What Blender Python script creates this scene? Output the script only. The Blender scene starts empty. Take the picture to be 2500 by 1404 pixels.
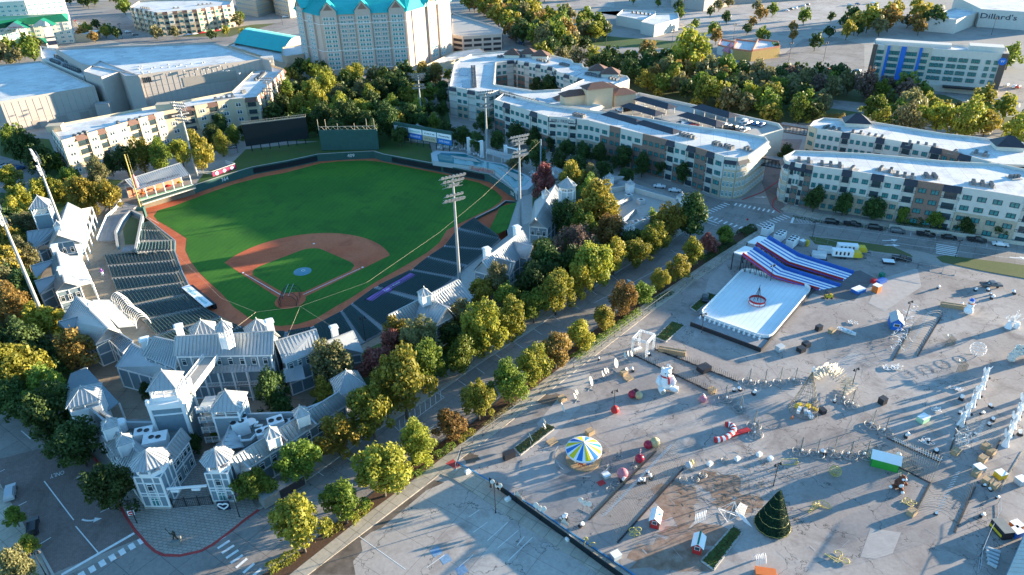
import bpy, math, random
import numpy as np
from mathutils import Vector, Matrix
from mathutils.geometry import tessellate_polygon

C = bpy.context.scene
R = math.radians
CAM_F, CAM_PITCH, CAM_ROLL, CAM_H = 1711.263, 0.5242750, -0.0220450, 105.6986
cp, sp = math.cos(CAM_PITCH), math.sin(CAM_PITCH)
FWD = Vector((0, cp, -sp)); RG = Vector((1, 0, 0)); UP = RG.cross(FWD)
CR = RG * math.cos(CAM_ROLL) + UP * math.sin(CAM_ROLL)
CU = -RG * math.sin(CAM_ROLL) + UP * math.cos(CAM_ROLL)
cam = bpy.data.cameras.new('camera'); cam_o = bpy.data.objects.new('camera', cam)
C.collection.objects.link(cam_o); C.camera = cam_o
cam.sensor_width = 36; cam.lens = CAM_F / 2500 * 36; cam.clip_start = 1; cam.clip_end = 20000
M = Matrix(((CR.x, CU.x, -FWD.x, 0), (CR.y, CU.y, -FWD.y, 0), (CR.z, CU.z, -FWD.z, CAM_H), (0, 0, 0, 1)))
cam_o.matrix_world = M
SUN_EL, SUN_AZ = R(7.2), R(70.5)
W = bpy.data.worlds.new('World'); C.world = W; W.use_nodes = True
nt = W.node_tree; nt.nodes.clear()
wo = nt.nodes.new('ShaderNodeOutputWorld'); bg = nt.nodes.new('ShaderNodeBackground'); sk = nt.nodes.new('ShaderNodeTexSky')
sk.sky_type = 'NISHITA'; sk.sun_disc = False; sk.sun_elevation = SUN_EL; sk.sun_rotation = SUN_AZ
sk.air_density = 1.0; sk.dust_density = 0.0; sk.ozone_density = 5.0
bg.inputs['Strength'].default_value = 0.135
hs_ = nt.nodes.new('ShaderNodeHueSaturation'); hs_.inputs['Saturation'].default_value = .9; hs_.inputs['Hue'].default_value = 0.485; nt.links.new(sk.outputs[0], hs_.inputs['Color']); nt.links.new(hs_.outputs[0], bg.inputs[0]); nt.links.new(bg.outputs[0], wo.inputs[0])
sun = bpy.data.lights.new('sun', 'SUN'); sun.energy = 5.0; sun.angle = R(0.5); sun.color = (1.0, 0.82, 0.58)
sun_o = bpy.data.objects.new('sun', sun); C.collection.objects.link(sun_o)
sd = Vector((math.sin(SUN_AZ) * math.cos(SUN_EL), math.cos(SUN_AZ) * math.cos(SUN_EL), math.sin(SUN_EL)))
sun_o.rotation_euler = sd.to_track_quat('Z', 'Y').to_euler(); sun_o.location = (0, 0, 300)
C.view_settings.view_transform = 'Standard'; C.view_settings.look = 'None'
C.view_settings.gamma = 1; C.view_settings.exposure = 2.3
C.render.engine = 'CYCLES'
C.cycles.max_bounces = 5; C.cycles.diffuse_bounces = 2; C.cycles.glossy_bounces = 2
C.cycles.transparent_max_bounces = 6; C.cycles.transmission_bounces = 2

# ------------------------------------------------------------------ survey helper: a spot of the photograph to its real place at height z
def G(x, y, z=0.0):
 d = FWD + CR * ((x - 1250) / CAM_F) - CU * ((y - 702) / CAM_F)
 t = (z - CAM_H) / d.z
 return Vector((d.x * t, d.y * t))
def mpp(x, y):           # metres per photo pixel at the ground there
 g = G(x, y); return (Vector((g.x, g.y, -CAM_H)).dot(FWD)) / CAM_F
def G3(x, y, z=0.0):
 g = G(x, y, z); return Vector((g.x, g.y, z))

MATS = {}
def mat(name, col, rough=0.8, var=0.12, scale=0.6, metal=0.0, bump=0.0, col2=None, obj_rand=0.0, detail=6.0, spec=0.3, transl=0.0):
 if name in MATS: return MATS[name]
 m = bpy.data.materials.new(name); m.use_nodes = True; n = m.node_tree; L = n.links
 b = n.nodes['Principled BSDF']; b.inputs['Roughness'].default_value = rough; b.inputs['Metallic'].default_value = metal
 b.inputs['Specular IOR Level'].default_value = spec
 tc = n.nodes.new('ShaderNodeTexCoord'); no = n.nodes.new('ShaderNodeTexNoise')
 no.inputs['Scale'].default_value = scale; no.inputs['Detail'].default_value = detail; no.inputs['Roughness'].default_value = 0.65
 L.new(tc.outputs['Object'], no.inputs['Vector'])
 rp = n.nodes.new('ShaderNodeValToRGB'); e = rp.color_ramp.elements
 c2 = col2 or tuple(min(1, c * (1 + var)) for c in col); c1 = tuple(c * (1 - var) for c in col)
 e[0].position = 0.3; e[0].color = (*c1, 1); e[1].position = 0.7; e[1].color = (*c2, 1)
 L.new(no.outputs[0], rp.inputs[0]); out = rp.outputs[0]
 if obj_rand:
  oi = n.nodes.new('ShaderNodeObjectInfo'); hs = n.nodes.new('ShaderNodeHueSaturation')
  mr = n.nodes.new('ShaderNodeMapRange'); mr.inputs[3].default_value = 1 - obj_rand; mr.inputs[4].default_value = 1 + obj_rand
  mh = n.nodes.new('ShaderNodeMapRange'); mh.inputs[3].default_value = 0.5 - obj_rand * 0.07; mh.inputs[4].default_value = 0.5 + obj_rand * 0.07
  L.new(oi.outputs['Random'], mr.inputs[0]); L.new(oi.outputs['Random'], mh.inputs[0])
  L.new(mr.outputs[0], hs.inputs['Value']); L.new(mh.outputs[0], hs.inputs['Hue']); L.new(out, hs.inputs['Color']); out = hs.outputs[0]
 L.new(out, b.inputs['Base Color'])
 if bump:
  bp = n.nodes.new('ShaderNodeBump'); bp.inputs['Strength'].default_value = bump; L.new(no.outputs[0], bp.inputs['Height']); L.new(bp.outputs[0], b.inputs['Normal'])
 if transl:
  tr = n.nodes.new('ShaderNodeBsdfTranslucent'); mx = n.nodes.new('ShaderNodeMixShader'); mx.inputs[0].default_value = transl
  L.new(out, tr.inputs[0]); L.new(b.outputs[0], mx.inputs[1]); L.new(tr.outputs[0], mx.inputs[2])
  L.new(mx.outputs[0], n.nodes['Material Output'].inputs[0])
 m.diffuse_color = (*col, 1); MATS[name] = m; return m

def ground_mat(name, base, stain, patch, joint=0.0, jrot=0.0, jsize=6.0, crack=0.0, rough=0.9, brick=None, big=0.02):
 """pavement: large patches, blotchy stains, saw-cut joints, cracks"""
 m = bpy.data.materials.new(name); m.use_nodes = True; n = m.node_tree; L = n.links; N = n.nodes.new
 b = n.nodes['Principled BSDF']; b.inputs['Roughness'].default_value = rough; b.inputs['Specular IOR Level'].default_value = 0.25
 tc = N('ShaderNodeTexCoord')
 def noise(s, det=8, rg=0.6, dist=0.0):
  k = N('ShaderNodeTexNoise'); k.inputs['Scale'].default_value = s; k.inputs['Detail'].default_value = det
  k.inputs['Roughness'].default_value = rg; k.inputs['Distortion'].default_value = dist; L.new(tc.outputs['Object'], k.inputs['Vector']); return k.outputs[0]
 def ramp(src, p0, p1):
  r = N('ShaderNodeMapRange'); r.inputs[1].default_value = p0; r.inputs[2].default_value = p1; L.new(src, r.inputs[0]); return r.outputs[0]
 def mix(f, a, c, mode='MIX'):
  x = N('ShaderNodeMix'); x.data_type = 'RGBA'; x.blend_type = mode
  if isinstance(f, float): x.inputs[0].default_value = f
  else: L.new(f, x.inputs[0])
  for s, v in ((x.inputs[6], a), (x.inputs[7], c)):
   if isinstance(v, tuple): s.default_value = (*v, 1)
   else: L.new(v, s)
  return x.outputs[2]
 c = mix(ramp(noise(big, 4), .42, .6), base, patch)
 c = mix(ramp(noise(0.11, 10, .7, .6), .5, .72), c, stain)
 fine = noise(1.3, 8, .75); c = mix(ramp(fine, .25, .8), c, (0.9, 0.9, 0.9), 'MULTIPLY') if False else c
 fm = N('ShaderNodeMapRange'); fm.inputs[1].default_value = .25; fm.inputs[2].default_value = .75; fm.inputs[3].default_value = .78; fm.inputs[4].default_value = 1.18
 L.new(fine, fm.inputs[0])
 hs = N('ShaderNodeHueSaturation'); L.new(c, hs.inputs['Color']); L.new(fm.outputs[0], hs.inputs['Value']); c = hs.outputs[0]
 mp = N('ShaderNodeMapping'); mp.inputs['Rotation'].default_value = (0, 0, jrot); L.new(tc.outputs['Object'], mp.inputs[0])
 if joint or brick:
  bt = N('ShaderNodeTexBrick'); bt.offset = 0.0 if not brick else 0.5
  w, h = (jsize, jsize) if not brick else brick
  bt.inputs['Scale'].default_value = 1.0; bt.inputs['Brick Width'].default_value = w; bt.inputs['Row Height'].default_value = h
  bt.inputs['Mortar Size'].default_value = joint; bt.inputs['Mortar Smooth'].default_value = 0.3
  bt.inputs['Color1'].default_value = (1, 1, 1, 1); bt.inputs['Color2'].default_value = (.86, .86, .86, 1); bt.inputs['Mortar'].default_value = (.5, .5, .5, 1)
  L.new(mp.outputs[0], bt.inputs['Vector']); c = mix(1.0, c, bt.outputs[0], 'MULTIPLY')
 if crack:
  vo = N('ShaderNodeTexVoronoi'); vo.feature = 'DISTANCE_TO_EDGE'; vo.inputs['Scale'].default_value = 0.07
  dn = N('ShaderNodeTexNoise'); dn.inputs['Scale'].default_value = 0.5; dn.inputs['Detail'].default_value = 5; L.new(tc.outputs['Object'], dn.inputs['Vector'])
  ad = N('ShaderNodeVectorMath'); ad.operation = 'MULTIPLY_ADD'; ad.inputs[1].default_value = (5, 5, 5)
  L.new(dn.outputs[1], ad.inputs[0]); L.new(tc.outputs['Object'], ad.inputs[2]); L.new(ad.outputs[0], vo.inputs['Vector'])
  c = mix(ramp(vo.outputs[0], crack, 0.0), c, (0.03, 0.03, 0.03))
 L.new(c, b.inputs['Base Color'])
 MATS[name] = m; return m

class MB:
 def __init__(s): s.v = []; s.f = []; s.m = []
 def face(s, pts, mi=0):
  i = len(s.v); s.v += [tuple(p) for p in pts]; s.f.append(tuple(range(i, i + len(pts)))); s.m.append(mi); return s
 def prism(s, poly, z0, z1, mi=0, top=None, bottom=True):
  a = sum(poly[i][0] * poly[(i + 1) % len(poly)][1] - poly[(i + 1) % len(poly)][0] * poly[i][1] for i in range(len(poly)))
  if a < 0: poly = poly[::-1]
  n = len(poly); i = len(s.v)
  s.v += [(p[0], p[1], z0) for p in poly] + [(p[0], p[1], z1) for p in poly]
  for k in range(n):
   j = (k + 1) % n; s.f.append((i + k, i + j, i + n + j, i + n + k)); s.m.append(mi)
  tm = mi if top is None else top
  if n <= 4 or convex(poly):
   s.f.append(tuple(i + n + k for k in range(n))); s.m.append(tm)
   if bottom: s.f.append(tuple(i + k for k in range(n - 1, -1, -1))); s.m.append(mi)
  else:
   for t in tri(poly): s.f.append(tuple(i + n + k for k in t)); s.m.append(tm)
  return s
 def box(s, cx, cy, z0, z1, sx, sy, rot=0.0, mi=0, top=None):
  c, d = math.cos(rot), math.sin(rot); q = []
  for a, b in ((-1, -1), (1, -1), (1, 1), (-1, 1)):
   x, y = a * sx / 2, b * sy / 2; q.append((cx + x * c - y * d, cy + x * d + y * c))
  return s.prism(q, z0, z1, mi, top)
 def beam(s, p, q, w, h=None, mi=0):       # box along a segment in 3-D
  p, q = Vector(p), Vector(q); h = h or w; d = (q - p)
  if d.length < 1e-6: return s
  d.normalize(); u = d.cross(Vector((0, 0, 1)))
  if u.length < 1e-3: u = Vector((1, 0, 0))
  u.normalize(); t = u.cross(d); i = len(s.v)
  for b in (p, q):
   for a, c in ((-1, -1), (1, -1), (1, 1), (-1, 1)): s.v.append(tuple(b + u * a * w / 2 + t * c * h / 2))
  for k in range(4): j = (k + 1) % 4; s.f.append((i + k, i + j, i + 4 + j, i + 4 + k)); s.m.append(mi)
  s.f += [(i + 3, i + 2, i + 1, i), (i + 4, i + 5, i + 6, i + 7)]; s.m += [mi, mi]; return s
 def tube(s, pts, rad, n=8, mi=0, caps=True, stripes=None):
  pts = [Vector(p) for p in pts]; i = len(s.v); K = len(pts); prev = None
  for k, p in enumerate(pts):
   d = (pts[min(k + 1, K - 1)] - pts[max(k - 1, 0)]).normalized()
   if prev is None:
    u = d.cross(Vector((0, 0, 1)))
    if u.length < 1e-3: u = Vector((1, 0, 0))
   else: u = prev - d * prev.dot(d)
   u.normalize(); prev = u; w = d.cross(u); r = rad[k] if isinstance(rad, (list, tuple)) else rad
   for a in range(n):
    t = 2 * math.pi * a / n; s.v.append(tuple(p + u * r * math.cos(t) + w * r * math.sin(t)))
  for k in range(K - 1):
   for a in range(n):
    b = (a + 1) % n; s.f.append((i + k * n + a, i + (k + 1) * n + a, i + (k + 1) * n + b, i + k * n + b))
    s.m.append(mi if stripes is None else stripes[k % len(stripes)])
  if caps: s.f += [tuple(i + a for a in range(n)), tuple(i + (K - 1) * n + a for a in range(n - 1, -1, -1))]; s.m += [mi, mi]
  return s
 def lathe(s, c, prof, n=16, mi=0, mfun=None, ph=0.0):
  i = len(s.v); K = len(prof)
  for r, z in prof:
   for a in range(n):
    t = 2 * math.pi * a / n + ph; s.v.append((c[0] + r * math.cos(t), c[1] + r * math.sin(t), c[2] + z))
  for k in range(K - 1):
   for a in range(n):
    b = (a + 1) % n; s.f.append((i + k * n + a, i + k * n + b, i + (k + 1) * n + b, i + (k + 1) * n + a)); s.m.append(mfun(k, a) if mfun else mi)
  if prof[-1][0] > 1e-3: s.f.append(tuple(i + (K - 1) * n + a for a in range(n))); s.m.append(mi)
  return s
 def blob(s, c, r, n=10, k=7, mi=0, sq=(1, 1, 1), noise=0.0, seed=0):
  rr = random.Random(seed); i = len(s.v)
  for a in range(k + 1):
   ph = math.pi * a / k
   for b in range(n):
    t = 2 * math.pi * b / n; q = r * (1 + noise * (rr.random() - .5))
    s.v.append((c[0] + q * sq[0] * math.sin(ph) * math.cos(t), c[1] + q * sq[1] * math.sin(ph) * math.sin(t), c[2] + q * sq[2] * math.cos(ph)))
  for a in range(k):
   for b in range(n):
    e = (b + 1) % n; s.f.append((i + a * n + b, i + (a + 1) * n + b, i + (a + 1) * n + e, i + a * n + e)); s.m.append(mi)
  return s
 def hoop(s, c, r, ax, w=0.04, n=14, a0=0, a1=math.pi, mi=0, h=None):   # arch in the vertical plane through horizontal axis ax
  pts = []
  for k in range(n + 1):
   t = a0 + (a1 - a0) * k / n; pts.append((c[0] + ax[0] * r * math.cos(t), c[1] + ax[1] * r * math.cos(t), c[2] + (h or r) * math.sin(t)))
  return s.tube(pts, w, 4, mi, False)
 def ring(s, c, r, w=0.05, n=18, mi=0):
  return s.tube([(c[0] + r * math.cos(2 * math.pi * k / n), c[1] + r * math.sin(2 * math.pi * k / n), c[2]) for k in range(n + 1)], w, 4, mi, False)
 def build(s, name, mats, parent=None, smooth=False):
  if not isinstance(mats, (list, tuple)): mats = [mats]
  me = bpy.data.meshes.new(name); off = OFF.get(parent.name, (0, 0, 0)) if parent else (0, 0, 0)
  v = [(a - off[0], b - off[1], c - off[2]) for a, b, c in s.v] if parent and any(off) else s.v
  me.from_pydata(v, [], s.f)
  for k in mats: me.materials.append(MATS[k] if isinstance(k, str) else k)
  if len(mats) > 1: me.polygons.foreach_set('material_index', s.m)
  if smooth: me.polygons.foreach_set('use_smooth', [True] * len(me.polygons))
  me.update()
  o = bpy.data.objects.new(name, me); C.collection.objects.link(o)
  if parent: o.parent = parent; OFF[o.name] = off
  return o
OFF = {}
def convex(p):
 n = len(p); sg = 0
 for i in range(n):
  a, b, c = p[i], p[(i + 1) % n], p[(i + 2) % n]; cr = (b[0] - a[0]) * (c[1] - b[1]) - (b[1] - a[1]) * (c[0] - b[0])
  if abs(cr) > 1e-9:
   if sg and (cr > 0) != (sg > 0): return False
   sg = cr
 return True
def tri(poly, holes=()):
 return tessellate_polygon([[Vector((p[0], p[1], 0)) for p in q] for q in (poly, *holes)])

USED = {}
def tag(o, label=None, cat=None, group=None, kind=None):
 if label:
  o['label'] = label
  if kind is None:
   if label in USED and not group: print('DUPLABEL', label)
   USED[label] = 1
 if cat: o['category'] = cat
 if group: o['group'] = group
 if kind: o['kind'] = kind
 return o
def thing(name, label, cat, loc=(0, 0, 0), group=None):    # empty at the thing's base; its parts are given in world metres
 o = bpy.data.objects.new(name, None); C.collection.objects.link(o); o.location = (loc[0], loc[1], loc[2] if len(loc) > 2 else 0)
 o.empty_display_size = 0.5; OFF[o.name] = tuple(o.location); return tag(o, label, cat, group)
def proto(name, cat, group=None):                           # a thing modelled round the origin, later moved and copied
 o = bpy.data.objects.new(name, None); C.collection.objects.link(o); OFF[o.name] = (0, 0, 0); o['category'] = cat
 if group: o['group'] = group
 o['_fresh'] = 1; return o
KIDS = {}
def kids(o):
 if o.name not in KIDS: KIDS[o.name] = [c for c in bpy.data.objects if c.parent == o]
 return KIDS[o.name]
def place(root, loc, rot=0.0, label=None, scale=1.0, group=None):
 if root.get('_fresh'):
  del root['_fresh']; r = root; kids(root)
  for c in kids(root): kids(c)
 else:
  r = root.copy(); C.collection.objects.link(r)
  for c in kids(root):
   d = c.copy(); C.collection.objects.link(d); d.parent = r
   for e in kids(c): f = e.copy(); C.collection.objects.link(f); f.parent = d
 r.location = (loc[0], loc[1], loc[2] if len(loc) > 2 else 0); r.rotation_euler = (0, 0, rot)
 r.scale = scale if isinstance(scale, tuple) else (scale,) * 3
 return tag(r, label, None, group)
def inst(mesh_obj, parent, loc, rot=0.0, scale=(1, 1, 1), name=None):   # part copy sharing mesh data; loc in world
 o = bpy.data.objects.new(name or mesh_obj.name.split('.')[0], mesh_obj.data if hasattr(mesh_obj, 'data') else mesh_obj)
 C.collection.objects.link(o); o.parent = parent; off = OFF.get(parent.name, (0, 0, 0))
 o.location = (loc[0] - off[0], loc[1] - off[1], loc[2] - off[2]); o.rotation_euler = (0, 0, rot); o.scale = scale; OFF[o.name] = off; return o
def mesh_only(mb, name, mats):
 o = mb.build(name, mats); me = o.data; bpy.data.objects.remove(o); return me
def sheet(name, pts, z, mname, label=None, px=True, holes=(), thick=0.0, kind='structure'):
 P = [G(*p) for p in pts] if px else [Vector(p) for p in pts]; mb = MB()
 if thick: mb.prism([(p.x, p.y) for p in P], z - thick, z, 0, bottom=False)
 else:
  al = list(P)
  for h in holes: al += h
  mb.v = [(p[0], p[1], z) for p in al]
  for t in tri(P, holes):
   a, b, c = (Vector((al[k][0], al[k][1])) for k in t)
   if (b - a).cross(c - a) < 0: t = t[::-1]
   mb.f.append(tuple(t)); mb.m.append(0)
 o = mb.build(name, mname); return tag(o, label, kind=kind)
def line_strip(mb, pts, w, z, closed=False, mi=0):
 n = len(pts)
 for k in range(n if closed else n - 1):
  a, b = Vector(pts[k][:2]), Vector(pts[(k + 1) % n][:2]); d = b - a
  if d.length < 1e-6: continue
  d.normalize(); q = Vector((-d.y, d.x)) * w / 2
  mb.face([(*(a - q), z), (*(b - q), z), (*(b + q), z), (*(a + q), z)], mi)
def wall_strip(mb, pts, w, z0, z1, mi=0, top=None, closed=False):
 n = len(pts)
 for k in range(n if closed else n - 1):
  a, b = Vector(pts[k][:2]), Vector(pts[(k + 1) % n][:2]); d = b - a
  if d.length < 1e-3: continue
  L = d.length; m = (a + b) / 2; mb.box(m.x, m.y, z0, z1, L, w, math.atan2(d.y, d.x), mi, top)
def text_part(txt, size, mname, parent, origin, xdir, updir, name='lettering', depth=0.03, shear=0.0, width=None, label=None):
 cu = bpy.data.curves.new(name, 'FONT'); cu.body = txt; cu.size = size; cu.align_x = 'CENTER'; cu.align_y = 'CENTER'; cu.extrude = depth; cu.shear = shear
 cu.resolution_u = 2; t = bpy.data.objects.new('tmp', cu); C.collection.objects.link(t)
 dg = bpy.context.evaluated_depsgraph_get(); me = bpy.data.meshes.new_from_object(t.evaluated_get(dg)); bpy.data.objects.remove(t)
 me.materials.clear(); me.materials.append(MATS[mname])
 x = Vector(xdir).normalized(); u = Vector(updir).normalized(); nrm = x.cross(u)
 s = 1.0
 if width:
  xs = [v.co.x for v in me.vertices]; s = width / (max(xs) - min(xs))
 off = OFF.get(parent.name, (0, 0, 0)) if parent else (0, 0, 0)
 o = bpy.data.objects.new(name, me); C.collection.objects.link(o)
 for v in me.vertices:
  p = Vector(origin) + x * v.co.x * s + u * v.co.y + nrm * v.co.z; v.co = (p.x - off[0], p.y - off[1], p.z - off[2])
 if parent: o.parent = parent; OFF[o.name] = off
 if label: o['label'] = label
 return o
ORD = ['first', 'second', 'third', 'fourth', 'fifth', 'sixth', 'seventh', 'eighth', 'ninth', 'tenth', 'eleventh', 'twelfth', 'thirteenth', 'fourteenth', 'fifteenth',
       'sixteenth', 'seventeenth', 'eighteenth', 'nineteenth', 'twentieth']
def ordn(i): return ORD[i] if i < 20 else '%d%s' % (i + 1, {1: 'st', 2: 'nd', 3: 'rd'}.get((i + 1) % 10, 'th') if (i + 1) % 100 not in (11, 12, 13) else 'th')
def leftth(i, n): return 'leftmost' if i == 0 else ('rightmost' if i == n - 1 else ordn(i) + ' from the left')

mat('white_paint', (.78, .77, .74), .55, .06); mat('trim_white', (.8, .8, .79), .5, .05); mat('black_metal', (.03, .03, .035), .45, .2)
mat('galv', (.42, .43, .44), .4, .1, metal=.5); mat('dark_glass', (.035, .06, .07), .12, .3, 3., spec=.8); mat('teal_glass', (.05, .24, .24), .15, .35, .8, spec=.8)
mat('siding', (.20, .27, .31), .7, .08, 1.5); mat('siding_light', (.40, .44, .46), .7, .06, 1.5)
mat('seam_roof', (.37, .39, .40), .45, .08, .5, metal=.25, spec=.5); mat('tile_roof', (.13, .075, .06), .8, .25, 2.)
mat('cream', (.50, .41, .29), .85, .06, .8); mat('cream_light', (.66, .61, .52), .85, .06, .8); mat('stucco_white', (.56, .535, .48), .85, .06, .8)
mat('brick_brown', (.24, .155, .12), .9, .2, 2.5); mat('stone_tan', (.42, .35, .26), .9, .2, 1.6); mat('dark_metal_roof', (.04, .04, .05), .5, .2)
mat('panel_grey', (.40, .355, .32), .85, .05, .3); mat('kerb_red', (.38, .05, .05), .8, .15); mat('kerb_grey', (.42, .40, .37), .9, .12)
mat('paint_line', (.70, .70, .68), .8, .15, 2.); mat('red', (.50, .03, .03), .5, .1); mat('green', (.04, .36, .05), .5, .1); mat('blue', (.03, .15, .50), .5, .12)
mat('yellow', (.65, .45, .03), .5, .1); mat('orange', (.6, .16, .04), .5, .1); mat('wood', (.38, .27, .16), .8, .25, 3.); mat('rust_wire', (.20, .17, .12), .7, .2)
mat('wire_grey', (.30, .31, .31), .6, .15); mat('gold_wire', (.50, .40, .12), .5, .2); mat('white_wire', (.75, .75, .74), .6, .06)
mat('teal_roof', (.02, .42, .40), .45, .08, .3, spec=.5); mat('green_roof', (.01, .16, .10), .5, .1); mat('ac_unit', (.50, .50, .49), .6, .1, 2.); mat('condenser', (.13, .14, .15), .6, .2, 2.)
mat('navy', (.01, .02, .05), .6, .2); mat('purple', (.30, .12, .42), .6, .1); mat('seat_green', (.012, .045, .045), .6, .2, 2.); mat('concrete', (.38, .36, .33), .9, .12, 1.)
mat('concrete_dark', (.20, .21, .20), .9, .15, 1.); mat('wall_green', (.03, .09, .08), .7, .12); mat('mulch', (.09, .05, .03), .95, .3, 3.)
mat('blue_wrap', (.03, .12, .42), .5, .15); mat('skin', (.5, .32, .24), .6, .05); mat('bronze', (.07, .06, .045), .45, .3, 4., metal=.6)
# ================================================================== GROUND, STREETS
rnd = random.Random(7)
ground_mat('roof_white', (.62, .62, .61), (.40, .41, .42), (.72, .72, .70), joint=.06, jrot=.25, jsize=5, big=.05)
ground_mat('lot_asphalt', (.29, .255, .235), (.17, .145, .135), (.37, .335, .31), crack=.006, rough=.92, big=.035)
ground_mat('lot_concrete', (.40, .355, .32), (.24, .20, .18), (.47, .43, .39), joint=.05, jrot=.6, jsize=9, crack=.006)
ground_mat('street_concrete', (.26, .235, .215), (.17, .15, .135), (.31, .285, .26), joint=.06, jrot=.62, jsize=5.5, crack=.003)
ground_mat('street_brick', (.22, .17, .15), (.14, .11, .095), (.27, .21, .19), brick=(.5, .25), joint=.02, jrot=.3)
ground_mat('pavers', (.36, .32, .28), (.27, .23, .20), (.40, .37, .33), brick=(1.0, .6), joint=.06, jrot=.2)
ground_mat('far_ground', (.30, .275, .25), (.21, .19, .17), (.36, .33, .29), big=.006)
ground_mat('walk', (.42, .37, .30), (.30, .26, .21), (.47, .42, .35), joint=.07, jrot=.62, jsize=3)
ground_mat('dirt', (.52, .12, .05), (.36, .08, .04), (.55, .155, .07), big=.05)
ground_mat('concourse_floor', (.30, .24, .18), (.20, .16, .12), (.34, .28, .22), joint=.06, jrot=.1, jsize=6)
ground_mat('deck_wood', (.34, .33, .33), (.25, .24, .24), (.40, .39, .39), brick=(8, .35), joint=.04, jrot=1.2)
def grass_mat(name, a, b, c, stripes=0.0):
 ground_mat(name, a, b, c, big=.03)
 if stripes:
  n = MATS[name].node_tree; L = n.links; bs = n.nodes['Principled BSDF']; src = bs.inputs['Base Color'].links[0].from_socket
  tc = n.nodes.new('ShaderNodeTexCoord'); mp = n.nodes.new('ShaderNodeMapping'); mp.inputs['Rotation'].default_value = (0, 0, .25)
  w = n.nodes.new('ShaderNodeTexWave'); w.inputs['Scale'].default_value = .16; w.inputs['Distortion'].default_value = 1.5
  w.inputs['Detail'].default_value = 2; w.inputs['Detail Scale'].default_value = .3
  L.new(tc.outputs['Object'], mp.inputs[0]); L.new(mp.outputs[0], w.inputs[0])
  mr = n.nodes.new('ShaderNodeMapRange'); mr.inputs[3].default_value = 1 - stripes; mr.inputs[4].default_value = 1 + stripes; L.new(w.outputs[1], mr.inputs[0])
  hs = n.nodes.new('ShaderNodeHueSaturation'); L.new(src, hs.inputs['Color']); L.new(mr.outputs[0], hs.inputs['Value']); L.new(hs.outputs[0], bs.inputs['Base Color'])
grass_mat('field_grass', (.034, .135, .012), (.022, .09, .012), (.05, .165, .014), .05)
grass_mat('lawn', (.075, .12, .03), (.10, .09, .04), (.05, .10, .025))
grass_mat('verge', (.12, .125, .05), (.14, .11, .06), (.08, .11, .035))

HOLE = [(340, 494), (473, 457), (480, 452.6), (545, 431), (617, 410), (700, 395), (777, 378.5), (850, 374), (913, 371), (936, 378.5), (1080, 405), (1195, 428), (1230, 450), (1258, 470), (1262, 492),
  (1232, 530), (1240, 575), (1192, 612), (1138, 652), (1110, 680), (1030, 735), (936, 811), (885, 840), (790, 868), (690, 880), (560, 880), (455, 860), (384, 820),
  (350, 783), (313, 750), (285, 713), (273, 681), (263, 650), (252, 623), (333, 617), (343, 590), (347, 563), (350, 540), (352, 530)]
HW = [G(*q) for q in HOLE]
S = 5000
sheet('ground', [(-S, -200), (S, -200), (S, S), (-S, S)], 0, 'far_ground', px=False, holes=[HW[::-1]])
FZ = -3.0
sheet('field_floor', [(p.x, p.y) for p in HW], FZ, 'dirt', px=False)
X0, Y0, TH = -67.3177, 182.9175, -.04976
def F(a, b, z=FZ): return Vector((X0 + a * math.sin(TH) + b * math.cos(TH), Y0 + a * math.cos(TH) - b * math.sin(TH), z))
grass_px = [(376, 527), (385, 514), (427, 502), (499, 475), (570, 450), (640, 432), (700, 421), (782, 399), (828, 394), (890, 391.5), (928, 395), (970, 403), (1084, 426), (1170, 446), (1207, 464),
   (1226, 482), (1222, 493), (1198, 509), (1121, 546), (1090, 563), (1073, 592), (1044, 616), (999, 643), (913, 691), (856, 728), (822, 747), (771, 778), (725, 792), (685, 796),
   (650, 793), (610, 778), (570, 749), (541, 717), (512, 690), (484, 663), (466, 638), (453, 611), (456, 582), (420, 559), (385, 539)]
gp = [G(x, y, FZ) for x, y in grass_px]
sheet('outfield_grass', gp, FZ + .02, 'field_grass', px=False)
arc = []
for k in range(33):
 t = R(-77 + 154 * k / 32); arc.append((18.44 + 29 * math.cos(t), 29 * math.sin(t)))
dirt = [(-1.2, .9), ] ; base = 20.0
poly = [(-.2, -2.0)] + [(x, y) for x, y in arc if abs(y) < x + 3.2] + [(-.2, 2.0)]
sheet('infield_dirt', [F(*q, 0) for q in poly], FZ + .04, 'dirt', px=False)
dia = [(5.0, -3.2), (16.0, -14.2), (17.6, -15.8)]
for k in range(5):
 t = R(-135 + 90 * k / 4); dia.append((19.4 - 0 + 3.8 * math.cos(t) * 0 + [0, 1.2, 2.0, 3.0, 4.2][k] , -19.4 + [3.3, 3.0, 3.1, 3.6, 4.4][k]))
dia += [(34.0, -3.6), (35.0, -2.0), (35.3, 0), (35.0, 2.0), (34.0, 3.6)] + [(a, -b) for a, b in dia[::-1]]
sheet('infield_grass', [F(*q, 0) for q in dia], FZ + .06, 'field_grass', px=False)
sheet('home_plate_circle', [F(4.6 * math.cos(R(20 * k)) * 1.05, 4.6 * math.sin(R(20 * k)), 0) for k in range(18)], FZ + .08, 'dirt', px=False)
mb = MB(); mb.lathe(tuple(F(18.44, 0)), [(2.9, 0.06), (2.7, .16), (1.2, .3), (0, .32)], 28)
o = thing('pitchers_mound', 'round pitcher\'s mound under a pale blue tarp in the middle of the infield', 'pitcher\'s mound', F(18.44, 0))
mat('tarp', (.10, .24, .30), .5, .15, 1.)
mb.build('tarp_cover', 'tarp', o, True)
mb = MB(); c = F(18.6, 0.3); mb.ring((c.x, c.y, FZ + .36), .55, .09); mb.build('weight_ring', 'white_paint', o)
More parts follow.
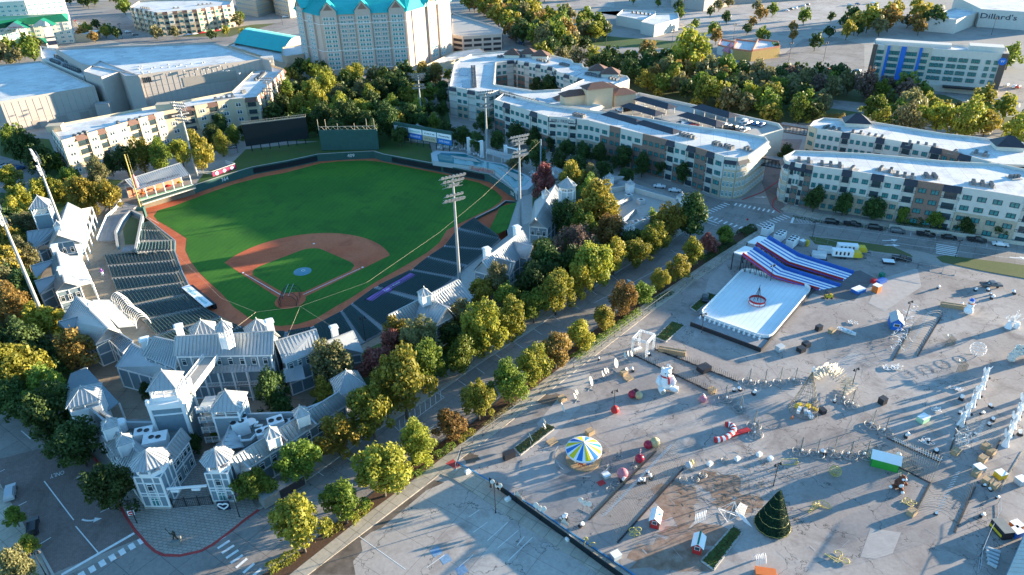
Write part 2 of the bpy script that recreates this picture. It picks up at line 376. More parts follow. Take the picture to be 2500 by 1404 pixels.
for (a, b), nm in (((27.43 / 1.4142, 27.43 / 1.4142), 'first base on the right side of the infield'), ((38.79, 0), 'second base at the far tip of the infield'), ((19.4, -19.4), 'third base on the sunlit left side of the infield')):
 c = F(a, b); m = MB(); m.box(c.x, c.y, FZ + .04, FZ + .16, .6, .6, -TH + R(45)); m.box(c.x, c.y, FZ + .16, FZ + .19, .5, .5, -TH + R(45))
 tag(m.build('base', 'white_paint'), 'small white ' + nm, 'base', 'bases of the infield')
m = MB()
for s in (-1, 1):
 a, b = F(3.2, 3.2 * s), F(18.6, 18.6 * s); line_strip(m, [a, b], .22, FZ + .1)
 if s < 0: a, b = F(62, 62 * s), F(68, 68 * s); line_strip(m, [a, b], .14, FZ + .1)
tag(m.build('foul_lines', 'paint_line'), kind='structure')
bc = thing('batting_cage', 'dark batting cage with curved net frame over home plate', 'batting cage', F(0, 0))
m = MB()
for a in (-3.4, -1.5, 1.4, 3.2):
 pts = [F(a, -2.6 if a > -3 else -2.0, FZ), F(a, -2.7, FZ + 2), F(a, -1.7, FZ + 3.3), F(a, 0, FZ + 3.7), F(a, 1.7, FZ + 3.3), F(a, 2.7, FZ + 2), F(a, 2.6, FZ)]
 m.tube(pts, .09, 5)
for b, z in ((-2.65, .4), (2.65, .4), (-2.7, 2), (2.7, 2), (-1.7, 3.3), (1.7, 3.3)): m.beam(F(-3.4, b, FZ + z), F(3.2, b, FZ + z), .1)
m.build('frame', 'black_metal', bc)
m = MB(); m.beam(F(-3.6, -.75, FZ + 3.75), F(3.8, -.75, FZ + 3.75), .1); m.beam(F(-3.6, .75, FZ + 3.75), F(3.8, .75, FZ + 3.75), .1); m.build('pull_rope', 'galv', bc)
m = MB(); mat('net', (.012, .03, .035), .8)
for k in range(16):
 b = -2.6 + 5.2 * k / 15; m.beam(F(-3.45, b, FZ), F(-3.45, b * .8, FZ + 3.2), .035)
for k in range(9): m.beam(F(-3.45, -2.7, FZ + .4 * k), F(-3.45, 2.7, FZ + .4 * k), .035)
m.build('net', 'net', bc)
wl = thing('outfield_wall', 'long dark green padded outfield wall curving round the field with pale top edge', 'wall', (HW[8].x, HW[8].y, 0))
m = MB(); wall_strip(m, HW[1:15], .35, FZ - .1, .45); m.build('padding', 'wall_green', wl)
m = MB(); wall_strip(m, HW[1:15], .5, .452, .56); m.build('top_rail', 'concrete', wl)
def on_wall(i, t): return HW[i].lerp(HW[i + 1], t)
def wall_text(txt, i, t, size, z, mname, off=.25):
 a, b = HW[i], HW[i + 1]; d = (b - a).normalized(); n = Vector((d.y, -d.x)); p = a.lerp(b, t) + n * off
 return text_part(txt, size, mname, wl, (p.x, p.y, z), (d.x, d.y, 0), (0, 0, 1), depth=.03)
wall_text('409', 7, .1, 2.2, -1.2, 'white_paint'); wall_text('364', 3, .02, 2.2, -1.2, 'white_paint'); wall_text('335', 12, .78, 2.0, -1.3, 'white_paint')
m = MB()
for i, t0, t1 in ((4, 0, 1), (5, 0, .95), (9, .15, .98), (10, .02, .9)):
 a, b = HW[i].lerp(HW[i + 1], t0), HW[i].lerp(HW[i + 1], t1); d = (b - a).normalized(); n = Vector((d.y, -d.x)) * .23
 m.beam((a.x + n.x, a.y + n.y, -1.3), (b.x + n.x, b.y + n.y, -1.3), .08, 2.3)
mat('dark_pad', (.008, .015, .02), .5); m.build('screen_panel', 'dark_pad', wl)
m = MB(); a, b = HW[0], HW[1]; m.beam((a.x, a.y, -1.4), (b.x, b.y, -1.4), .4, 3.4); mat('brown_wall', (.20, .165, .12), .9, .15); m.build('porch_front_wall', 'brown_wall', wl)
m = MB(); m.beam((a.x, a.y, .75), (b.x, b.y, .75), 1.6, 1.0); mat('mint', (.36, .62, .40), .6); m.build('mint_ledge', 'mint', wl)
FRONT = [(353, 530), (366, 539), (427, 587), (426, 612), (446, 666), (457, 688), (470, 716), (500, 752), (541, 777), (590, 800), (650, 812), (700, 812), (760, 801), (836, 760), (907, 708), (1007, 660),
         (1044, 629), (1084, 604), (1118, 560), (1165, 530), (1212, 507), (1235, 490), (1262, 492)]
FR = [G(x, y, FZ + .9) for x, y in FRONT]
fw = thing('backstop_wall', 'low dark wall running between the warning track and the seating bowl', 'wall', (FR[10].x, FR[10].y, FZ))
m = MB(); wall_strip(m, FR, .3, FZ, FZ + .95); m.build('padding', 'wall_green', fw)
m = MB(); wall_strip(m, FR, .34, FZ + .952, FZ + 1.02); m.build('top_rail', 'galv', fw)
STN = [((352, 548), (365, 543)), ((347, 563), (395, 566)), ((343, 590), (425, 589)), ((252, 623), (426, 613)), ((263, 650), (435, 636)), ((273, 681), (446, 666)), ((285, 713), (458, 690)), ((313, 750), (470, 716)),
       ((350, 783), (500, 752)), ((384, 820), (541, 777)), ((455, 858), (590, 800)), ((560, 878), (650, 812)), ((690, 880), (700, 812)), ((790, 868), (762, 801)), ((885, 838), (836, 762)),
       ((936, 811), (858, 746)), ((1030, 735), (915, 704)), ((1110, 680), (1005, 661)), ((1138, 652), (1044, 630)), ((1192, 612), (1084, 604)), ((1222, 584), (1118, 560)), ((1192, 562), (1160, 533))]
mat('seat_back', (.075, .13, .13), .45, .2, 3.); mat('tread', (.27, .265, .25), .9, .15, 1.5)
mat('tread_dark', (.27, .28, .285), .9, .15, 1.5)
ZT, ZB = .35, FZ + .75
for k in range(len(STN) - 1):
 o0, i0 = G(*STN[k][0], ZT), G(*STN[k][1], ZB); o1, i1 = G(*STN[k + 1][0], ZT), G(*STN[k + 1][1], ZB)
 if k == 2: o0 = G(333, 617, ZT) if False else G(343, 594, ZT); o1 = G(335, 617, ZT)
 L = ((o0 - i0).length + (o1 - i1).length) / 2; rows = max(4, int(L / .95))
 side = 'left of home plate' if k < 11 else 'right of home plate'
 j = k if k < 11 else 20 - k
 sec = thing('seating_section', 'block of dark green seats %s, %s from the %s end' % (side, ordn(j), 'left field' if k < 11 else 'right field'), 'seating',
    (o0.x, o0.y, 0), 'seating sections round the field')
 st = MB()
 def P(u, v): a = i0.lerp(o0, v); b = i1.lerp(o1, v); return a.lerp(b, u)
 for r in range(rows):
  v0, v1 = r / rows, (r + 1) / rows; z = ZB + (ZT - ZB) * v1
  q = [P(0, v0), P(1, v0), P(1, v1), P(0, v1)]
  st.prism([(p.x, p.y) for p in q], FZ - .1, z)
 st.build('stepped_floor', 'tread' if k < 11 else 'tread_dark', sec)
 for r in range(rows):
  v = (r + .42) / rows; z = ZB + (ZT - ZB) * (r + 1) / rows; row = MB()
  a, b = P(.07, v), P(.93, v)
  if (b - a).length < 1: continue
  d = (b - a).normalized(); nrm = (P(.5, min(1, v + .05)) - P(.5, v)).normalized()
  row.beam((a.x, a.y, z + .42), (b.x, b.y, z + .42), .42, .07, 0)
  a2, b2 = a + nrm * .24, b + nrm * .24
  n = max(1, int((b - a).length / .62))
  for s in range(n):
   c = a2.lerp(b2, (s + .5) / n); row.box(c.x, c.y, z + .3, z + .92, .5, .07, math.atan2(d.y, d.x), 1)
  row.build('seat_row', ['seat_green', 'seat_back'], sec)
# ================================================================== BUILDINGS AROUND
def hgt(x, y, yt):                    # height of a vertical edge whose foot is seen at x,y and whose top is seen at row yt
 g = G(x, y); lo, hi = 0.0, 90.0
 for _ in range(40):
  m = (lo + hi) / 2; d = Vector((g.x, g.y, m - CAM_H)); py = 702 - CAM_F * d.dot(CU) / d.dot(FWD)
  if py > yt: lo = m
  else: hi = m
 return lo
def area2(p): return sum(p[i][0] * p[(i + 1) % len(p)][1] - p[(i + 1) % len(p)][0] * p[i][1] for i in range(len(p)))
def win_mesh(name, frame, pane, mull=1):
 m = MB(); t = .07
 m.face([(-.5, 0, 0), (.5, 0, 0), (.5, 0, 1), (-.5, 0, 1)], 1)
 for x0, x1, z0, z1 in [(-.5, .5, 0, t), (-.5, .5, 1 - t, 1), (-.5, -.5 + t, t, 1 - t), (.5 - t, .5, t, 1 - t)] + ([(-t / 2, t / 2, t, 1 - t)] if mull else []) + [(-.5 + t, .5 - t, .66, .70)]:
  m.v += []; i = len(m.v)
  for y in (-.08, .0):
   m.v += [(x0, y, z0), (x1, y, z0), (x1, y, z1), (x0, y, z1)]
  m.f += [(i, i + 1, i + 2, i + 3), (i, i + 4, i + 5, i + 1), (i + 1, i + 5, i + 6, i + 2), (i + 2, i + 6, i + 7, i + 3), (i + 3, i + 7, i + 4, i)]; m.m += [0] * 5
 return mesh_only(m, name, [frame, pane])
WM = {'teal': win_mesh('window_glazing', 'trim_white', 'teal_glass'), 'dark': win_mesh('window_dark', 'black_metal', 'teal_glass'), 'wf': win_mesh('window_trim', 'trim_white', 'dark_glass'),
      'single': win_mesh('window_sash', 'trim_white', 'dark_glass', 0)}
mat('blind_glass', (.06, .20, .21), .2, .5, 2., spec=.7)
class B:
 def __init__(s, name, label, cat, loc, group=None): s.o = thing(name, label, cat, loc, group); s.nw = 0; s.extra = {}; s.wall = MB(); s.wm = []; s.bal = 0
 def mi(s, m):
  if m not in s.wm: s.wm.append(m)
  return s.wm.index(m)
 def window(s, c, z, w, h, ang, kind='teal', name='window'):
  s.nw += 1
  if s.nw <= 95:
   o = inst(WM[kind], s.o, (c.x, c.y, z), ang, (w, 1, h), name)
  else: s.extra.setdefault(kind, []).append((c.x, c.y, z, w, h, ang))
 def done(s):
  if s.wall.f: s.wall.build('wall', s.wm, s.o)
  for kind, L in s.extra.items():
   me = WM[kind]; mb = MB()
   for x, y, z, w, h, a in L:
    i = len(mb.v); ca, sa = math.cos(a), math.sin(a)
    mb.v += [(x + v.co.x * w * ca - v.co.y * sa, y + v.co.x * w * sa + v.co.y * ca, z + v.co.z * h) for v in me.vertices]
    for p in me.polygons: mb.f.append(tuple(i + k for k in p.vertices)); mb.m.append(p.material_index)
   tag(mb.build('windows', list(me.materials), s.o), kind='stuff')
  return s.o
def mass(b, poly, z0, z1, wm, rm='roof_white', par=.9, pw=.4, pm=None):
 """one block: walls, roof sheet and parapet"""
 w = b.mi(wm); b.wall.prism([(p[0], p[1]) for p in poly], z0, z1, w, w)
 r = MB(); s = 1 if area2(poly) > 0 else -1; n = len(poly)
 r.v = [(p[0], p[1], z1 + .012) for p in poly]
 for t in tri(poly):
  a, c, d = (Vector(poly[k][:2]) for k in t)
  r.f.append(tuple(t) if (c - a).cross(d - a) > 0 else tuple(t[::-1])); r.m.append(0)
 r.build('roof', rm, b.o)
 if par:
  p_ = MB(); ins = []
  for k in range(n):
   a, c = Vector(poly[k][:2]), Vector(poly[(k + 1) % n][:2]); d = (c - a).normalized(); q = Vector((-d.y, d.x)) * s * (pw / 2 - .03)
   L = (c - a).length; m_ = (a + c) / 2 + q; p_.box(m_.x, m_.y, z1 + .02, z1 + par, L - .02, pw, math.atan2(d.y, d.x))
  p_.build('parapet', pm or wm, b.o)
def facade(b, a, c, s, z0, fh, nf, pat, par=1.2, wk='teal', winh=1.7, aw='dark_metal_roof', every=1):
 a, c = Vector(a[:2]), Vector(c[:2]); L = (c - a).length; d = (c - a) / L; n = Vector((d.y, -d.x)) * s; ang = math.atan2(-n.x, n.y) + math.pi
 tot = sum(q[1] for q in pat); reps = max(1, round(L / tot)); sc = L / (tot * reps); x = 0; top = z0 + fh * nf
 if True:
  for r in range(reps):
   for q in pat:
    k, w = q[0], q[1] * sc; mid = a + d * (x + w / 2); x += w; rot = math.atan2(d.y, d.x)
    if k == 'P':
     lo, hi, kl, nw = q[2], q[3], q[4], q[5]; dp = q[6] if len(q) > 6 else .55
     m_ = mid + n * dp / 2
     if kl: b.wall.box(m_.x, m_.y, z0, z0 + fh * kl, w - .02, dp, rot, b.mi(lo))
     b.wall.box(m_.x, m_.y, z0 + fh * kl + .004, top + par, w - .02, dp, rot, b.mi(hi))
     ws = w / max(nw, 1)
     for f in range(nf):
      for i in range(nw):
       p = mid + n * (dp + .03) + d * ((i + .5) * ws - w / 2)
       b.window(p, z0 + f * fh + .8, min(ws * .62, 2.6), winh, ang, wk)
    elif k == 'B':
     dp = .5; m_ = mid + n * dp / 2; g = MB()
     for f in range(nf):
      z = z0 + f * fh
      g.box(m_.x, m_.y, z - .12, z + .12, w - .04, dp + .3, rot, 0)
      e = mid + n * (dp + .15); p1, p2 = e - d * w / 2, e + d * w / 2
      g.beam((p1.x, p1.y, z + 1.1), (p2.x, p2.y, z + 1.1), .08, .08, 1)
      nb = int(w / .5)
      for i in range(nb + 1): p = p1.lerp(p2, i / nb); g.beam((p.x, p.y, z + .1), (p.x, p.y, z + 1.1), .05, .05, 1)
      p = mid + n * .04; g.box(p.x, p.y, z + .15, z + 2.3, w * .7, .06, rot, 2)
     g.build('balcony', ['cream_light' if aw != 'tile_roof' else 'stone_tan', 'black_metal', 'dark_glass'], b.o)
     t = MB(); p1, p2 = mid - d * w / 2, mid + d * w / 2; zt = top + .2
     o1, o2 = p1 + n * (dp + .9), p2 + n * (dp + .9)
     t.face([(*o1, zt - 1.1), (*o2, zt - 1.1), (*p2, zt + .9), (*p1, zt + .9)]); t.face([(*p1, zt - 1.1), (*p2, zt - 1.1), (*o2, zt - 1.1), (*o1, zt - 1.1)])
     t.face([(*o1, zt - 1.1), (*p1, zt + .9), (*p1, zt - 1.1)]); t.face([(*o2, zt - 1.1), (*p2, zt - 1.1), (*p2, zt + .9)])
     t.build('awning', aw, b.o)
def roof_units(b, segs, z, per=1.6, sz=1.15, rows=2, seed=1):
 r = random.Random(seed)
 for a, c in segs:
  a, c = G(*a, z), G(*c, z); n = max(1, int((c - a).length / per)); d = (c - a).normalized(); q = Vector((-d.y, d.x))
  g = MB(); mm = (a + c) / 2
  g.beam((a.x, a.y, z + .2), (c.x, c.y, z + .2), rows * 1.3, .12, 2)
  for i in range(n):
   for k in range(rows):
    p = a.lerp(c, (i + .5) / n) + q * (k - (rows - 1) / 2) * 1.35
    if r.random() < .12: continue
    g.box(p.x, p.y, z + .25, z + .25 + sz, sz, sz, math.atan2(d.y, d.x), 0); g.lathe((p.x, p.y, z + .25 + sz), [(.34, .01), (.34, .06), (0, .06)], 8, 1)
  g.build('condenser_bank', ['condenser', 'black_metal', 'concrete'], b.o)
def hip_box(b, cx, cy, w, l, rot, z0, z1, rise, over=.6, wm='cream', rm='tile_roof', name='pavilion_roof'):
 b.wall.box(cx, cy, z0, z1, w, l, rot, b.mi(wm)); t = MB(); ca, sa = math.cos(rot), math.sin(rot); W2, L2 = w / 2 + over, l / 2 + over
 e = [(-W2, -L2), (W2, -L2), (W2, L2), (-W2, L2)]; rr = abs(W2 - L2)
 rd = [(-rr, 0), (rr, 0)] if W2 > L2 else [(0, -rr), (0, rr)]
 X = lambda p, z: (cx + p[0] * ca - p[1] * sa, cy + p[0] * sa + p[1] * ca, z)
 E4 = [X(p, z1 + .01) for p in e]; Rr = [X(p, z1 + rise) for p in rd]
 if W2 > L2: t.face([E4[0], E4[1], Rr[1], Rr[0]]); t.face([E4[1], E4[2], Rr[1]]); t.face([E4[2], E4[3], Rr[0], Rr[1]]); t.face([E4[3], E4[0], Rr[0]])
 else: t.face([E4[0], E4[1], Rr[0]]); t.face([E4[1], E4[2], Rr[1], Rr[0]]); t.face([E4[2], E4[3], Rr[1]]); t.face([E4[3], E4[0], Rr[0], Rr[1]])
 t.face(E4[::-1]); t.build(name, rm, b.o)
def P2(lst, z): return [G(x, y, z) for x, y in lst]

mat('panel_joint', (.30, .27, .25), .9, .05)
WB = ('P', 6, 'brick_brown', 'stucco_white', 2, 2); WC = ('P', 6.5, 'stone_tan', 'stucco_white', 2, 2); WK = ('P', 6, 'brick_brown', 'brick_brown', 3, 2); BA = ('B', 4.2)
H = 14.5
pl = P2([(150, 349), (399, 277), (562, 247), (627, 242), (645, 224), (693, 172), (641, 155), (567, 228), (385, 262), (122, 312)], H)
b = B('apartment_building', 'long cream four storey apartment block behind left field, its long side in warm sun', 'building', (*pl[0], 0))
mass(b, pl, 0, H, 'cream', par=1.0); s = 1 if area2(pl) > 0 else -1
pat = [('P', 5.2, 'cream', 'cream', 2, 1, .5), ('B', 4.6), ('P', 4.2, 'cream', 'cream', 2, 1, .9), ('B', 3.4), ('P', 4.4, 'cream', 'cream', 2, 1, .5)]
for k in (0, 1): facade(b, pl[k], pl[k + 1], s, 0, H / 4, 4, pat, 1.1, 'wf', 1.9, 'tile_roof')
for k in (2, 3, 4): facade(b, pl[k], pl[k + 1], s, 0, H / 4, 4, [('P', 5, 'cream', 'cream', 2, 1), ('B', 4)], 1.1, 'wf', 1.9, 'tile_roof')
facade(b, pl[-1], pl[0], s, 0, H / 4, 4, [('P', 8, 'cream', 'cream_light', 2, 1, .3)], 1.0, 'dark')
roof_units(b, [((180, 338), (215, 325)), ((283, 305), (352, 290)), ((520, 245), (575, 237)), ((590, 225), (600, 228)), ((625, 198), (645, 180))], H, 2.2)
c = G(655, 160, H); b.wall.box(c.x, c.y, H, H + 5, 7, 5, .3, b.mi('stucco_white')); c = G(405, 262, H + 1); b.wall.box(c.x, c.y, H, H + 3, 8, 5, .25, b.mi('cream')); c = G(138, 318, H); b.wall.box(c.x, c.y, H, H + 2.6, 6, 5, .25, b.mi('cream'))
p = G(434, 283, 11.5); d = (pl[1] - pl[2]).normalized(); q = pl[1].lerp(pl[2], .2); nrm = Vector((d.y, -d.x))
m = MB(); dd = (pl[2] - pl[1]).normalized(); n2 = Vector((dd.y, -dd.x)) * s; q = pl[1].lerp(pl[2], .22) + n2 * 1.2
m.beam((q.x - dd.x * 5.5, q.y - dd.y * 5.5, 13), (q.x + dd.x * 5.5, q.y + dd.y * 5.5, 13), .25, 2.0); sg = m.build('sign_board', 'black_metal', b.o)
text_part('apartments', 1.3, 'white_paint', sg, (q.x + n2.x * .18, q.y + n2.y * .18, 13), (dd.x, dd.y, 0), (0, 0, 1), width=8)
b.done()
base = P2([(744, 163), (800, 185), (1004, 174), (1043, 158), (1106, 139)], 0)
H = hgt(800, 185, 38); back = [p + Vector((-.02, 24)) for p in base[::-1]]; back[0].x -= 8; back[-1].x += 8
pl = base + back
b = B('hotel_tower', 'twelve storey pale hotel tower with bright teal hipped roof and gabled dormers', 'hotel', (*base[1], 0)); mat('hotel_wall', (.47, .40, .34), .85, .05, .6); mat('hotel_pink', (.50, .41, .34), .85, .05, .6)
mass(b, pl, 0, H, 'hotel_wall', 'teal_roof', 0)
s = 1 if area2(pl) > 0 else -1; nf = 12; fh = (H - 4.5) / nf
def hotel_face(a, c, cols, projecting):
 L = (c - a).length; d = (c - a) / L; n = Vector((d.y, -d.x)) * s; ang = math.atan2(-n.x, n.y) + math.pi
 for x0, x1, kind in cols:
  w = (x1 - x0) * L; mid = a + d * (x0 + x1) / 2 * L
  if kind in 'gw':
   pm = mid + n * .6; rot = math.atan2(d.y, d.x); zt = H + (2.2 if kind == 'g' else 0); b.wall.box(pm.x, pm.y, 0, zt, w, 1.2, rot, b.mi('hotel_wall'))
   if kind == 'g':
    t = MB(); e0, e1 = mid - d * (w / 2 + .6), mid + d * (w / 2 + .6); ov = n * 1.9; bk = -n * 9
    for e, sg in ((e0, 1), (e1, -1)):
     q = [(*(e + ov), zt), (*(mid + ov), zt + w * .62), (*(mid + bk), zt + w * .62), (*(e + bk), zt)]; t.face(q if sg < 0 else q[::-1])
    t.build('dormer_roof', 'teal_roof', b.o)
    g = MB(); f0, f1 = mid - d * w / 2 + n * 1.22, mid + d * w / 2 + n * 1.22; fm = mid + n * 1.22; g.face([(*f0, zt), (*f1, zt), (*fm, zt + w * .58)]); g.build('gable', 'hotel_wall', b.o)
    g = MB(); f0, f1 = mid - d * w * .3 + n * 1.26, mid + d * w * .3 + n * 1.26; fm = mid + n * 1.26; g.face([(*f0, zt + .6), (*f1, zt + .6), (*fm, zt + w * .42)]); g.build('gable_vent', 'brick_brown', b.o)
   for f in range(nf):
    for i in (-1, 1):
     p = mid + n * 1.24 + d * i * w * .2; b.window(p, 4.2 + f * fh, w * .36, fh * .68, ang, 'teal')
  else:
   for f in range(nf):
    z = 4 + f * fh; pm = mid + n * .5; rot = math.atan2(d.y, d.x)
    g = MB(); g.box(pm.x, pm.y, z - .1, z + .12, w - .05, 1.0, rot, 0); e = mid + n * 1.0; p1, p2 = e - d * w / 2, e + d * w / 2
    g.beam((p1.x, p1.y, z + 1.05), (p2.x, p2.y, z + 1.05), .1, .1, 0); g.beam((p1.x, p1.y, z + .5), (p2.x, p2.y, z + .5), .05, .7, 1); g.build('balcony', ['trim_white', 'galv'], b.o)
    for i in (-1, 1): b.window(mid + n * .04 + d * i * w * .24, z + .2, w * .38, fh * .72, ang, 'teal')
hotel_face(base[1], base[2], [(.02, .2, 'g'), (.22, .4, 'b'), (.41, .59, 'g'), (.6, .78, 'b'), (.8, .98, 'g')], 1)
hotel_face(base[0], base[1], [(.12, .36, 'g'), (.55, .8, 'w')], 1)
hotel_face(base[3], base[4], [(.12, .42, 'g'), (.5, .68, 'w')], 1)
a, c = base[2], base[3]; d = (c - a).normalized(); n = Vector((d.y, -d.x)) * s; pm = (a + c) / 2 + n * .3; b.wall.box(pm.x, pm.y, 0, H, (c - a).length * .4, .6, math.atan2(d.y, d.x), b.mi('hotel_pink'))
for zz in (4, H * .42, H * .86):
 m = MB(); wall_strip(m, [p + Vector((0, -1.25)) for p in base[:3]], .3, zz - .15, zz + .15); m.build('string_course', 'trim_white', b.o)
m = MB(); n = len(pl); cen = sum((Vector(p) for p in pl), Vector((0, 0))) / n; out = []; inn = []
for p in pl: out.append(cen + (p - cen) * 1.03); inn.append(Vector((cen.x + (p.x - cen.x) * .8, cen.y + (p.y - cen.y) * .12)))
for k in range(n):
 j = (k + 1) % n; q = [(*out[k], H + .1), (*out[j], H + .1), (*inn[j], H + 13), (*inn[k], H + 13)]; m.face(q)
 L = (out[j] - out[k]).length; nr = int(L / 1.2)
 for i in range(nr): m.beam((*out[k].lerp(out[j], i / nr), H + .18), (*inn[k].lerp(inn[j], i / nr), H + 13.08), .14, .14)
m.face([(*p, H + 13) for p in inn]); m.build('roof', 'teal_roof', b.o)
d = (base[4] - base[3]).normalized(); n2 = Vector((d.y, -d.x)) * s; q = base[3].lerp(base[4], .77) + n2 * .3; m = MB()
m.beam((q.x - d.x * 2.1, q.y - d.y * 2.1, H - 8), (q.x + d.x * 2.1, q.y + d.y * 2.1, H - 8), .3, 7); sg = m.build('sign_board', 'teal_roof', b.o)
text_part('E', 6.4, 'white_paint', sg, (q.x + n2.x * .2, q.y + n2.y * .2, H - 8), (d.x, d.y, 0), (0, 0, 1))
b.done()
pl = P2([(1028, 166), (1100, 150), (1185, 128), (1170, 118), (1110, 128)], 4); b = B('podium', 'low curved stone podium in front of the parking garage by the hotel tower', 'building', (*pl[0], 0)); mass(b, pl, 0, 4, 'cream', 'roof_white', .5); b.done()
H = 11; pl = P2([(1102, 34), (1228, 72), (1225, 86), (1130, 92), (1104, 88)], H); b = B('parking_garage', 'open tan parking garage with grey roof deck behind the hotel tower', 'garage', (*pl[0], 0)); mass(b, pl, 0, H, 'hotel_wall', 'concrete', 1.0)
s = 1 if area2(pl) > 0 else -1
for k in (1, 2, 3):
 a, c = pl[k], pl[k + 1]; d = (c - a).normalized(); n = Vector((d.y, -d.x)) * s; L = (c - a).length; nb = max(1, int(L / 7))
 for f in range(3):
  for i in range(nb): p = a.lerp(c, (i + .5) / nb) + n * .03; m = MB(); m.box(p.x, p.y, 1 + f * 3.5, 2.8 + f * 3.5, L / nb * .8, .05, math.atan2(d.y, d.x)); m.build('opening', 'black_metal', b.o)
b.done()
bx = B('convention_hall', 'huge windowless grey hall with a broad pale roof half in shadow', 'building', (*G(360, 275), 0))
H = hgt(360, 278, 188); pl = P2([(340, 187), (640, 148), (660, 152), (520, 108), (135, 122), (200, 160)], H); mass(bx, pl, 0, H, 'panel_grey', 'roof_white', 1.0); pt = P2([(140, 120), (215, 178), (250, 189), (292, 178), (205, 122)], H + 3)
b2 = P2([(204, 176), (248, 190), (292, 178), (306, 188), (340, 187), (245, 150)], H + .4); mass(bx, b2, 0, H + .4, 'panel_grey', 'roof_white', .6)
for a, c in ((pl[0], pl[1]),):
 d = (c - a).normalized(); n = Vector((d.y, -d.x)); n = n if n.y < 0 else -n
 for i in range(14):
  p = a.lerp(c, (i + .5) / 14) + n * .06; m = MB(); m.box(p.x, p.y, 1, H - 1, .1, .1, 0)
 m = MB()
 for i in range(22): p = a.lerp(c, (i + .5) / 22) + n * .04; m.box(p.x, p.y, .5, H - .3, .1, .1, math.atan2(d.y, d.x))
 for zz in (5, 10, 14):
  q1, q2 = a + n * .04, c + n * .04; m.beam((q1.x, q1.y, zz), (q2.x, q2.y, zz), .1, .1)
 m.build('panel_joints', 'panel_joint', bx.o)
 m = MB(); q1, q2 = a.lerp(c, .32) + n * .1, a.lerp(c, .76) + n * .1; m.beam((q1.x, q1.y, H - 6), (q2.x, q2.y, H - 6), .12, 5); mat('louver', (.30, .27, .24), .7, .1, 4.); m.build('louvre_band', 'louver', bx.o)
for i in range(5):
 p = pl[0].lerp(pl[1], .02 + i * .014) + n * .08; m = MB(); m.box(p.x, p.y, H - 3.5, H - .8, .9, .1, 0); m.build('vent_slot', 'black_metal', bx.o)
m = MB()
for t in np.arange(.03, .98, .05):
 a, c = pl[0].lerp(pl[4], .0), pl[1].lerp(pl[3], .1); 
for i in range(40):
 p = G(330 + rnd.random() * 260, 183 - rnd.random() * 30, H); m.box(p.x, p.y, H + .02, H + .5, .8, .8, 0)
m.build('roof_vents', 'galv', bx.o); bx.done()
H = hgt(70, 325, 252); b = B('exhibition_hall', 'low wide grey exhibition hall with blue shaded roof at the left edge', 'building', (*G(60, 320), 0))
pl = P2([(-120, 262), (0, 252), (232, 213), (100, 152), (-60, 168), (-200, 185)], H); mass(b, pl, 0, H, 'panel_grey', 'roof_white', .8)
a, c = pl[1], pl[2]; d = (c - a).normalized(); n = Vector((d.y, -d.x)); m = MB()
for i in range(14): p = a.lerp(c, (i + .5) / 14) + n * .04; m.box(p.x, p.y, .5, H - .3, .1, .1, math.atan2(d.y, d.x))
q1, q2 = a + n * .04, c + n * .04; m.beam((q1.x, q1.y, 5), (q2.x, q2.y, 5), .1, .1); m.build('panel_joints', 'panel_joint', b.o)
for t in (.28, .55, .8): p = a.lerp(c, t) + n * .08; m = MB(); m.box(p.x, p.y, 0, 4, 4.2, .1, math.atan2(d.y, d.x)); m.build('loading_door', 'louver', b.o)
b.done()
H2 = hgt(150, 150, 118) + 8
b = B('service_wing', 'white roofed plant enclosure between the two grey halls', 'building', (*G(150, 200), 0)); pl = P2([(103, 148), (206, 192), (222, 186), (150, 125), (100, 118)], 15); mass(b, pl, 0, 15, 'stucco_white', 'roof_white', 1.5)
roof_units(b, [((125, 150), (195, 178)), ((135, 140), (190, 165))], 15, 3.2, 1.8, 1, 3); b.done()
for x, y, w, l, h, lb in ((262, 287, 7, 5, 8, 'tall blue grey service box standing against the grey hall'), (30, 322, 8, 6, 4, 'white roofed dock shelter at the foot of the low hall'), (85, 308, 16, 7, 3, 'long flat loading canopy beside the dock containers')):
 b = B('service_shed', lb, 'shed', (*G(x, y), 0)); c = G(x, y); hip_box(b, c.x, c.y, w, l, .2, 0, h, .5, .2, 'panel_grey', 'galv', 'roof'); b.done()
b = B('arena', 'low brown building with long barrel vaulted teal roof beside the hotel tower', 'building', (*G(650, 140), 0))
pl = P2([(558, 112), (700, 158), (742, 152), (742, 120), (700, 100), (600, 92)], 5); mass(b, pl, 0, 5, 'stone_tan', 'roof_white', .6)
a0, a1 = G(572, 104, 7), G(690, 126, 7); c0, c1 = G(640, 82, 7), G(760, 104, 7); m = MB(); K = 14
for i in range(K):
 def Q(t, e): p = (a0 if e == 0 else a1).lerp(c0 if e == 0 else c1, t); return (p.x, p.y, 5 + 9 * math.sin(math.pi * (.06 + .9 * t)))
 m.face([Q(i / K, 0), Q(i / K, 1), Q((i + 1) / K, 1), Q((i + 1) / K, 0)][::1])
for e in (0, 1): m.face([Q(i / K, e) for i in range(K + 1)] + [(*(c0 if e == 0 else c1), 5), (*(a0 if e == 0 else a1), 5)], 1)
for j in range(40):
 for i in range(K):
  p, q = Vector(Q(i / K, 0)).lerp(Vector(Q(i / K, 1)), j / 40), Vector(Q((i + 1) / K, 0)).lerp(Vector(Q((i + 1) / K, 1)), j / 40); m.beam(p + Vector((0, 0, .08)), q + Vector((0, 0, .08)), .1, .12)
m.build('vaulted_roof', ['teal_roof', 'cream_light'], b.o)
a, c = pl[0], pl[1]; s = 1 if area2(pl) > 0 else -1; facade(b, a, c, s, 0, 4, 1, [('P', 4, 'stone_tan', 'stone_tan', 1, 1, .3)], .5, 'wf', 1.4); b.done()
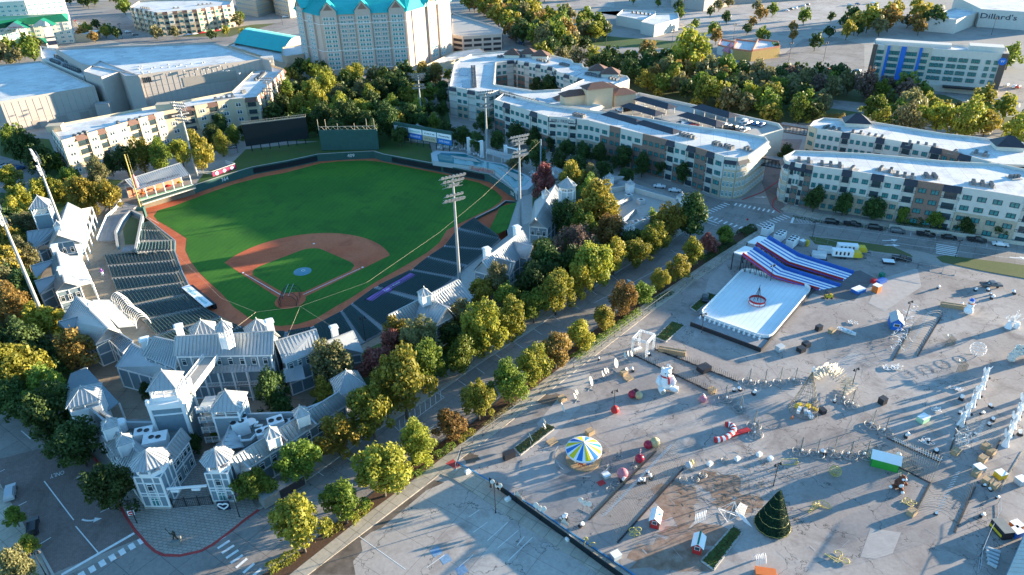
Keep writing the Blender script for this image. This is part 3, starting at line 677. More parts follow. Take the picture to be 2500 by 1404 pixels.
b = B('box_office', 'tan two storey block joining the teal vaulted building to the hotel', 'building', (*G(720, 160), 0)); pl = P2([(688, 138), (700, 140), (742, 134), (742, 110), (690, 118)], 9); mass(b, pl, 0, 9, 'cream', 'roof_white', .8); b.done()
b = B('garden_hotel', 'cream hotel with dark green hipped roof and red sign at the top left corner', 'hotel', (*G(90, 110), 0))
H = hgt(100, 112, 60); pl = P2([(-40, 75), (60, 62), (168, 52), (165, 32), (60, 36), (-40, 42)], H); mass(b, pl, 0, H, 'cream_light', 'roof_white', 0); s = 1 if area2(pl) > 0 else -1
for k in (0, 1): facade(b, pl[k], pl[k + 1], s, 0, H / 5, 5, [('P', 4.5, 'cream_light', 'cream_light', 1, 1, .3), ('P', 4.5, 'cream_light', 'cream_light', 1, 1, .7)], 0, 'teal', 1.6)
facade(b, pl[2], pl[3], s, 0, H / 5, 5, [('P', 6, 'cream_light', 'cream_light', 1, 1, .3)], 0, 'teal', 1.6)
m = MB(); rd0, rd1 = G(-40, 55, H + 6), G(150, 34, H + 6)
m.face([(*pl[0], H), (*pl[1], H), (*rd0.lerp(rd1, .55), H + 6), (*rd0, H + 6)]); m.face([(*pl[1], H), (*pl[2], H), (*rd1, H + 6), (*rd0.lerp(rd1, .55), H + 6)]); m.face([(*pl[2], H), (*pl[3], H), (*rd1, H + 6)])
m.face([(*pl[3], H), (*pl[5], H), (*rd0, H + 6), (*rd1, H + 6)]); m.build('roof', 'green_roof', b.o)
for x in (40, 105):
 q = G(x, 70 - (x - 40) * .1, H); hip = MB(); w = 8; d = Vector((1, .25)).normalized(); n = Vector((.25, -1)).normalized()
 e0, e1, mm = q - d * w + n * 1.5, q + d * w + n * 1.5, q + n * 1.5; bk = -n * 9
 hip.face([(*e0, H), (*mm, H + 5), (*(mm + bk), H + 5), (*(e0 + bk), H)][::-1]); hip.face([(*e1, H), (*mm, H + 5), (*(mm + bk), H + 5), (*(e1 + bk), H)]); hip.face([(*e0, H - .01), (*e1, H - .01), (*mm, H + 4.9)], 1)
 hip.build('dormer', ['green_roof', 'stucco_white'], b.o)
 if x == 40: text_part('Garden Inn', 1.6, 'red', b.o, (mm.x + n.x * .3, mm.y + n.y * .3, H + 1.3), (d.x, d.y, 0), (0, 0, 1), width=9, name='sign_lettering')
b.done()
b = B('cream_hotel', 'upper cream wing with flat pale roof rising behind the green roofed hotel', 'hotel', (*G(90, 60), 0)); H = 26; pl = P2([(-60, 12), (60, 5), (150, -4), (150, -22), (-60, -12)], H); mass(b, pl, 0, H, 'cream_light', 'roof_white', 1); s = 1 if area2(pl) > 0 else -1
facade(b, pl[0], pl[1], s, 8, 3.4, 5, [('P', 5, 'cream_light', 'cream_light', 1, 1, .3)], 0, 'teal', 1.6); facade(b, pl[1], pl[2], s, 8, 3.4, 5, [('P', 5, 'cream_light', 'cream_light', 1, 1, .3)], 0, 'teal', 1.6); b.done()
b = B('lobby_wing', 'low cream wing with green roof at the foot of the garden hotel', 'building', (*G(110, 120), 0)); c = G(60, 118); hip_box(b, c.x, c.y, 40, 14, .15, 0, 4, 3.5, .8, 'cream_light', 'green_roof', 'roof'); c = G(200, 98); hip_box(b, c.x, c.y, 26, 16, .15, 0, 6, .4, .2, 'cream', 'roof_white', 'roof'); b.done()
b = B('marquee_tower', 'tall white marquee pylon with dark stripes behind the grey hall', 'tower', (*G(130, 118), 0)); c = G(133, 122); b.wall.box(c.x, c.y, 0, 17, 6, 3, .6, b.mi('stucco_white')); m = MB(); m.box(c.x, c.y, 4, 7, 6.2, 3.2, .6); m.box(c.x, c.y, 9, 10, 6.2, 3.2, .6); m.build('stripe', 'navy', b.o); m = MB(); m.lathe((c.x, c.y, 17), [(1.2, 0), (2.4, 1), (1.0, 3), (0, 4)], 10); m.build('finial', 'stucco_white', b.o); b.done()
b = B('far_apartment_block', 'sunlit tan apartment block with white flat roof beyond the road, top left', 'building', (*G(400, 85), 0))
H = hgt(388, 86, 32); pl = P2([(318, 20), (384, 34), (480, 26), (562, 14), (568, 4), (520, 0), (400, 2), (340, 5)], H); mass(b, pl, 0, H, 'cream', par=1); s = 1 if area2(pl) > 0 else -1
for k in (0, 1, 2): facade(b, pl[k], pl[k + 1], s, 0, H / 4, 4, [('P', 5, 'cream', 'cream', 2, 1, .5), ('B', 4.5), ('P', 5, 'cream', 'cream_light', 2, 1, .9), ('B', 4.5)], .8, 'dark', 1.8, 'tile_roof')
roof_units(b, [((345, 20), (370, 24)), ((420, 22), (440, 20)), ((480, 14), (520, 10))], H, 3.0); b.done()
for lb, pts, yb, xb in (('tan office block seen between the far apartments and the hotel tower', [(570, -22), (620, -14), (665, -26), (660, -40), (575, -38)], 46, 618), ('stone faced office block right beside the left edge of the hotel tower', [(664, -20), (700, -12), (733, -18), (733, -40), (664, -40)], 30, 700)):
 H = 20; pl = P2(pts, H); b = B('office_block', lb, 'building', (*pl[1], 0)); mass(b, pl, 0, H, 'cream'); s = 1 if area2(pl) > 0 else -1
 for k in (0, 1): facade(b, pl[k], pl[k + 1], s, 0, H / 5, 5, [('P', 4, 'cream', 'cream', 1, 1, .25)], .5, 'wf', 1.6)
 b.done()
H = 14.5
b = B('courtyard_apartment_building', 'white roofed apartment block wrapped round a courtyard, behind right field', 'building', (*G(1100, 280), 0)); mat('ring', (.7, .68, .62), .8)
outer = [(1098, 215), (1110, 158), (1150, 136), (1240, 128), (1290, 125), (1395, 150), (1400, 158), (1420, 160), (1425, 168), (1530, 190), (1536, 198), (1400, 248), (1470, 262), (1440, 270), (1340, 258), (1220, 224), (1190, 232)]
inner = [(1205, 210), (1210, 155), (1255, 150), (1265, 152), (1350, 168), (1360, 178), (1425, 198), (1370, 222), (1300, 225)]
O, I = P2(outer, H), P2(inner, H); w = b.mi('stucco_white')
r = MB(); al = O + I[::-1]; r.v = [(p.x, p.y, H) for p in al]
for t in tri(O, [I[::-1]]):
 a, c, d = (al[k] for k in t); r.f.append(tuple(t) if (c - a).cross(d - a) > 0 else tuple(t[::-1])); r.m.append(0)
r.build('roof', 'roof_white', b.o)
mw = MB(); wall_strip(mw, O, .5, 0, H + 1.0, closed=True); wall_strip(mw, I, .5, 0, H + .9, closed=True); mw.build('shell_wall', 'stucco_white', b.o)
s = 1 if area2(O) > 0 else -1; si_ = 1 if area2(I) > 0 else -1; fh = H / 4
facade(b, O[-3], O[-2], s, 0, fh, 4, [WB, BA, WC], 1.2, 'dark'); facade(b, O[-2], O[-1], s, 0, fh, 4, [WC], 1.2, 'dark'); facade(b, O[-1], O[0], s, 0, fh, 4, [WC, BA, WC, BA], 1.2, 'dark'); facade(b, O[0], O[1], s, 0, fh, 4, [WC, BA], 1.0, 'dark')
for k in range(1, len(I) - 1): facade(b, I[k], I[k + 1], -si_, 0, fh, 4, [WB, ('B', 4)], .6, 'dark')
for x, y in ((1290, 128), (1320, 133), (1460, 168), (1490, 176), (1252, 130)):
 c = G(x, y, H + 2); hip_box(b, c.x, c.y, 9, 8, -.2, H + .01, H + 1.8, 3, .8, 'cream_light', 'tile_roof')
roof_units(b, [((1155, 165), (1158, 215)), ((1215, 142), (1230, 139)), ((1260, 139), (1282, 141)), ((1312, 148), (1340, 154)), ((1368, 158), (1388, 163)), ((1430, 182), (1465, 190)), ((1487, 193), (1510, 198)), ((1215, 230), (1262, 243)), ((1280, 246), (1312, 252))], H, 1.7)
for pts in ([(1222, 148), (1250, 146), (1262, 150), (1218, 154)], [(1380, 182), (1410, 172), (1420, 178), (1395, 190)], [(1250, 235), (1290, 246), (1275, 250), (1240, 240)], [(1310, 238), (1350, 246), (1335, 256), (1300, 248)], [(1125, 165), (1140, 165), (1142, 185), (1122, 185)], [(1128, 195), (1148, 195), (1150, 215), (1130, 215)]):
 m = MB(); q = P2(pts, H + .2); m.face([(p.x, p.y, H + .2) for p in q][::1 if area2(q) > 0 else -1]); mat('solar', (.02, .06, .16), .25, .3, 3., spec=.7); m.build('solar_panels', 'solar', b.o)
b.done()
b = B('clubhouse', 'warm cream clubhouse with stepped tiled tower roofs beside the rooftop car park', 'building', (*G(1400, 290), 0))
for x, y, w, l, h in ((1375, 250, 7, 5, 15), (1402, 240, 12, 6, 19), (1432, 238, 6, 5, 16), (1458, 222, 13, 7, 22), (1486, 222, 7, 6, 17), (1516, 235, 11, 9, 17.5)):
 c = G(x, y, h - 2); hip_box(b, c.x, c.y, w, l, .32, 0, h, 2.2, .9, 'cream', 'tile_roof'); b.done(); b.wall = MB()
H = 15.2
b = B('long_apartment_building', 'long four storey brick and stucco apartment block with rounded corner facing the ballpark', 'building', (*G(1700, 430), 0))
fr = [(1208, 248), (1340, 290), (1440, 300), (1600, 340), (1700, 366), (1770, 388), (1800, 392), (1825, 386), (1840, 376), (1875, 350), (1868, 340), (1790, 325), (1640, 305), (1560, 290), (1450, 275), (1350, 262), (1230, 232)]
pl = P2(fr, H); mass(b, pl, 0, H, 'stucco_white', par=1.0); s = 1 if area2(pl) > 0 else -1; fh = H / 4
facade(b, pl[0], pl[1], s, 0, fh, 4, [WB, BA, WB], 1.2, 'dark'); facade(b, pl[1], pl[2], s, 0, fh, 4, [BA, WC, BA, WC], 1.4, 'dark')
facade(b, pl[2], pl[3], s, 0, fh, 4, [WC, ('P', 5, 'brick_brown', 'stucco_white', 3, 1), WK], 1.2, 'dark'); facade(b, pl[3], pl[4], s, 0, fh, 4, [WK, BA, WB, BA], 1.2, 'dark'); facade(b, pl[4], pl[5], s, 0, fh, 4, [WK, BA, ('P', 5, 'stone_tan', 'stucco_white', 2, 1)], 1.2, 'dark')
for k in (5, 6, 7): facade(b, pl[k], pl[k + 1], s, 0, fh, 4, [('P', 5.5, 'cream', 'stucco_white', 3, 3, .35)], 1.0, 'teal', 2.2)
facade(b, pl[8], pl[9], s, 0, fh, 4, [('P', 5.5, 'cream', 'stucco_white', 3, 2, .35)], 1.0, 'teal', 2.2)
m = MB(); ov = []
for k in range(4, 10): ov.append(pl[k])
for k in range(len(ov) - 1):
 a, c = ov[k], ov[k + 1]; d = (c - a).normalized(); n = Vector((d.y, -d.x)) * s * 1.5
 if k: m.face([(*(a + n), H - 1.4), (*(c + n), H - 1.4), (*c, H + .2), (*a, H + .2)])
m.build('corner_canopy', 'dark_metal_roof', b.o)
d = (pl[2] - pl[1]).normalized(); n = Vector((d.y, -d.x)) * s; q = pl[1].lerp(pl[2], .35) + n * 1.0
m = MB(); m.beam((q.x - d.x * 6, q.y - d.y * 6, H - .3), (q.x + d.x * 6, q.y + d.y * 6, H - .3), .3, 3); sg = m.build('sign_board', 'stucco_white', b.o); text_part('AMLI FRISCO', 1.9, 'navy', sg, (q.x + n.x * .2, q.y + n.y * .2, H - .2), (d.x, d.y, 0), (0, 0, 1), width=10.5)
roof_units(b, [((1400, 282), (1428, 288)), ((1810, 362), (1835, 370)), ((1740, 352), (1790, 366)), ((1655, 330), (1700, 340))], H, 1.5); b.done()
H = 12.0
b = B('parking_structure', 'open rooftop car park deck full of cars behind the long apartment block', 'garage', (*G(1700, 330), 0))
pl = P2([(1440, 282), (1530, 240), (1560, 232), (1900, 308), (1912, 322), (1800, 352), (1640, 318)], H); mass(b, pl, 0, H, 'cream_light', 'concrete', 1.3); b.done()
DECK = H
carp = proto('carport', 'carport', 'carports on the roof deck')
m = MB(); m.face([(-11, -3.6, 3.0), (11, -3.6, 3.0), (8, 0, 4.6), (-8, 0, 4.6)]); m.face([(11, 3.6, 3.0), (-11, 3.6, 3.0), (-8, 0, 4.6), (8, 0, 4.6)]); m.face([(11, -3.6, 3), (11, 3.6, 3), (8, 0, 4.6)]); m.face([(-11, 3.6, 3), (-11, -3.6, 3), (-8, 0, 4.6)]); m.face([(-11, 3.6, 2.98), (11, 3.6, 2.98), (11, -3.6, 2.98), (-11, -3.6, 2.98)]); m.build('hipped_roof', 'dark_metal_roof', carp)
for x in (-9.5, -3.2, 3.2, 9.5):
 for y in (-2.8, 2.8): m = MB(); m.beam((x, y, 0), (x, y, 3), .25); m.build('post', 'cream_light', carp)
cps = [(1600, 252), (1568, 268), (1745, 272), (1712, 292), (1520, 290), (1606, 312)]
for i, (x, y) in enumerate(cps):
 c = G(x, y, DECK + 3); e = G(x + 40, y + 11.5, DECK + 3); place(carp, (c.x, c.y, DECK + .02), math.atan2(e.y - c.y, e.x - c.x), 'dark hipped carport roof on posts, %s on the roof deck' % ['at the back left', 'second from the back left', 'at the back right', 'in the middle right', 'nearest the front left', 'nearest the sign'][i])
H = 14.8
for lb, fr, fc, un, sd in (('curved corner white roofed apartment block with brick bays along the right hand street', [(1918, 398), (1930, 402), (1985, 412), (2080, 424), (2240, 448), (2420, 475), (2560, 498), (2620, 420), (2560, 410), (2330, 400), (2120, 380), (1940, 372), (1914, 386)], (1, 2, 3, 4, 5),
     [((1938, 393), (1985, 397)), ((1995, 402), (2060, 408)), ((2065, 412), (2095, 418)), ((2138, 413), (2185, 422)), ((2180, 428), (2235, 436)), ((2252, 432), (2290, 434)), ((2365, 448), (2430, 456)), ((2465, 430), (2485, 440))], 5),
 ('rear apartment wing with white flat roof and dark awnings behind the curved corner block', [(1975, 312), (1995, 320), (2160, 345), (2300, 370), (2420, 402), (2600, 440), (2640, 385), (2480, 350), (2300, 330), (2120, 300), (2010, 292), (1985, 300)], (1, 2, 3),
     [((2010, 312), (2050, 322)), ((2072, 325), (2110, 330)), ((2112, 333), (2160, 340)), ((2210, 352), (2290, 362)), ((2315, 372), (2345, 378)), ((2370, 374), (2415, 382))], 9)):
 pl = P2(fr, H); b = B('apartment_wing', lb, 'building', (*pl[2], 0)); mass(b, pl, 0, H, 'stucco_white', par=.9); s = 1 if area2(pl) > 0 else -1; fh = H / 4
 pats = [[BA, WB, BA, WK], [WB, WC, BA], [WC, BA, WC, BA], [WK, BA, WC], [WC, BA]]
 for i, k in enumerate(fc): facade(b, pl[k], pl[k + 1], s, 0, fh, 4, pats[(i + (sd == 9)) % 5], 1.2, 'dark')
 if sd == 5:
  facade(b, pl[0], pl[1], s, 0, fh, 4, [('P', 5, 'cream', 'stucco_white', 3, 3, .3)], 1, 'teal', 2.2); facade(b, pl[-1], pl[0], s, 0, fh, 4, [('P', 5, 'cream', 'stucco_white', 3, 3, .3)], 1, 'teal', 2.2)
  m = MB()
  for k in (-1, 0, 1):
   a, c = pl[k], pl[k + 1]; d = (c - a).normalized(); n = Vector((d.y, -d.x)) * s * 1.5; m.face([(*(a + n), H - 1.4), (*(c + n), H - 1.4), (*c, H + .2), (*a, H + .2)])
  m.build('corner_canopy', 'dark_metal_roof', b.o)
 else: facade(b, pl[0], pl[1], s, 0, fh, 4, [('P', 5, 'cream', 'cream', 3, 1, .3)], 1, 'dark')
 for i, (p, q) in enumerate(un): roof_units(b, [(p, q)], H, 2.3, 1.05, 3, i + sd)
 if sd == 9:
  for x, y in ((2092, 294), (2462, 350)):
   c = G(x, y, H + 2); hip_box(b, c.x, c.y, 9, 7, -.25, H + .01, H + 1.8, 3.2, .8, 'cream_light', 'dark_metal_roof')
 b.done()
b = B('footbridge', 'covered dark roofed footbridge crossing between the two apartment blocks', 'bridge', (*G(1880, 400), 0))
for (x0, y0), (x1, y1), z in (((1845, 398), (1915, 410), 8), ((1905, 318), (1975, 330), 8)):
 a, c = G3(x0, y0, z), G3(x1, y1, z); m = MB(); m.beam(a, c, 3, .4, 1); m.beam(a + Vector((0, 0, 3)), c + Vector((0, 0, 3)), 3.6, .5, 0)
 for i in range(9):
  p = a.lerp(c, i / 8)
  for dy in (-1.4, 1.4): m.beam(p + Vector((0, dy, 0)), p + Vector((0, dy, 3)), .15, .15, 1)
 m.beam(a + Vector((0, -1.45, 1)), c + Vector((0, -1.45, 1)), .08, .1, 1); m.build('span', ['dark_metal_roof', 'black_metal'], b.o)
b.done()
H = hgt(2108, 206, 112)
b = B('striped_hotel', 'white five storey hotel with three bright blue vertical stripes and dark end panels', 'hotel', (*G(2113, 200), 0))
f0, f1 = G(2110, 207), G(2430, 236); d = (f1 - f0).normalized(); n = Vector((d.y, -d.x)); L = (f1 - f0).length; bk = -n * 17; pl = [f0, f1, f1 + bk, f0 + bk]
mass(b, pl, 0, H, 'stucco_white', 'roof_white', 1.0); mat('dark_panel', (.12, .085, .07), .7, .1, 2.); mat('stripe_blue', (.02, .14, .52), .5, .08); mat('stone_pale', (.50, .46, .38), .85, .12, 1.5)
def stripe(t0, t1, z0, z1, mt, dp=.25, nm='panel'):
 a, c = f0.lerp(f1, t0) + n * dp / 2, f0.lerp(f1, t1) + n * dp / 2; m = MB(); m.beam((a.x, a.y, (z0 + z1) / 2), (c.x, c.y, (z0 + z1) / 2), dp, z1 - z0); m.build(nm, mt, b.o)
stripe(0, .035, 3.6, H + 1.2, 'dark_panel', .8); stripe(.955, 1.0, 3.6, H + .9, 'dark_panel', .8); stripe(-.005, 1.0, 0, 3.6, 'stone_pale', .4, 'plinth'); stripe(.09, .455, 3.7, H + 1.4, 'stone_pale', .3)
for t0, t1 in ((.115, .135), (.222, .262), (.36, .382)): stripe(t0, t1, .2, H + 1.0, 'stripe_blue', 1.0, 'blue_stripe')
stripe(.60, .87, 3.0, 3.9, 'black_metal', 3.5, 'entrance_canopy')
fh = (H - 3.6) / 5; ang = math.atan2(-n.x, n.y) + math.pi
for t in (.055, .078, .15, .175, .2, .277, .302, .332, .395, .42, .475, .51, .545, .60, .635, .68, .715, .77, .80, .875, .93):
 for f in range(5 if t < .46 else 4):
  z = 4.2 + (f + (0 if t < .46 else 1)) * fh - (0 if t >= .46 else fh) if False else 4.1 + f * (H - 4.4) / 5 + (0 if t < .46 else (H - 4.4) / 5 * .6)
  if z + 2 > H: continue
  b.window(f0.lerp(f1, t) + n * .34, z, 2.0, 2.1, ang, 'dark')
c = f1.lerp(f0, .03) + n * 1.0; m = MB(); p0 = Vector((c.x, c.y, H - 3)); m.tube([p0 - Vector((n.x, n.y, 0)) * .1, p0 + Vector((n.x, n.y, 0)) * .2], 1.9, 20); sg = m.build('round_sign', 'stripe_blue', b.o); q = p0 + Vector((n.x, n.y, 0)) * .25; text_part('W', 1.8, 'white_paint', sg, q, (d.x, d.y, 0), (0, 0, 1))
e = f1 + bk * .5; facade(b, f1, f1 + bk, 1, 0, H / 5, 5, [('P', 6, 'cream', 'cream', 2, 0, .2)], 0)
c = f0.lerp(f1, .84) + bk * .45; m = MB(); m.box(c.x, c.y, H, H + 3.2, 16, 9, math.atan2(d.y, d.x)); m.build('penthouse', 'stucco_white', b.o); c = f0.lerp(f1, .3) + bk * .7; m = MB(); m.box(c.x, c.y, H, H + 1.8, 38, 7, math.atan2(d.y, d.x)); m.build('roof_screen', 'stucco_white', b.o); b.done()
b = B('white_restaurant', 'low white restaurant with angled flat roofs among empty car parks, top centre', 'restaurant', (*G(1580, 80), 0))
for pts, h in (([(1505, 40), (1570, 52), (1600, 46), (1600, 30), (1520, 26)], 7), ([(1565, 56), (1598, 64), (1658, 48), (1655, 34), (1600, 36)], 8)):
 pl = P2(pts, h); mass(b, pl, 0, h, 'stucco_white', 'roof_white', 1)
for x0, y0, x1, y1 in ((1525, 52, 1540, 58), (1605, 70, 1638, 62)):
 a, c = G3(x0, y0 + 3, 1.8), G3(x1, y1 + 3, 1.8); m = MB(); m.beam(a, c, .3, 3); m.build('shopfront', 'dark_glass', b.o)
roof_units(b, [((1540, 32), (1590, 38))], 7, 4, 1.6, 1); b.done()
b = B('terracotta_restaurant', 'small restaurant with ochre walls, terracotta parapets and a pink pyramid porch', 'restaurant', (*G(1830, 135), 0)); mat('terracotta', (.5, .20, .12), .8, .15); mat('ochre', (.45, .30, .10), .8, .1); mat('pinkish', (.5, .18, .22), .7)
for pts, h, mt in (([(1752, 112), (1790, 122), (1800, 106), (1760, 98)], 5.5, 'stucco_white'), ([(1790, 122), (1836, 128), (1850, 104), (1795, 98)], 6, 'ochre'), ([(1836, 126), (1905, 116), (1900, 104), (1850, 98)], 6.5, 'ochre')):
 pl = P2(pts, h); mass(b, pl, 0, h, mt, 'roof_white', 1.1, .6, 'terracotta')
c = G(1780, 138); hip_box(b, c.x, c.y, 6, 6, .3, 0, 3.5, 6, 1, 'ochre', 'pinkish', 'porch_roof')
for x0, y0, x1, y1 in ((1808, 137, 1820, 139), (1846, 138, 1870, 134)):
 a, c = G3(x0, y0, 1.8), G3(x1, y1, 1.8); m = MB(); m.beam(a, c, .6, 3); m.build('green_awning', 'green_roof', b.o)
b.done()
b = B('department_store', 'pale windowless department store with angled white parapets in the top right corner', 'store', (*G(2380, 80), 0))
H = 9
for pts, h in (([(2262, 46), (2335, 52), (2400, 28), (2330, 22)], 9), ([(2395, 26), (2520, 34), (2640, 30), (2640, -12), (2330, -6)], 12)):
 pl = P2(pts, h); mass(b, pl, 0, h, 'stucco_white', 'roof_white', 1.2)
a, c = P2([(2395, 26), (2520, 34)], 12); d = (c - a).normalized(); n = Vector((d.y, -d.x)); q = a.lerp(c, .38) + n * .3; text_part("Dillard's", 5.5, 'navy', b.o, (q.x, q.y, 8.3), (d.x, d.y, 0), (0, 0, 1), width=24, name='store_lettering'); b.done()
b = B('corner_store', 'grey store with a pink sign panel at the top edge behind the white restaurant', 'store', (*G(1700, 25), 0)); pl = P2([(1640, -10), (1720, 2), (1780, -10), (1760, -30), (1650, -30)], 9); mass(b, pl, 0, 9, 'panel_grey', 'roof_white', 1)
a, c = pl[0], pl[1]; n = Vector((c - a).normalized()); q = a.lerp(c, .4); m = MB(); m.beam((q.x, q.y - .6, 7), (q.x + 9, q.y - 2.2, 7), .4, 4); m.build('sign_panel', 'pinkish', b.o); b.done()
b = B('outparcel_shop', 'long low grey shop building at the very top edge right of the pink sign', 'store', (*G(1900, 10), 0)); pl = P2([(1790, -8), (2000, -22), (2000, -34), (1790, -24)], 7); mass(b, pl, 0, 7, 'panel_grey'); b.done()
# ================================================================== BALLPARK BUILDINGS
def V(p): return G3(*p)
def plane(m, a, b_, c, d, step=.8, rib=.16):
 m.face([a, b_, c, d]); n = (b_ - a).cross(d - a).normalized()
 if n.z < 0: m.f[-1] = m.f[-1][::-1]; n = -n
 L = (b_ - a).length; k = max(2, int(L / step))
 for i in range(k + 1):
  t = i / k; m.beam(a.lerp(b_, t) + n * .07, d.lerp(c, t) + n * .07, .13, rib)
def shrink(pts, by):
 n = len(pts); cen = sum(pts, Vector((0, 0, 0))) / n; o = []
 for p in pts: d = Vector((cen.x - p.x, cen.y - p.y, 0)); o.append(p + d.normalized() * by if d.length > by else p.copy())
 return o
def skin(b, pts, z0=0.0, m='siding', drop=.25):
 w = b.mi(m); n = len(pts); cen = sum(pts, Vector((0, 0, 0))) / n
 for k in range(n):
  a, c = pts[k], pts[(k + 1) % n]; q = [(a.x, a.y, z0), (c.x, c.y, z0), (c.x, c.y, c.z - drop), (a.x, a.y, a.z - drop)]
  nn = (Vector(q[1]) - Vector(q[0])).cross(Vector(q[3]) - Vector(q[0])); o = Vector(((a.x + c.x) / 2 - cen.x, (a.y + c.y) / 2 - cen.y, 0))
  b.wall.face(q if nn.dot(o) > 0 else q[::-1], w)
def trims(b, pts, z0=0.0, every=3.2, drop=.3, bands=(0,)):
 m = MB(); n = len(pts); cen = sum(pts, Vector((0, 0, 0))) / n
 for k in range(n):
  a, c = pts[k], pts[(k + 1) % n]; d = (c - a); L = Vector((d.x, d.y)).length
  if L < .5: continue
  nn = Vector((d.y, -d.x, 0)).normalized()
  if nn.dot((a + c) / 2 - cen) < 0: nn = -nn
  q = max(1, round(L / every))
  for i in range(q + 1):
   t = i / q; p = a.lerp(c, t) + nn * .06; m.beam((p.x, p.y, z0), (p.x, p.y, p.z - drop), .26, .14)
  for zz in bands: m.beam((a.x + nn.x * .07, a.y + nn.y * .07, z0 + zz + .15), (c.x + nn.x * .07, c.y + nn.y * .07, z0 + zz + .15), .14, .3)
  m.beam((a.x + nn.x * .07, a.y + nn.y * .07, a.z - drop), (c.x + nn.x * .07, c.y + nn.y * .07, c.z - drop), .14, .4)
 m.build('trim', 'trim_white', b.o)
def wrow(b, a, c, z, n, w, h, out=.12, kind='single', cen=None):
 d = (c - a); d.z = 0; nn = Vector((d.y, -d.x, 0)).normalized()
 if cen is not None and nn.dot((a + c) / 2 - cen) < 0: nn = -nn
 ang = math.atan2(-nn.x, nn.y) + math.pi
 for i in range(n): p = a.lerp(c, (i + .5) / n) + nn * out; b.window(p, z, w, h, ang, kind)
def gab(b, e0, e1, r1, r0, z0=0.0, m='siding', walls=True, mirror=True, ov=.5, wins=None, tr=True, px=True, porch=0):
 """gable roof from its seen slope (eave e0-e1 below ridge r0-r1); the far slope is its mirror image"""
 if px: e0, e1, r1, r0 = V(e0), V(e1), V(r1), V(r0)
 rf = MB(); plane(rf, e0, e1, r1, r0)
 rd = Vector((r1.x - r0.x, r1.y - r0.y, 0)).normalized(); q = Vector((-rd.y, rd.x, 0))
 def mir(p): k = (Vector((p.x, p.y, 0)) - Vector((r0.x, r0.y, 0))).dot(q); return p - q * (2 * k)
 f0, f1 = mir(e0), mir(e1)
 if mirror: plane(rf, f1, f0, r0, r1)
 rf.beam(r0 + Vector((0, 0, .12)), r1 + Vector((0, 0, .12)), .35, .14); rf.build('roof', 'seam_roof', b.o)
 if walls:
  if mirror: pts = shrink([e0, e1, f1, f0], ov * 1.6)
  else: pts = shrink([e0, e1, Vector((r1.x, r1.y, e1.z)), Vector((r0.x, r0.y, e0.z))], ov)
  if z0 >= 0 or True: skin(b, pts, z0, m)
  g = MB()
  for (x, y, r) in ((0, 3, r0), (1, 2, r1)):
   rr = r + ((sum(pts, Vector((0, 0, 0))) / 4 - r) * Vector((1, 1, 0)).length * 0) ; cx = (pts[x] + pts[y]) / 2
   top = Vector((cx.x, cx.y, r.z - .45)) if mirror else Vector((pts[y].x, pts[y].y, r.z - .4))
   q3 = [pts[x] - Vector((0, 0, .25)), pts[y] - Vector((0, 0, .25)), top]; g.face(q3); g.face([p + (cx - sum(pts, Vector((0, 0, 0))) / 4).normalized() * .03 for p in q3[::-1]])
   g.beam(q3[0], q3[1], .3, .3, 1); g.beam(q3[0], q3[2], .3, .3, 1); g.beam(q3[1], q3[2], .3, .3, 1)
  g.build('gable', ['siding_light', 'trim_white'], b.o)
  if tr: trims(b, pts, z0, bands=(0, 3.4) if e0.z - z0 > 6 else (0,))
  if wins:
   cen = sum(pts, Vector((0, 0, 0))) / 4
   for (i, j, zz, n) in wins: wrow(b, pts[i], pts[j], zz, n, 1.1, 1.9, .14, 'wf' if False else 'single', cen)
  return pts
def pyr(b, x, y, ze, w, rot, rise, n=4, z0=None, m='siding', ov=.5, open_=0.0, name='tower_roof', flare=True):
 """tower or cupola: body, open lantern with posts, pyramid roof; x,y is the photo spot of its eave centre"""
 c = G(x, y, ze); r = w / 2 / math.cos(math.pi / n); ring = lambda rr, z: [Vector((c.x + rr * math.cos(rot + 2 * math.pi * (k + .5) / n), c.y + rr * math.sin(rot + 2 * math.pi * (k + .5) / n), z)) for k in range(n)]
 t = MB(); e = ring(r + ov, ze); top = Vector((c.x, c.y, ze + rise))
 for k in range(n):
  a, d = e[k], e[(k + 1) % n]; t.face([a, d, top]); nn = (d - a).cross(top - a).normalized(); L = (d - a).length; q = max(3, int(L / .8))
  for i in range(1, q):
   s = i / q; g = 1 - abs(2 * s - 1); p = a.lerp(d, s); mid = (a + d) / 2; end = p.lerp(p + (top - mid), g) + nn * .06; t.beam(p + nn * .06, end, .13, .14)
  t.beam(a + nn * .05, top + nn * .05, .22, .16)
 t.face([p - Vector((0, 0, .02)) for p in e[::-1]]); t.lathe(tuple(top), [(.18, -.1), (.12, .4), (0, .6)], 6); t.build(name, 'seam_roof', b.o)
 if z0 is not None:
  zt = ze - open_; pts = ring(r, zt); w_ = b.mi(m)
  b.wall.prism([(p.x, p.y) for p in pts], z0, zt, w_, w_)
  g = MB()
  for p in pts: g.beam((p.x, p.y, z0), (p.x, p.y, ze), .3)
  for k in range(n):
   a, d = pts[k], pts[(k + 1) % n]; g.beam(Vector((a.x, a.y, zt)), Vector((d.x, d.y, zt)), .3, .35); g.beam(Vector((a.x, a.y, ze - .2)), Vector((d.x, d.y, ze - .2)), .3, .4)
   if open_:
    g.beam(Vector((a.x, a.y, zt + .9)), Vector((d.x, d.y, zt + .9)), .12, .12); mm = (a + d) / 2; g.beam((mm.x, mm.y, zt), (mm.x, mm.y, ze), .18)
  g.build('lantern_posts' if open_ else 'corner_trim', 'trim_white', b.o)
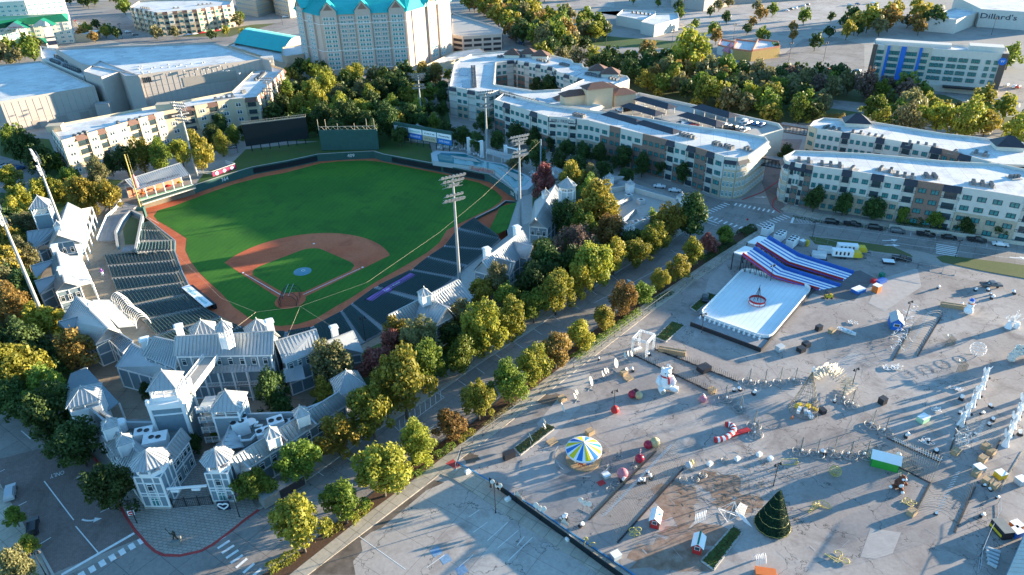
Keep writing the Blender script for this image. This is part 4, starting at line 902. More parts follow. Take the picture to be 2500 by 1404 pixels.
def vent(b, x, y, z, w=1.6, h=2.2):
 c = G(x, y, z); g = MB(); g.box(c.x, c.y, z - 1.5, z + h - .5, w, w, .5); g.box(c.x, c.y, z + h - .5, z + h - .3, w + .5, w + .5, .5); g.box(c.x, c.y, z + h - .29, z + h, w * .9, w * .9, .5); g.build('roof_chimney', 'trim_white', b.o)
def rail(m, pts, z, h=1.1, step=.5, mi=0):
 for i in range(len(pts) - 1):
  a, c = Vector((pts[i][0], pts[i][1], z)), Vector((pts[i + 1][0], pts[i + 1][1], z)); L = (c - a).length; m.beam(a + Vector((0, 0, h)), c + Vector((0, 0, h)), .12, .1, mi); m.beam(a + Vector((0, 0, .15)), c + Vector((0, 0, .15)), .08, .08, mi)
  k = max(1, int(L / step))
  for j in range(k + 1): p = a.lerp(c, j / k); m.beam(p, p + Vector((0, 0, h)), .06, .06, mi)

b = B('ballpark_pavilion', 'grey metal roofed pavilion with square open tower at the end of the left concourse', 'pavilion', (*G(140, 620), 0))
gab(b, (179, 587, 8.2), (199, 511, 8.2), (166, 495, 11.5), (139, 574, 11.5), wins=((0, 3, 4, 3),))
e = [V((200, 594, 6.8)), V((224, 506, 6.8)), V((199, 511, 8.1)), V((179, 587, 8.1))]; m = MB(); plane(m, *e, step=2.4); e2 = [V((88, 612, 6.0)), V((200, 595, 6.0)), V((179, 588, 7.8)), V((104, 600, 7.8))]; plane(m, *e2); m.build('porch_roof', 'seam_roof', b.o)
m = MB()
for t in (0, .2, .4, .6, .8, 1): p = e[0].lerp(e[1], t); m.beam((p.x, p.y, 0), (p.x, p.y, p.z), .3)
for t in (.05, .3, .55, .8): p = e2[0].lerp(e2[1], t); m.beam((p.x, p.y, 0), (p.x, p.y, p.z), .3)
rail(m, [e[0], e[1]], 3.6); m.build('porch_posts', 'trim_white', b.o)
gab(b, (88, 603, 6.5), (69, 597, 6.5), (66, 566, 9), (138, 556, 9), mirror=False)
pyr(b, 99, 500, 15.5, 5, .35, 3.2, 4, 0, 'siding', .7, 2.6); pyr(b, 141, 548, 13, 1.8, .3, 1.2, 4, 10.5, 'trim_white', .3); b.done()
b = B('ballpark_pavilion', 'pavilion with two blue shaded roof wings to the left, second along the left side concourse', 'pavilion', (*G(160, 700), 0))
gab(b, (196, 699, 7.6), (168, 625, 7.6), (138, 612, 11), (158, 690, 11), wins=((0, 3, 4, 3),))
e = [V((226, 691, 6.4)), V((196, 625, 6.4)), V((168, 626, 7.5)), V((195, 698, 7.5))]; m = MB(); plane(m, *e, step=2.4); m.build('porch_roof', 'seam_roof', b.o)
m = MB()
for t in (0, .25, .5, .75, 1): p = e[0].lerp(e[1], t); m.beam((p.x, p.y, 0), (p.x, p.y, p.z), .3)
rail(m, [e[0], e[1]], 3.6); m.build('porch_posts', 'trim_white', b.o)
gab(b, (88, 680, 6.5), (78, 655, 6.5), (75, 650, 8.8), (138, 632, 8.8), mirror=False, walls=False); gab(b, (97, 719, 6.2), (90, 690, 6.2), (84, 687, 8.8), (150, 668, 8.8), mirror=False)
vent(b, 136, 613, 11); vent(b, 153, 668, 11); b.done()
b = B('ballpark_pavilion', 'largest left side pavilion, angled, with bright white porch roof and a shaded front roof', 'pavilion', (*G(230, 820), 0))
gab(b, (232, 842, 7.2), (152, 780, 7.2), (186, 724, 12), (264, 803, 12), wins=((0, 1, 3.6, 4),))
e = [V((331, 796, 6.6)), V((268, 733, 6.6)), V((226, 733, 8)), V((290, 800, 8))]; m = MB(); plane(m, *e, step=2.4); m.build('porch_roof', 'seam_roof', b.o)
gab(b, (168, 812, 7), (142, 795, 7), (143, 786, 9.5), (212, 768, 9.5), mirror=False, walls=False); vent(b, 228, 753, 12, 1.6, 1.8)
gab(b, (300, 862, 6.5), (255, 818, 6.5), (273, 802, 8.4), (325, 834, 8.4), mirror=False)
m = MB(); pp = [G(232, 846, 0), G(300, 868, 0)]
for t in (0, .25, .5, .75, 1): p = pp[0].lerp(pp[1], t); m.beam((p.x, p.y, 0), (p.x, p.y, 6.5), .3)
rail(m, pp, 3.4); m.build('porch_posts', 'trim_white', b.o); b.done()
b = thing('trellis', 'curved white arched trellis tunnel between the left pavilion and the seats', 'trellis', G3(330, 780))
m = MB(); ctr = [(290, 742), (302, 750), (313, 762), (322, 774), (336, 782), (348, 792), (356, 806)]
for i in range(len(ctr) - 1):
 for t in (0, .33, .66):
  a, c = G(*ctr[i]), G(*ctr[i + 1]); p = a.lerp(c, t); d = (c - a).normalized(); m.hoop((p.x, p.y, .5), 1.9, (-d.y, d.x), .09, 10, h=3.4)
for s in (-1.8, 0, 1.8):
 pts = [];
 for i in range(len(ctr) - 1):
  a, c = G(*ctr[i]), G(*ctr[i + 1]); d = (c - a).normalized(); pts.append((a.x - d.y * s * .8, a.y + d.x * s * .8, .5 + (3.4 if s == 0 else 1.6)))
 m.tube(pts, .07, 4)
m.build('frame', 'white_wire', b)
b = B('main_clubhouse', 'long main ballpark building with wide blue grey seam roof, cupola and balconies behind home plate', 'building', (*G(550, 930), 0))
gab(b, (423, 870, 12.6), (667, 866, 12.6), (669, 809, 16.6), (428, 822, 16.6), wins=((0, 1, 9.9, 8),))
pyr(b, 546, 800, 20.5, 2.6, .4, 2.0, 6, 15.5, 'trim_white', .6, 2.0, 'cupola_roof'); vent(b, 440, 812, 16.6); vent(b, 660, 800, 16.6)
e = [V((497, 913, 8.4)), V((671, 905, 8.4)), V((671, 881, 10)), V((503, 896, 10))]; m = MB(); plane(m, *e); m.build('porch_roof', 'seam_roof', b.o)
m = MB(); f0, f1 = e[0], e[1]
for zz in (4.6,):
 for t in np.linspace(0, 1, 6): p = f0.lerp(f1, float(t)); m.beam((p.x, p.y, 0), (p.x, p.y, 8.4), .35)
 rail(m, [f0, f1], zz, 1.1, .35)
m.build('porch_posts', 'trim_white', b.o); q = [(f0.x, f0.y), (f1.x, f1.y), (f1.x, f1.y + 4), (f0.x, f0.y + 4)]; m = MB(); m.prism(q, 4.2, 4.55); m.build('balcony_floor', 'deck_wood', b.o)
gab(b, (346, 868, 10), (428, 900, 10), (440, 836, 14), (374, 822, 14), mirror=True, wins=((0, 1, 7.2, 3),)); gab(b, (282, 896, 6), (392, 925, 6), (418, 893, 9.4), (322, 838, 9.4), mirror=False, m='siding'); vent(b, 356, 842, 11, 1.8, 2)
gab(b, (693, 888, 10), (787, 853, 10), (772, 804, 13.5), (671, 833, 13.5), wins=((0, 1, 7.3, 4),)); e = [V((695, 935, 6)), V((745, 925, 6)), V((735, 882, 8.2)), V((692, 900, 8.2))]; m = MB(); plane(m, *e); m.build('skirt_roof', 'seam_roof', b.o)
gab(b, (790, 878, 6.2), (888, 862, 6.2), (862, 808, 11), (787, 838, 11)); vent(b, 817, 812, 11.6, 1.5, 2)
for x, y in ((498, 798), (632, 796)): pyr(b, x, y + 12, 12.5, 6, .5, 3.4, 4, None, name='rear_turret_roof', ov=.2)
b.done()
b = B('clock_tower', 'tall square blue sided tower with white trim and open hipped lantern above the main gate', 'tower', (*G(430, 1080), 0))
rot = .12
pyr(b, 404, 932, 16.8, 5.0, rot, 2.9, 4, 13.6, 'trim_white', .7, 2.2)
cc = G(404, 932, 16.8); b.wall.box(cc.x, cc.y, 0, 12.4, 6.5, 6.5, rot, b.mi('siding')); b.wall.box(cc.x, cc.y, 12.4, 13.7, 7.2, 7.2, rot, b.mi('trim_white'))
m = MB()
for s in (-1, 1):
 for e in (-1, 1):
  x, y = s * 3.3, e * 3.3; X, Y = cc.x + x * math.cos(rot) - y * math.sin(rot), cc.y + x * math.sin(rot) + y * math.cos(rot); m.box(X, Y, 0, 12.4, .6, .6, rot); m.box(X, Y, 13.7, 14.4, .7, .7, rot); m.blob((X, Y, 14.7), .4, 8, 5)

q_ = cc + Vector((math.sin(rot), -math.cos(rot))) * 3.3
for z_ in (.3, 3.6, 10.6): m.box(q_.x, q_.y, z_, z_ + .35, 6.4, .12, rot)
m.build('corner_trim', 'trim_white', b.o); b.done()
b = B('stair_gallery', 'white stair and gallery block with pyramid roof and stacked balconies right of the tall tower', 'building', (*G(560, 1040), 0))
pyr(b, 558, 982, 12.4, 5.3, .02, 3.1, 4, 0, 'siding', .7, 1.8)
g0, g1 = G(478, 998, 10.5), G(530, 994, 10.5); m = MB(); fl = MB()
for zz in (1.4, 4.2, 7.0, 9.8):
 q = [(g0.x, g0.y), (g1.x, g1.y), (g1.x, g1.y + 5), (g0.x, g0.y + 5)]; fl.prism(q, zz - .5, zz); rail(m, [q[0], q[1]], zz, 1.1, .3)
 for t in (0, .33, .66, 1): p = g0.lerp(g1, t); m.beam((p.x, p.y, zz - .5), (p.x, p.y, zz + 1.2), .25)
m.build('railings', 'trim_white', b.o); fl.build('gallery_floors', 'siding_light', b.o)
w0, w1 = G(452, 960, 12.5), G(516, 876, 12.5); m = MB(); m.beam((*w0, 12.4), (*w1, 12.4), 3.4, .5, 0); m.build('footbridge', 'concrete', b.o)
d = (w1 - w0).normalized(); n = Vector((-d.y, d.x)) * 1.7; m = MB(); rail(m, [w0 + n, w1 + n], 12.6, 1.2, .3); rail(m, [w0 - n, w1 - n], 12.6, 1.2, .3); m.build('bridge_railings', 'trim_white', b.o); b.done()
b = B('corner_pavilion', 'small square pavilion with bright striped pyramid roof among trees by the street', 'pavilion', (*G(855, 980), 0)); pyr(b, 850, 936, 8.6, 5.6, .5, 3.6, 4, 0, 'trim_white', .8, 2.2); b.done()
b = B('gate_pavilion', 'square pavilion with hipped roof and white walls at the left end of the entrance range', 'pavilion', (*G(210, 1010), 0)); pyr(b, 206, 966, 11.0, 5.6, .42, 2.4, 4, 0, 'trim_white', .8, 1.6); b.done()
b = B('entry_canopy', 'flat blue fabric canopy roof over the shaded walk left of the tall tower', 'canopy', (*G(230, 950), 0)); q = [G3(210, 896, 5), G3(290, 982, 5), G3(250, 1012, 5), G3(160, 950, 5), G3(172, 912, 5)]
m = MB(); m.prism([(p.x, p.y) for p in q], 4.7, 5.0); m.build('canopy_top', 'siding', b.o); m = MB()
for p in q: m.beam((p.x, p.y, 0), (p.x, p.y, 4.7), .3)
m.build('posts', 'trim_white', b.o); b.done()
b = B('entrance_range', 'left arm of the entrance building with grey seam roof, small vents and a gate tower', 'building', (*G(350, 1200), 0))
zl = hgt(357, 1242, 1164)
gab(b, (330, 1176, 6.6), (200, 1006, 6.6), (222, 998, 9.6), (352, 1118, 9.6), mirror=True, wins=((0, 1, 3.6, 8),))
gab(b, (412, 1140, 6.6), (466, 1072, 6.6), (443, 1046, 9.4), (388, 1120, 9.4), mirror=True, wins=((0, 1, 4.4, 5), (0, 1, .8, 3)))
fr = [G3(292, 1122, 6.4), G3(390, 1110, 6.4), G3(440, 1055, 6.4), G3(400, 1022, 6.4), G3(272, 1020, 6.4)]; m = MB(); m.v = [tuple(p) for p in fr]
m.prism([(p.x, p.y) for p in fr], 0, 6.2); m.build('flat_roof', 'concrete_dark', b.o); m = MB(); wall_strip(m, [G(222, 990, 8), G(290, 1030, 8), G(392, 1030, 8)], .5, 0, 8); m.build('parapet_wall', 'siding_light', b.o)
for x, y, w, l in ((352, 1058, 3.6, 2.6), (380, 1074, 4.6, 3.4)):
 c = G(x, y, 7.5); m = MB(); m.box(c.x, c.y, 6.25, 8.3, w, l, .3)
 for i in (-1, 1): m.lathe((c.x + i * .7, c.y, 8.3), [(.55, .02), (.55, .12), (.4, .12), (0, .05)], 12, 1)
 m.build('rooftop_unit', ['trim_white', 'black_metal'], b.o)
m = MB(); c = G(293, 1035, 8); m.lathe((c.x, c.y, 6.2), [(1.2, 0), (1.2, 2.0), (1.35, 2.1), (1.2, 2.5), (0, 2.6)], 16); m.build('exhaust_fan', 'trim_white', b.o)
for x, y in ((267, 1036), (303, 1075)): pyr(b, x, y, 11.2, 2.4, .5, 1.6, 4, 8.2, 'trim_white', .4, name='vent_roof')
for x, y in ((248, 1080), (283, 1113)):
 a, c = G3(x - 14, y - 16, 6.4), G3(x + 10, y + 10, 6.4); gab(b, (x - 13, y + 4, 5.4), (x - 18, y - 10, 5.4), (x + 2, y - 16, 7.8), (x + 12, y - 4, 7.8), walls=False, mirror=False)
def gate_tower(b, xl, yl, xr, yr, xa, ya, ze):
 a, c = G(xl, yl), G(xr, yr); d = (c - a); W_ = d.length; d.normalize(); n = Vector((-d.y, d.x)); rot = math.atan2(d.y, d.x); mid = (a + c) / 2 + n * W_ * .45
 b.wall.box(mid.x, mid.y, .7, ze, W_, W_ * .9, rot, b.mi('siding')); b.wall.box(mid.x, mid.y, 0, .7, W_ + .3, W_ * .9 + .3, rot, b.mi('concrete'))
 g = MB(); f = (a + c) / 2 - n * .06
 def L(t): return a.lerp(c, t) - n * .08
 for t in (0, .32, .45, .72, .84, 1) if False else (0.02, .3, .7, .98): p = L(t); g.beam((p.x, p.y, .7), (p.x, p.y, ze), .24, .16)
 for t in (.38, .62): p = L(t); g.beam((p.x, p.y, .7), (p.x, p.y, ze - 3.2), .12, .12)
 for z in (.8, 3.6, 4.3, ze - 1.6, ze): p, q = L(0), L(1); g.beam((p.x, p.y, z), (q.x, q.y, z), .16, .22)
 s = c + d * .08
 for t in (0, .35, .7, 1): p = s + n * W_ * .9 * t; g.beam((p.x, p.y, .7), (p.x, p.y, ze), .16, .24)
 for z in (.8, 3.6, 4.3, ze): p, q = s, s + n * W_ * .9; g.beam((p.x, p.y, z), (q.x, q.y, z), .16, .22)
 g.build('trim', 'trim_white', b.o); ang = rot
 ang = math.atan2(n.x, -n.y) + math.pi; b.window(f - n * .1, 5.0, 1.1, 1.9, ang, 'single'); b.window(f - n * .1, .9, 1.6, 2.4, ang, 'teal', 'door')
 for t in (.33, .67): b.window(L(t) - n * .03, .9, .5, 2.3, ang, 'single')
 r = W_ * .56; t_ = MB(); ring = [Vector((mid.x + r * math.cos(rot + math.pi / 8 + k * math.pi / 4), mid.y + r * math.sin(rot + math.pi / 8 + k * math.pi / 4))) for k in range(8)]
 b.wall.prism([(p.x, p.y) for p in ring], ze + .01, ze + 1.0, b.mi('trim_white')); g = MB()
 for p in ring: g.beam((p.x, p.y, ze + 1), (p.x, p.y, ze + 2.4), .4)
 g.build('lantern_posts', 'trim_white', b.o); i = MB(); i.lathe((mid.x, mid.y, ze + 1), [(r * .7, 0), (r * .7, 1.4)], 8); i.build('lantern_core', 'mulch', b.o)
 top = Vector((mid.x, mid.y, ze + 2.4 + W_ * .45)); rr = [Vector((mid.x + (p.x - mid.x) * 1.28, mid.y + (p.y - mid.y) * 1.28, ze + 2.3)) for p in ring]
 for k in range(8):
  p, q = rr[k], rr[(k + 1) % 8]; t_.face([p, q, top]); nn = (q - p).cross(top - p).normalized(); t_.beam(p + nn * .06, top + nn * .06, .18, .16)
  for s in (.25, .5, .75): gg = 1 - abs(2 * s - 1); u = p.lerp(q, s); mm = (p + q) / 2; t_.beam(u + nn * .05, u + (top - mm) * gg + nn * .05, .12, .13)
 t_.face(rr[::-1]); t_.build('tower_roof', 'seam_roof', b.o)
gate_tower(b, 357, 1242, 419, 1243, 354, 1095, 8.6); b.done()
b = B('entrance_range', 'right arm of the entrance building running along the street with striped sunlit seam roof', 'building', (*G(600, 1150), 0))
gate_tower(b, 523, 1229, 577, 1229, 524, 1087, 8.2)
gab(b, (580, 1158, 6.4), (850, 985, 6.4), (826, 958, 9.6), (560, 1122, 9.6), wins=((0, 1, 3.6, 9),))
gab(b, (515, 1098, 6.4), (555, 1060, 6.4), (562, 1038, 9), (538, 1100, 9), mirror=True, walls=False)
fr = [G(560, 1120, 6), G(690, 1030, 6), G(706, 1010, 6), G(560, 1016, 6), G(545, 1070, 6)]; m = MB(); m.prism([(p.x, p.y) for p in fr], 0, 6.2); m.build('flat_roof', 'concrete_dark', b.o)
m = MB(); wall_strip(m, [G(600, 1010, 8), G(722, 1006, 8), G(820, 968, 8)], .5, 0, 8); m.build('parapet_wall', 'siding_light', b.o)
for x, y, w, l, h in ((588, 1046, 3.4, 3.4, 3.2), (674, 1034, 3.2, 2.8, 1.8), (645, 1060, 3, 2.4, 1.8), (706, 1026, 1.8, 1.4, .8)):
 c = G(x, y, 7); m = MB(); m.box(c.x, c.y, 6.25, 6.25 + h, w, l, .5)
 for i in (-1, 1):
  for j in ((-1, 1) if w == l else (0,)): m.lathe((c.x + i * .75, c.y + j * .8 + i * .3, 6.25 + h), [(.6, .02), (.6, .12), (.45, .12), (0, .04)], 12, 1)
 m.build('rooftop_unit', ['trim_white', 'black_metal'], b.o)
m = MB(); c = G(609, 1028, 8); m.lathe((c.x, c.y, 7.2), [(0, 0), (.7, .12), (1.2, .45), (1.3, .6)], 16); m.beam((c.x, c.y, 6.2), (c.x, c.y, 7.4), .2); m.build('satellite_dish', 'trim_white', b.o)
m = MB(); P_ = [V((x, y, z)) for x, y, z in ((628, 1030, 9.5), (622, 1040, 7.6), (640, 1038, 7.6), (636, 1048, 7.2), (612, 1074, 7.2), (588, 1076, 7.2), (584, 1064, 8.6))]; m.tube(P_, .28, 6); m.build('duct', 'trim_white', b.o)
for x, y in ((735, 1008), (663, 1060)): pyr(b, x, y, 10.8, 2.4, .55, 1.8, 4, 8, 'trim_white', .4, name='vent_roof')
for x, y in ((600, 1160), (690, 1092), (762, 1052)):
 gab(b, (x - 12, y - 2, 6.2), (x - 22, y - 26, 7.2), (x - 6, y - 32, 8.8), (x + 12, y - 14, 8.0), walls=False, mirror=False)
b.done()
gt = thing('entrance_gate', 'low dark double gate under a white beam between the two gate towers', 'gate', G3(470, 1235)); a, c = G(424, 1240), G(520, 1232); m = MB(); m.beam((*a, 5.2), (*c, 5.2), .35, .4)
m.build('crossbeam', 'trim_white', gt); m = MB(); q = [a, a.lerp(c, .33), a.lerp(c, .66), c]; rail(m, q, 0, 2.2, .35)
for p in q: m.beam((*p, 0), (*p, 2.6), .2)
m.build('gate_leaves', 'black_metal', gt)
for t in (.2, .72): p = a.lerp(c, t); m = MB(); m.box(p.x, p.y, 4.4, 4.9, 1.6, .7, 0); m.build('lamp_box', 'trim_white', gt)
b = B('ballpark_pavilion', 'right side pavilion nearest home plate with a cupola and a blue shaded cross gable', 'pavilion', (*G(1030, 800), 0))
gab(b, (973, 808, 7), (1155, 727, 7), (1119, 683, 11.5), (948, 770, 11.5), wins=((0, 3, 3.5, 2), (0, 3, .8, 2)))
gab(b, (1058, 797, 6.6), (1000, 795, 6.6), (1030, 728, 11.8), (1100, 752, 11.0), mirror=False, walls=False)
gab(b, (1112, 772, 7.5), (1062, 740, 7.5), (1036, 722, 12.0), (1092, 752, 12.0), mirror=True, wins=((0, 3, 4.6, 2), (0, 3, 1, 2)))
pyr(b, 1036, 716, 14.2, 2.4, .5, 1.6, 4, 11, 'trim_white', .4, name='cupola_roof'); b.done()
b = B('ballpark_pavilion', 'right side pavilion with two white roof chimneys and two cross gables, second from home plate', 'pavilion', (*G(1220, 660), 0))
gab(b, (1206, 677, 7), (1301, 606, 7), (1276, 563, 11.5), (1176, 638, 11.5), wins=((0, 3, 3.5, 3), (0, 3, .8, 2)))
gab(b, (1248, 672, 7.2), (1208, 655, 7.2), (1212, 630, 10.8), (1258, 642, 10.8), mirror=True, wins=((0, 3, 4, 2),)); gab(b, (1302, 622, 7.2), (1262, 606, 7.2), (1256, 590, 10.8), (1301, 602, 10.8), mirror=True)
vent(b, 1189, 622, 11.5, 1.8, 2.4); vent(b, 1262, 568, 11.5, 1.8, 2.4); b.done()
b = B('ballpark_pavilion', 'right field pavilion with octagonal white and blue lookout tower on its roof', 'pavilion', (*G(1340, 540), 0))
gab(b, (1336, 558, 6.8), (1392, 500, 6.8), (1356, 452, 11.8), (1305, 535, 11.8), wins=((0, 3, 3.5, 3),))
gab(b, (1400, 530, 6.8), (1340, 505, 6.8), (1338, 486, 10.5), (1400, 492, 10.5), mirror=False, walls=False)
e = [V((1277, 548, 6)), V((1318, 482, 6)), V((1334, 478, 8.4)), V((1300, 540, 8.4))]; m = MB(); plane(m, *e); m.build('porch_roof', 'seam_roof', b.o)
pyr(b, 1385, 452, 17.5, 5.0, .3, 2.6, 8, 5, 'siding_light', .6, 1.6); pyr(b, 1332, 470, 12.8, 1.8, .4, 1.2, 4, 10.5, 'trim_white', .3, name='cupola_roof'); b.done()
b = B('service_building', 'flat roofed service building ringed by grey seam roof skirts beside the street junction', 'building', (*G(1580, 520), 0))
o_ = [(1478, 440, 4.6), (1532, 442, 4.6), (1702, 500, 4.6), (1520, 590, 4.6), (1492, 560, 4.6)]; i_ = [(1490, 462, 7.4), (1530, 456, 7.4), (1660, 492, 7.4), (1540, 555, 7.4), (1512, 535, 7.4)]
oo, ii = [V(p) for p in o_], [V(p) for p in i_]; m = MB()
for k in range(5): plane(m, oo[k], oo[(k + 1) % 5], ii[(k + 1) % 5], ii[k])
m.build('roof', 'seam_roof', b.o); skin(b, shrink(oo, 1.2)); m = MB(); wall_strip(m, ii, .4, 4, 7.9, closed=True); m.build('parapet', 'stucco_white', b.o); m = MB(); m.prism([(p.x, p.y) for p in ii], 3.5, 6.1); m.build('flat_roof', 'concrete', b.o)
for x, y in ((1488, 432), (1664, 480), (1537, 555), (1430 + 108, 448)): pyr(b, x, y, 9.6, 2.2, .5, 1.4, 4, 6, 'trim_white', .3, name='cupola_roof')
gab(b, (1500, 452, 5), (1468, 448, 5), (1478, 430, 8.5), (1524, 432, 8.5)); gab(b, (1712, 512, 5), (1672, 520, 5), (1650, 488, 8.5), (1694, 484, 8.5)); gab(b, (1534, 596, 5), (1500, 580, 5), (1510, 556, 8), (1548, 562, 8), walls=False)
for x, y in ((1535, 480), (1565, 492), (1552, 545), (1575, 538)): c = G(x, y, 7); m = MB(); m.box(c.x, c.y, 6.12, 7.8, 2.4, 2, .4); m.lathe((c.x, c.y, 7.8), [(.6, .02), (.6, .12), (0, .1)], 10, 1); m.build('rooftop_unit', ['ac_unit', 'black_metal'], b.o)
for x0, y0, x1, y1 in ((1493, 500, 1540, 478), (1512, 540, 1552, 510)):
 gab(b, (x0 + 6, y0 + 16, 5.6), (x1 + 4, y1 + 14, 5.6), (x1, y1, 8), (x0, y0, 8), walls=False, mirror=False)
b.done()
for i, (x, y, w, l, lb) in enumerate(((1355, 425, 8, 7, 'small blue shaded hipped kiosk behind the right field deck'), (1020, 318, 9, 9, 'hexagonal blue roofed kiosk with cupola behind the sponsor boards'))):
 b = B('kiosk', lb, 'kiosk', (*G(x, y), 0)); pyr(b, x, y, 4, w, .3, 3, 4 if i == 0 else 8, 0, 'siding_light', .6, 1.5); pyr(b, x, y - 8, 7.4, 1.6, .3, 1, 4, 6, 'trim_white', .3, name='cupola_roof'); b.done()
b = B('home_run_porch', 'open fronted porch bar with striped seam roof and sign above the left field wall', 'pavilion', (*G(390, 470), 0))
gab(b, (330, 466, 5.2), (462, 427, 5.2), (440, 398, 8.4), (305, 440, 8.4), walls=False)
m = MB(); a, c = V((330, 466, 5.2)), V((462, 427, 5.2)); d = (c - a).normalized(); n = Vector((-d.y, d.x, 0))
for t in np.linspace(0, 1, 7):
 p = a.lerp(c, float(t)); m.beam((p.x, p.y, 0), (p.x, p.y, 5.2), .25); q = p + n * 9; m.beam((q.x, q.y, 0), (q.x, q.y, 5.2), .25)
rail(m, [a - n * 1.5, c - n * 1.5], .3, 1.1, .6); m.build('posts', 'trim_white', b.o)
m = MB(); q = [a + n * 9, c + n * 9]; m.beam((q[0].x, q[0].y, 2), (q[1].x, q[1].y, 2), .3, 4); m.build('back_wall', 'terracotta', b.o)
m = MB()
for r_ in range(3): p, q = a - n * (.6 + r_ * 1.1), c - n * (.6 + r_ * 1.1); m.beam((p.x, p.y, .5 - r_ * .1), (q.x, q.y, .5 - r_ * .1), .9, .3); m.beam((p.x, p.y, .9), (q.x, q.y, .9), .3, .5, 1)
m.build('terrace_rows', ['stucco_white', 'seat_green'], b.o)
mid = V((400, 440, 6.4)); up = (V((373, 419, 8.4)) - V((396, 447, 5.2))).normalized(); text_part('HOMERUN PORCH', 1.5, 'black_metal', b.o, mid + Vector((0, 0, .5)), (d.x, d.y, d.z), up, width=13)
for t, cl in ((.15, 'orange'), (.4, 'orange'), (.62, 'red'), (.85, 'yellow')):
 p = a.lerp(c, t) + n * 3; g = MB(); g.lathe((p.x, p.y, 0), [(.05, 0), (.05, 2.2), (1.4, 2.3), (0, 2.9)], 10); g.build('parasol', cl, b.o)
b.wm = b.wm or ['siding']; b.done()
# ================================================================== STREETS, VERGES, MARKINGS
mat('asphalt_far', (.20, .185, .175), .9, .15, .1); mat('stain', (.085, .065, .055), .9, .2, .5)
K1 = [(560, 1300), (600, 1268), (630, 1245), (760, 1165), (905, 1060), (1000, 1002), (1070, 958), (1170, 888), (1300, 805), (1420, 720), (1530, 650), (1640, 585), (1720, 535)]
K2 = [(640, 1404), (735, 1345), (835, 1265), (960, 1165), (1060, 1090), (1150, 1035), (1250, 950), (1400, 845), (1500, 770), (1600, 700), (1700, 640), (1775, 585), (1830, 556)]
K3 = [(700, 1410), (870, 1275), (1050, 1142), (1180, 1042), (1330, 927), (1480, 812), (1570, 745), (1720, 645), (1850, 562)]
K4 = [(745, 1410), (900, 1292), (1075, 1158), (1205, 1062), (1352, 948), (1500, 832), (1590, 762), (1735, 662), (1866, 572)]
sheet('parking_lot', K4[2:] + [(2000, 590), (2120, 612), (2290, 650), (2400, 660), (2620, 690), (3300, 800), (3600, 1404), (3600, 1900), (1700, 1900), (1500, 1404), (1080, 1160)], .004, 'lot_asphalt')
sheet('front_parking_lot', [(742, 1404), (900, 1292), (1075, 1158), (1500, 1404), (1700, 1900), (500, 1900)], .006, 'lot_concrete')
sheet('street', K1 + [(1750, 545), (1860, 556)] + K3[::-1] + [(300, 1900), (-300, 1900), (100, 1404), (165, 1404), (350, 1325), (400, 1358), (440, 1358), (490, 1346), (520, 1330)], .008, 'street_concrete')
sheet('brick_street', [(0, 985), (60, 985), (165, 1050), (240, 1130), (305, 1258), (340, 1315), (120, 1404), (95, 1345), (0, 1180), (-160, 1000)], .012, 'street_brick')
sheet('left_street', [(-400, 1000), (0, 1180), (95, 1345), (160, 1500), (-400, 1500)], .010, 'walk')
sheet('upper_brick_patch', [(0, 1000), (45, 1012), (112, 1092), (0, 1120), (-120, 1060)], .016, 'street_concrete')
pz = [(305, 1258), (330, 1295), (358, 1328), (378, 1346), (400, 1356), (440, 1357), (490, 1346), (520, 1330), (560, 1300), (600, 1268), (632, 1245), (590, 1180), (520, 1160), (480, 1100), (420, 1130), (330, 1180), (270, 1190)]
sheet('plaza', pz, .14, 'pavers', thick=.14)
m = MB(); wall_strip(m, [G(*q) for q in [(165, 1050), (240, 1130), (290, 1225)] + pz[:11]], .45, 0, .155); m.build('red_kerb', 'kerb_red')['kind'] = 'structure'
m = MB(); wall_strip(m, [G(*q) for q in K1[2:]], .3, 0, .16); wall_strip(m, [G(*q) for q in [(95, 1340), (130, 1404), (150, 1450)]], .4, 0, .16, 0); tag(m.build('kerb', 'kerb_grey'), kind='structure')
sheet('pavement', K1[2:] + [(1690, 520), (1600, 575), (1480, 640), (1380, 700), (1280, 775), (1180, 850), (1060, 925), (960, 985), (860, 1055), (740, 1140), (640, 1200)], .12, 'walk', thick=.12)
sheet('planting_strip', K2 + K3[::-1], .13, 'mulch', thick=.13)
sheet('path', K3 + K4[::-1], .14, 'walk', thick=.14)
sheet('cross_path', [(1050, 1142), (1120, 1130), (1180, 1165), (1300, 1240), (1400, 1310), (1560, 1420), (1490, 1420), (1340, 1322), (1210, 1240), (1110, 1172), (1075, 1158)], .12, 'walk', thick=.12)
m = MB(); wall_strip(m, [G(*q) for q in [(1115, 1128), (1300, 1236), (1400, 1306), (1560, 1412)]], .25, 0, .2); mat('kerb_blue', (.05, .22, .42), .8); tag(m.build('blue_kerb', 'kerb_blue'), kind='structure')
sheet('red_ramp', [(1088, 1133), (1106, 1122), (1125, 1138), (1112, 1146)], .15, 'kerb_red')
sheet('cross_street', [(1540, 432), (1620, 448), (1760, 488), (1880, 500), (1915, 520), (1995, 542), (2200, 565), (2500, 598), (2900, 650), (2900, 730), (2500, 655), (2290, 625), (2230, 610), (2110, 590), (1960, 572), (1870, 556), (1800, 565), (1720, 560), (1700, 530), (1690, 495)], .018, 'street_concrete')
sheet('garage_street', [(1880, 500), (1850, 420), (1850, 340), (1960, 340), (1930, 420), (1912, 520)], .022, 'street_brick')
m = MB()
for pts in ([(1915, 432), (1860, 470), (1812, 488)], [(1912, 470), (1888, 490), (1885, 505), (1905, 520)]): wall_strip(m, [G(*q) for q in pts], .4, 0, .15)
tag(m.build('junction_red_kerb', 'kerb_red'), kind='structure')
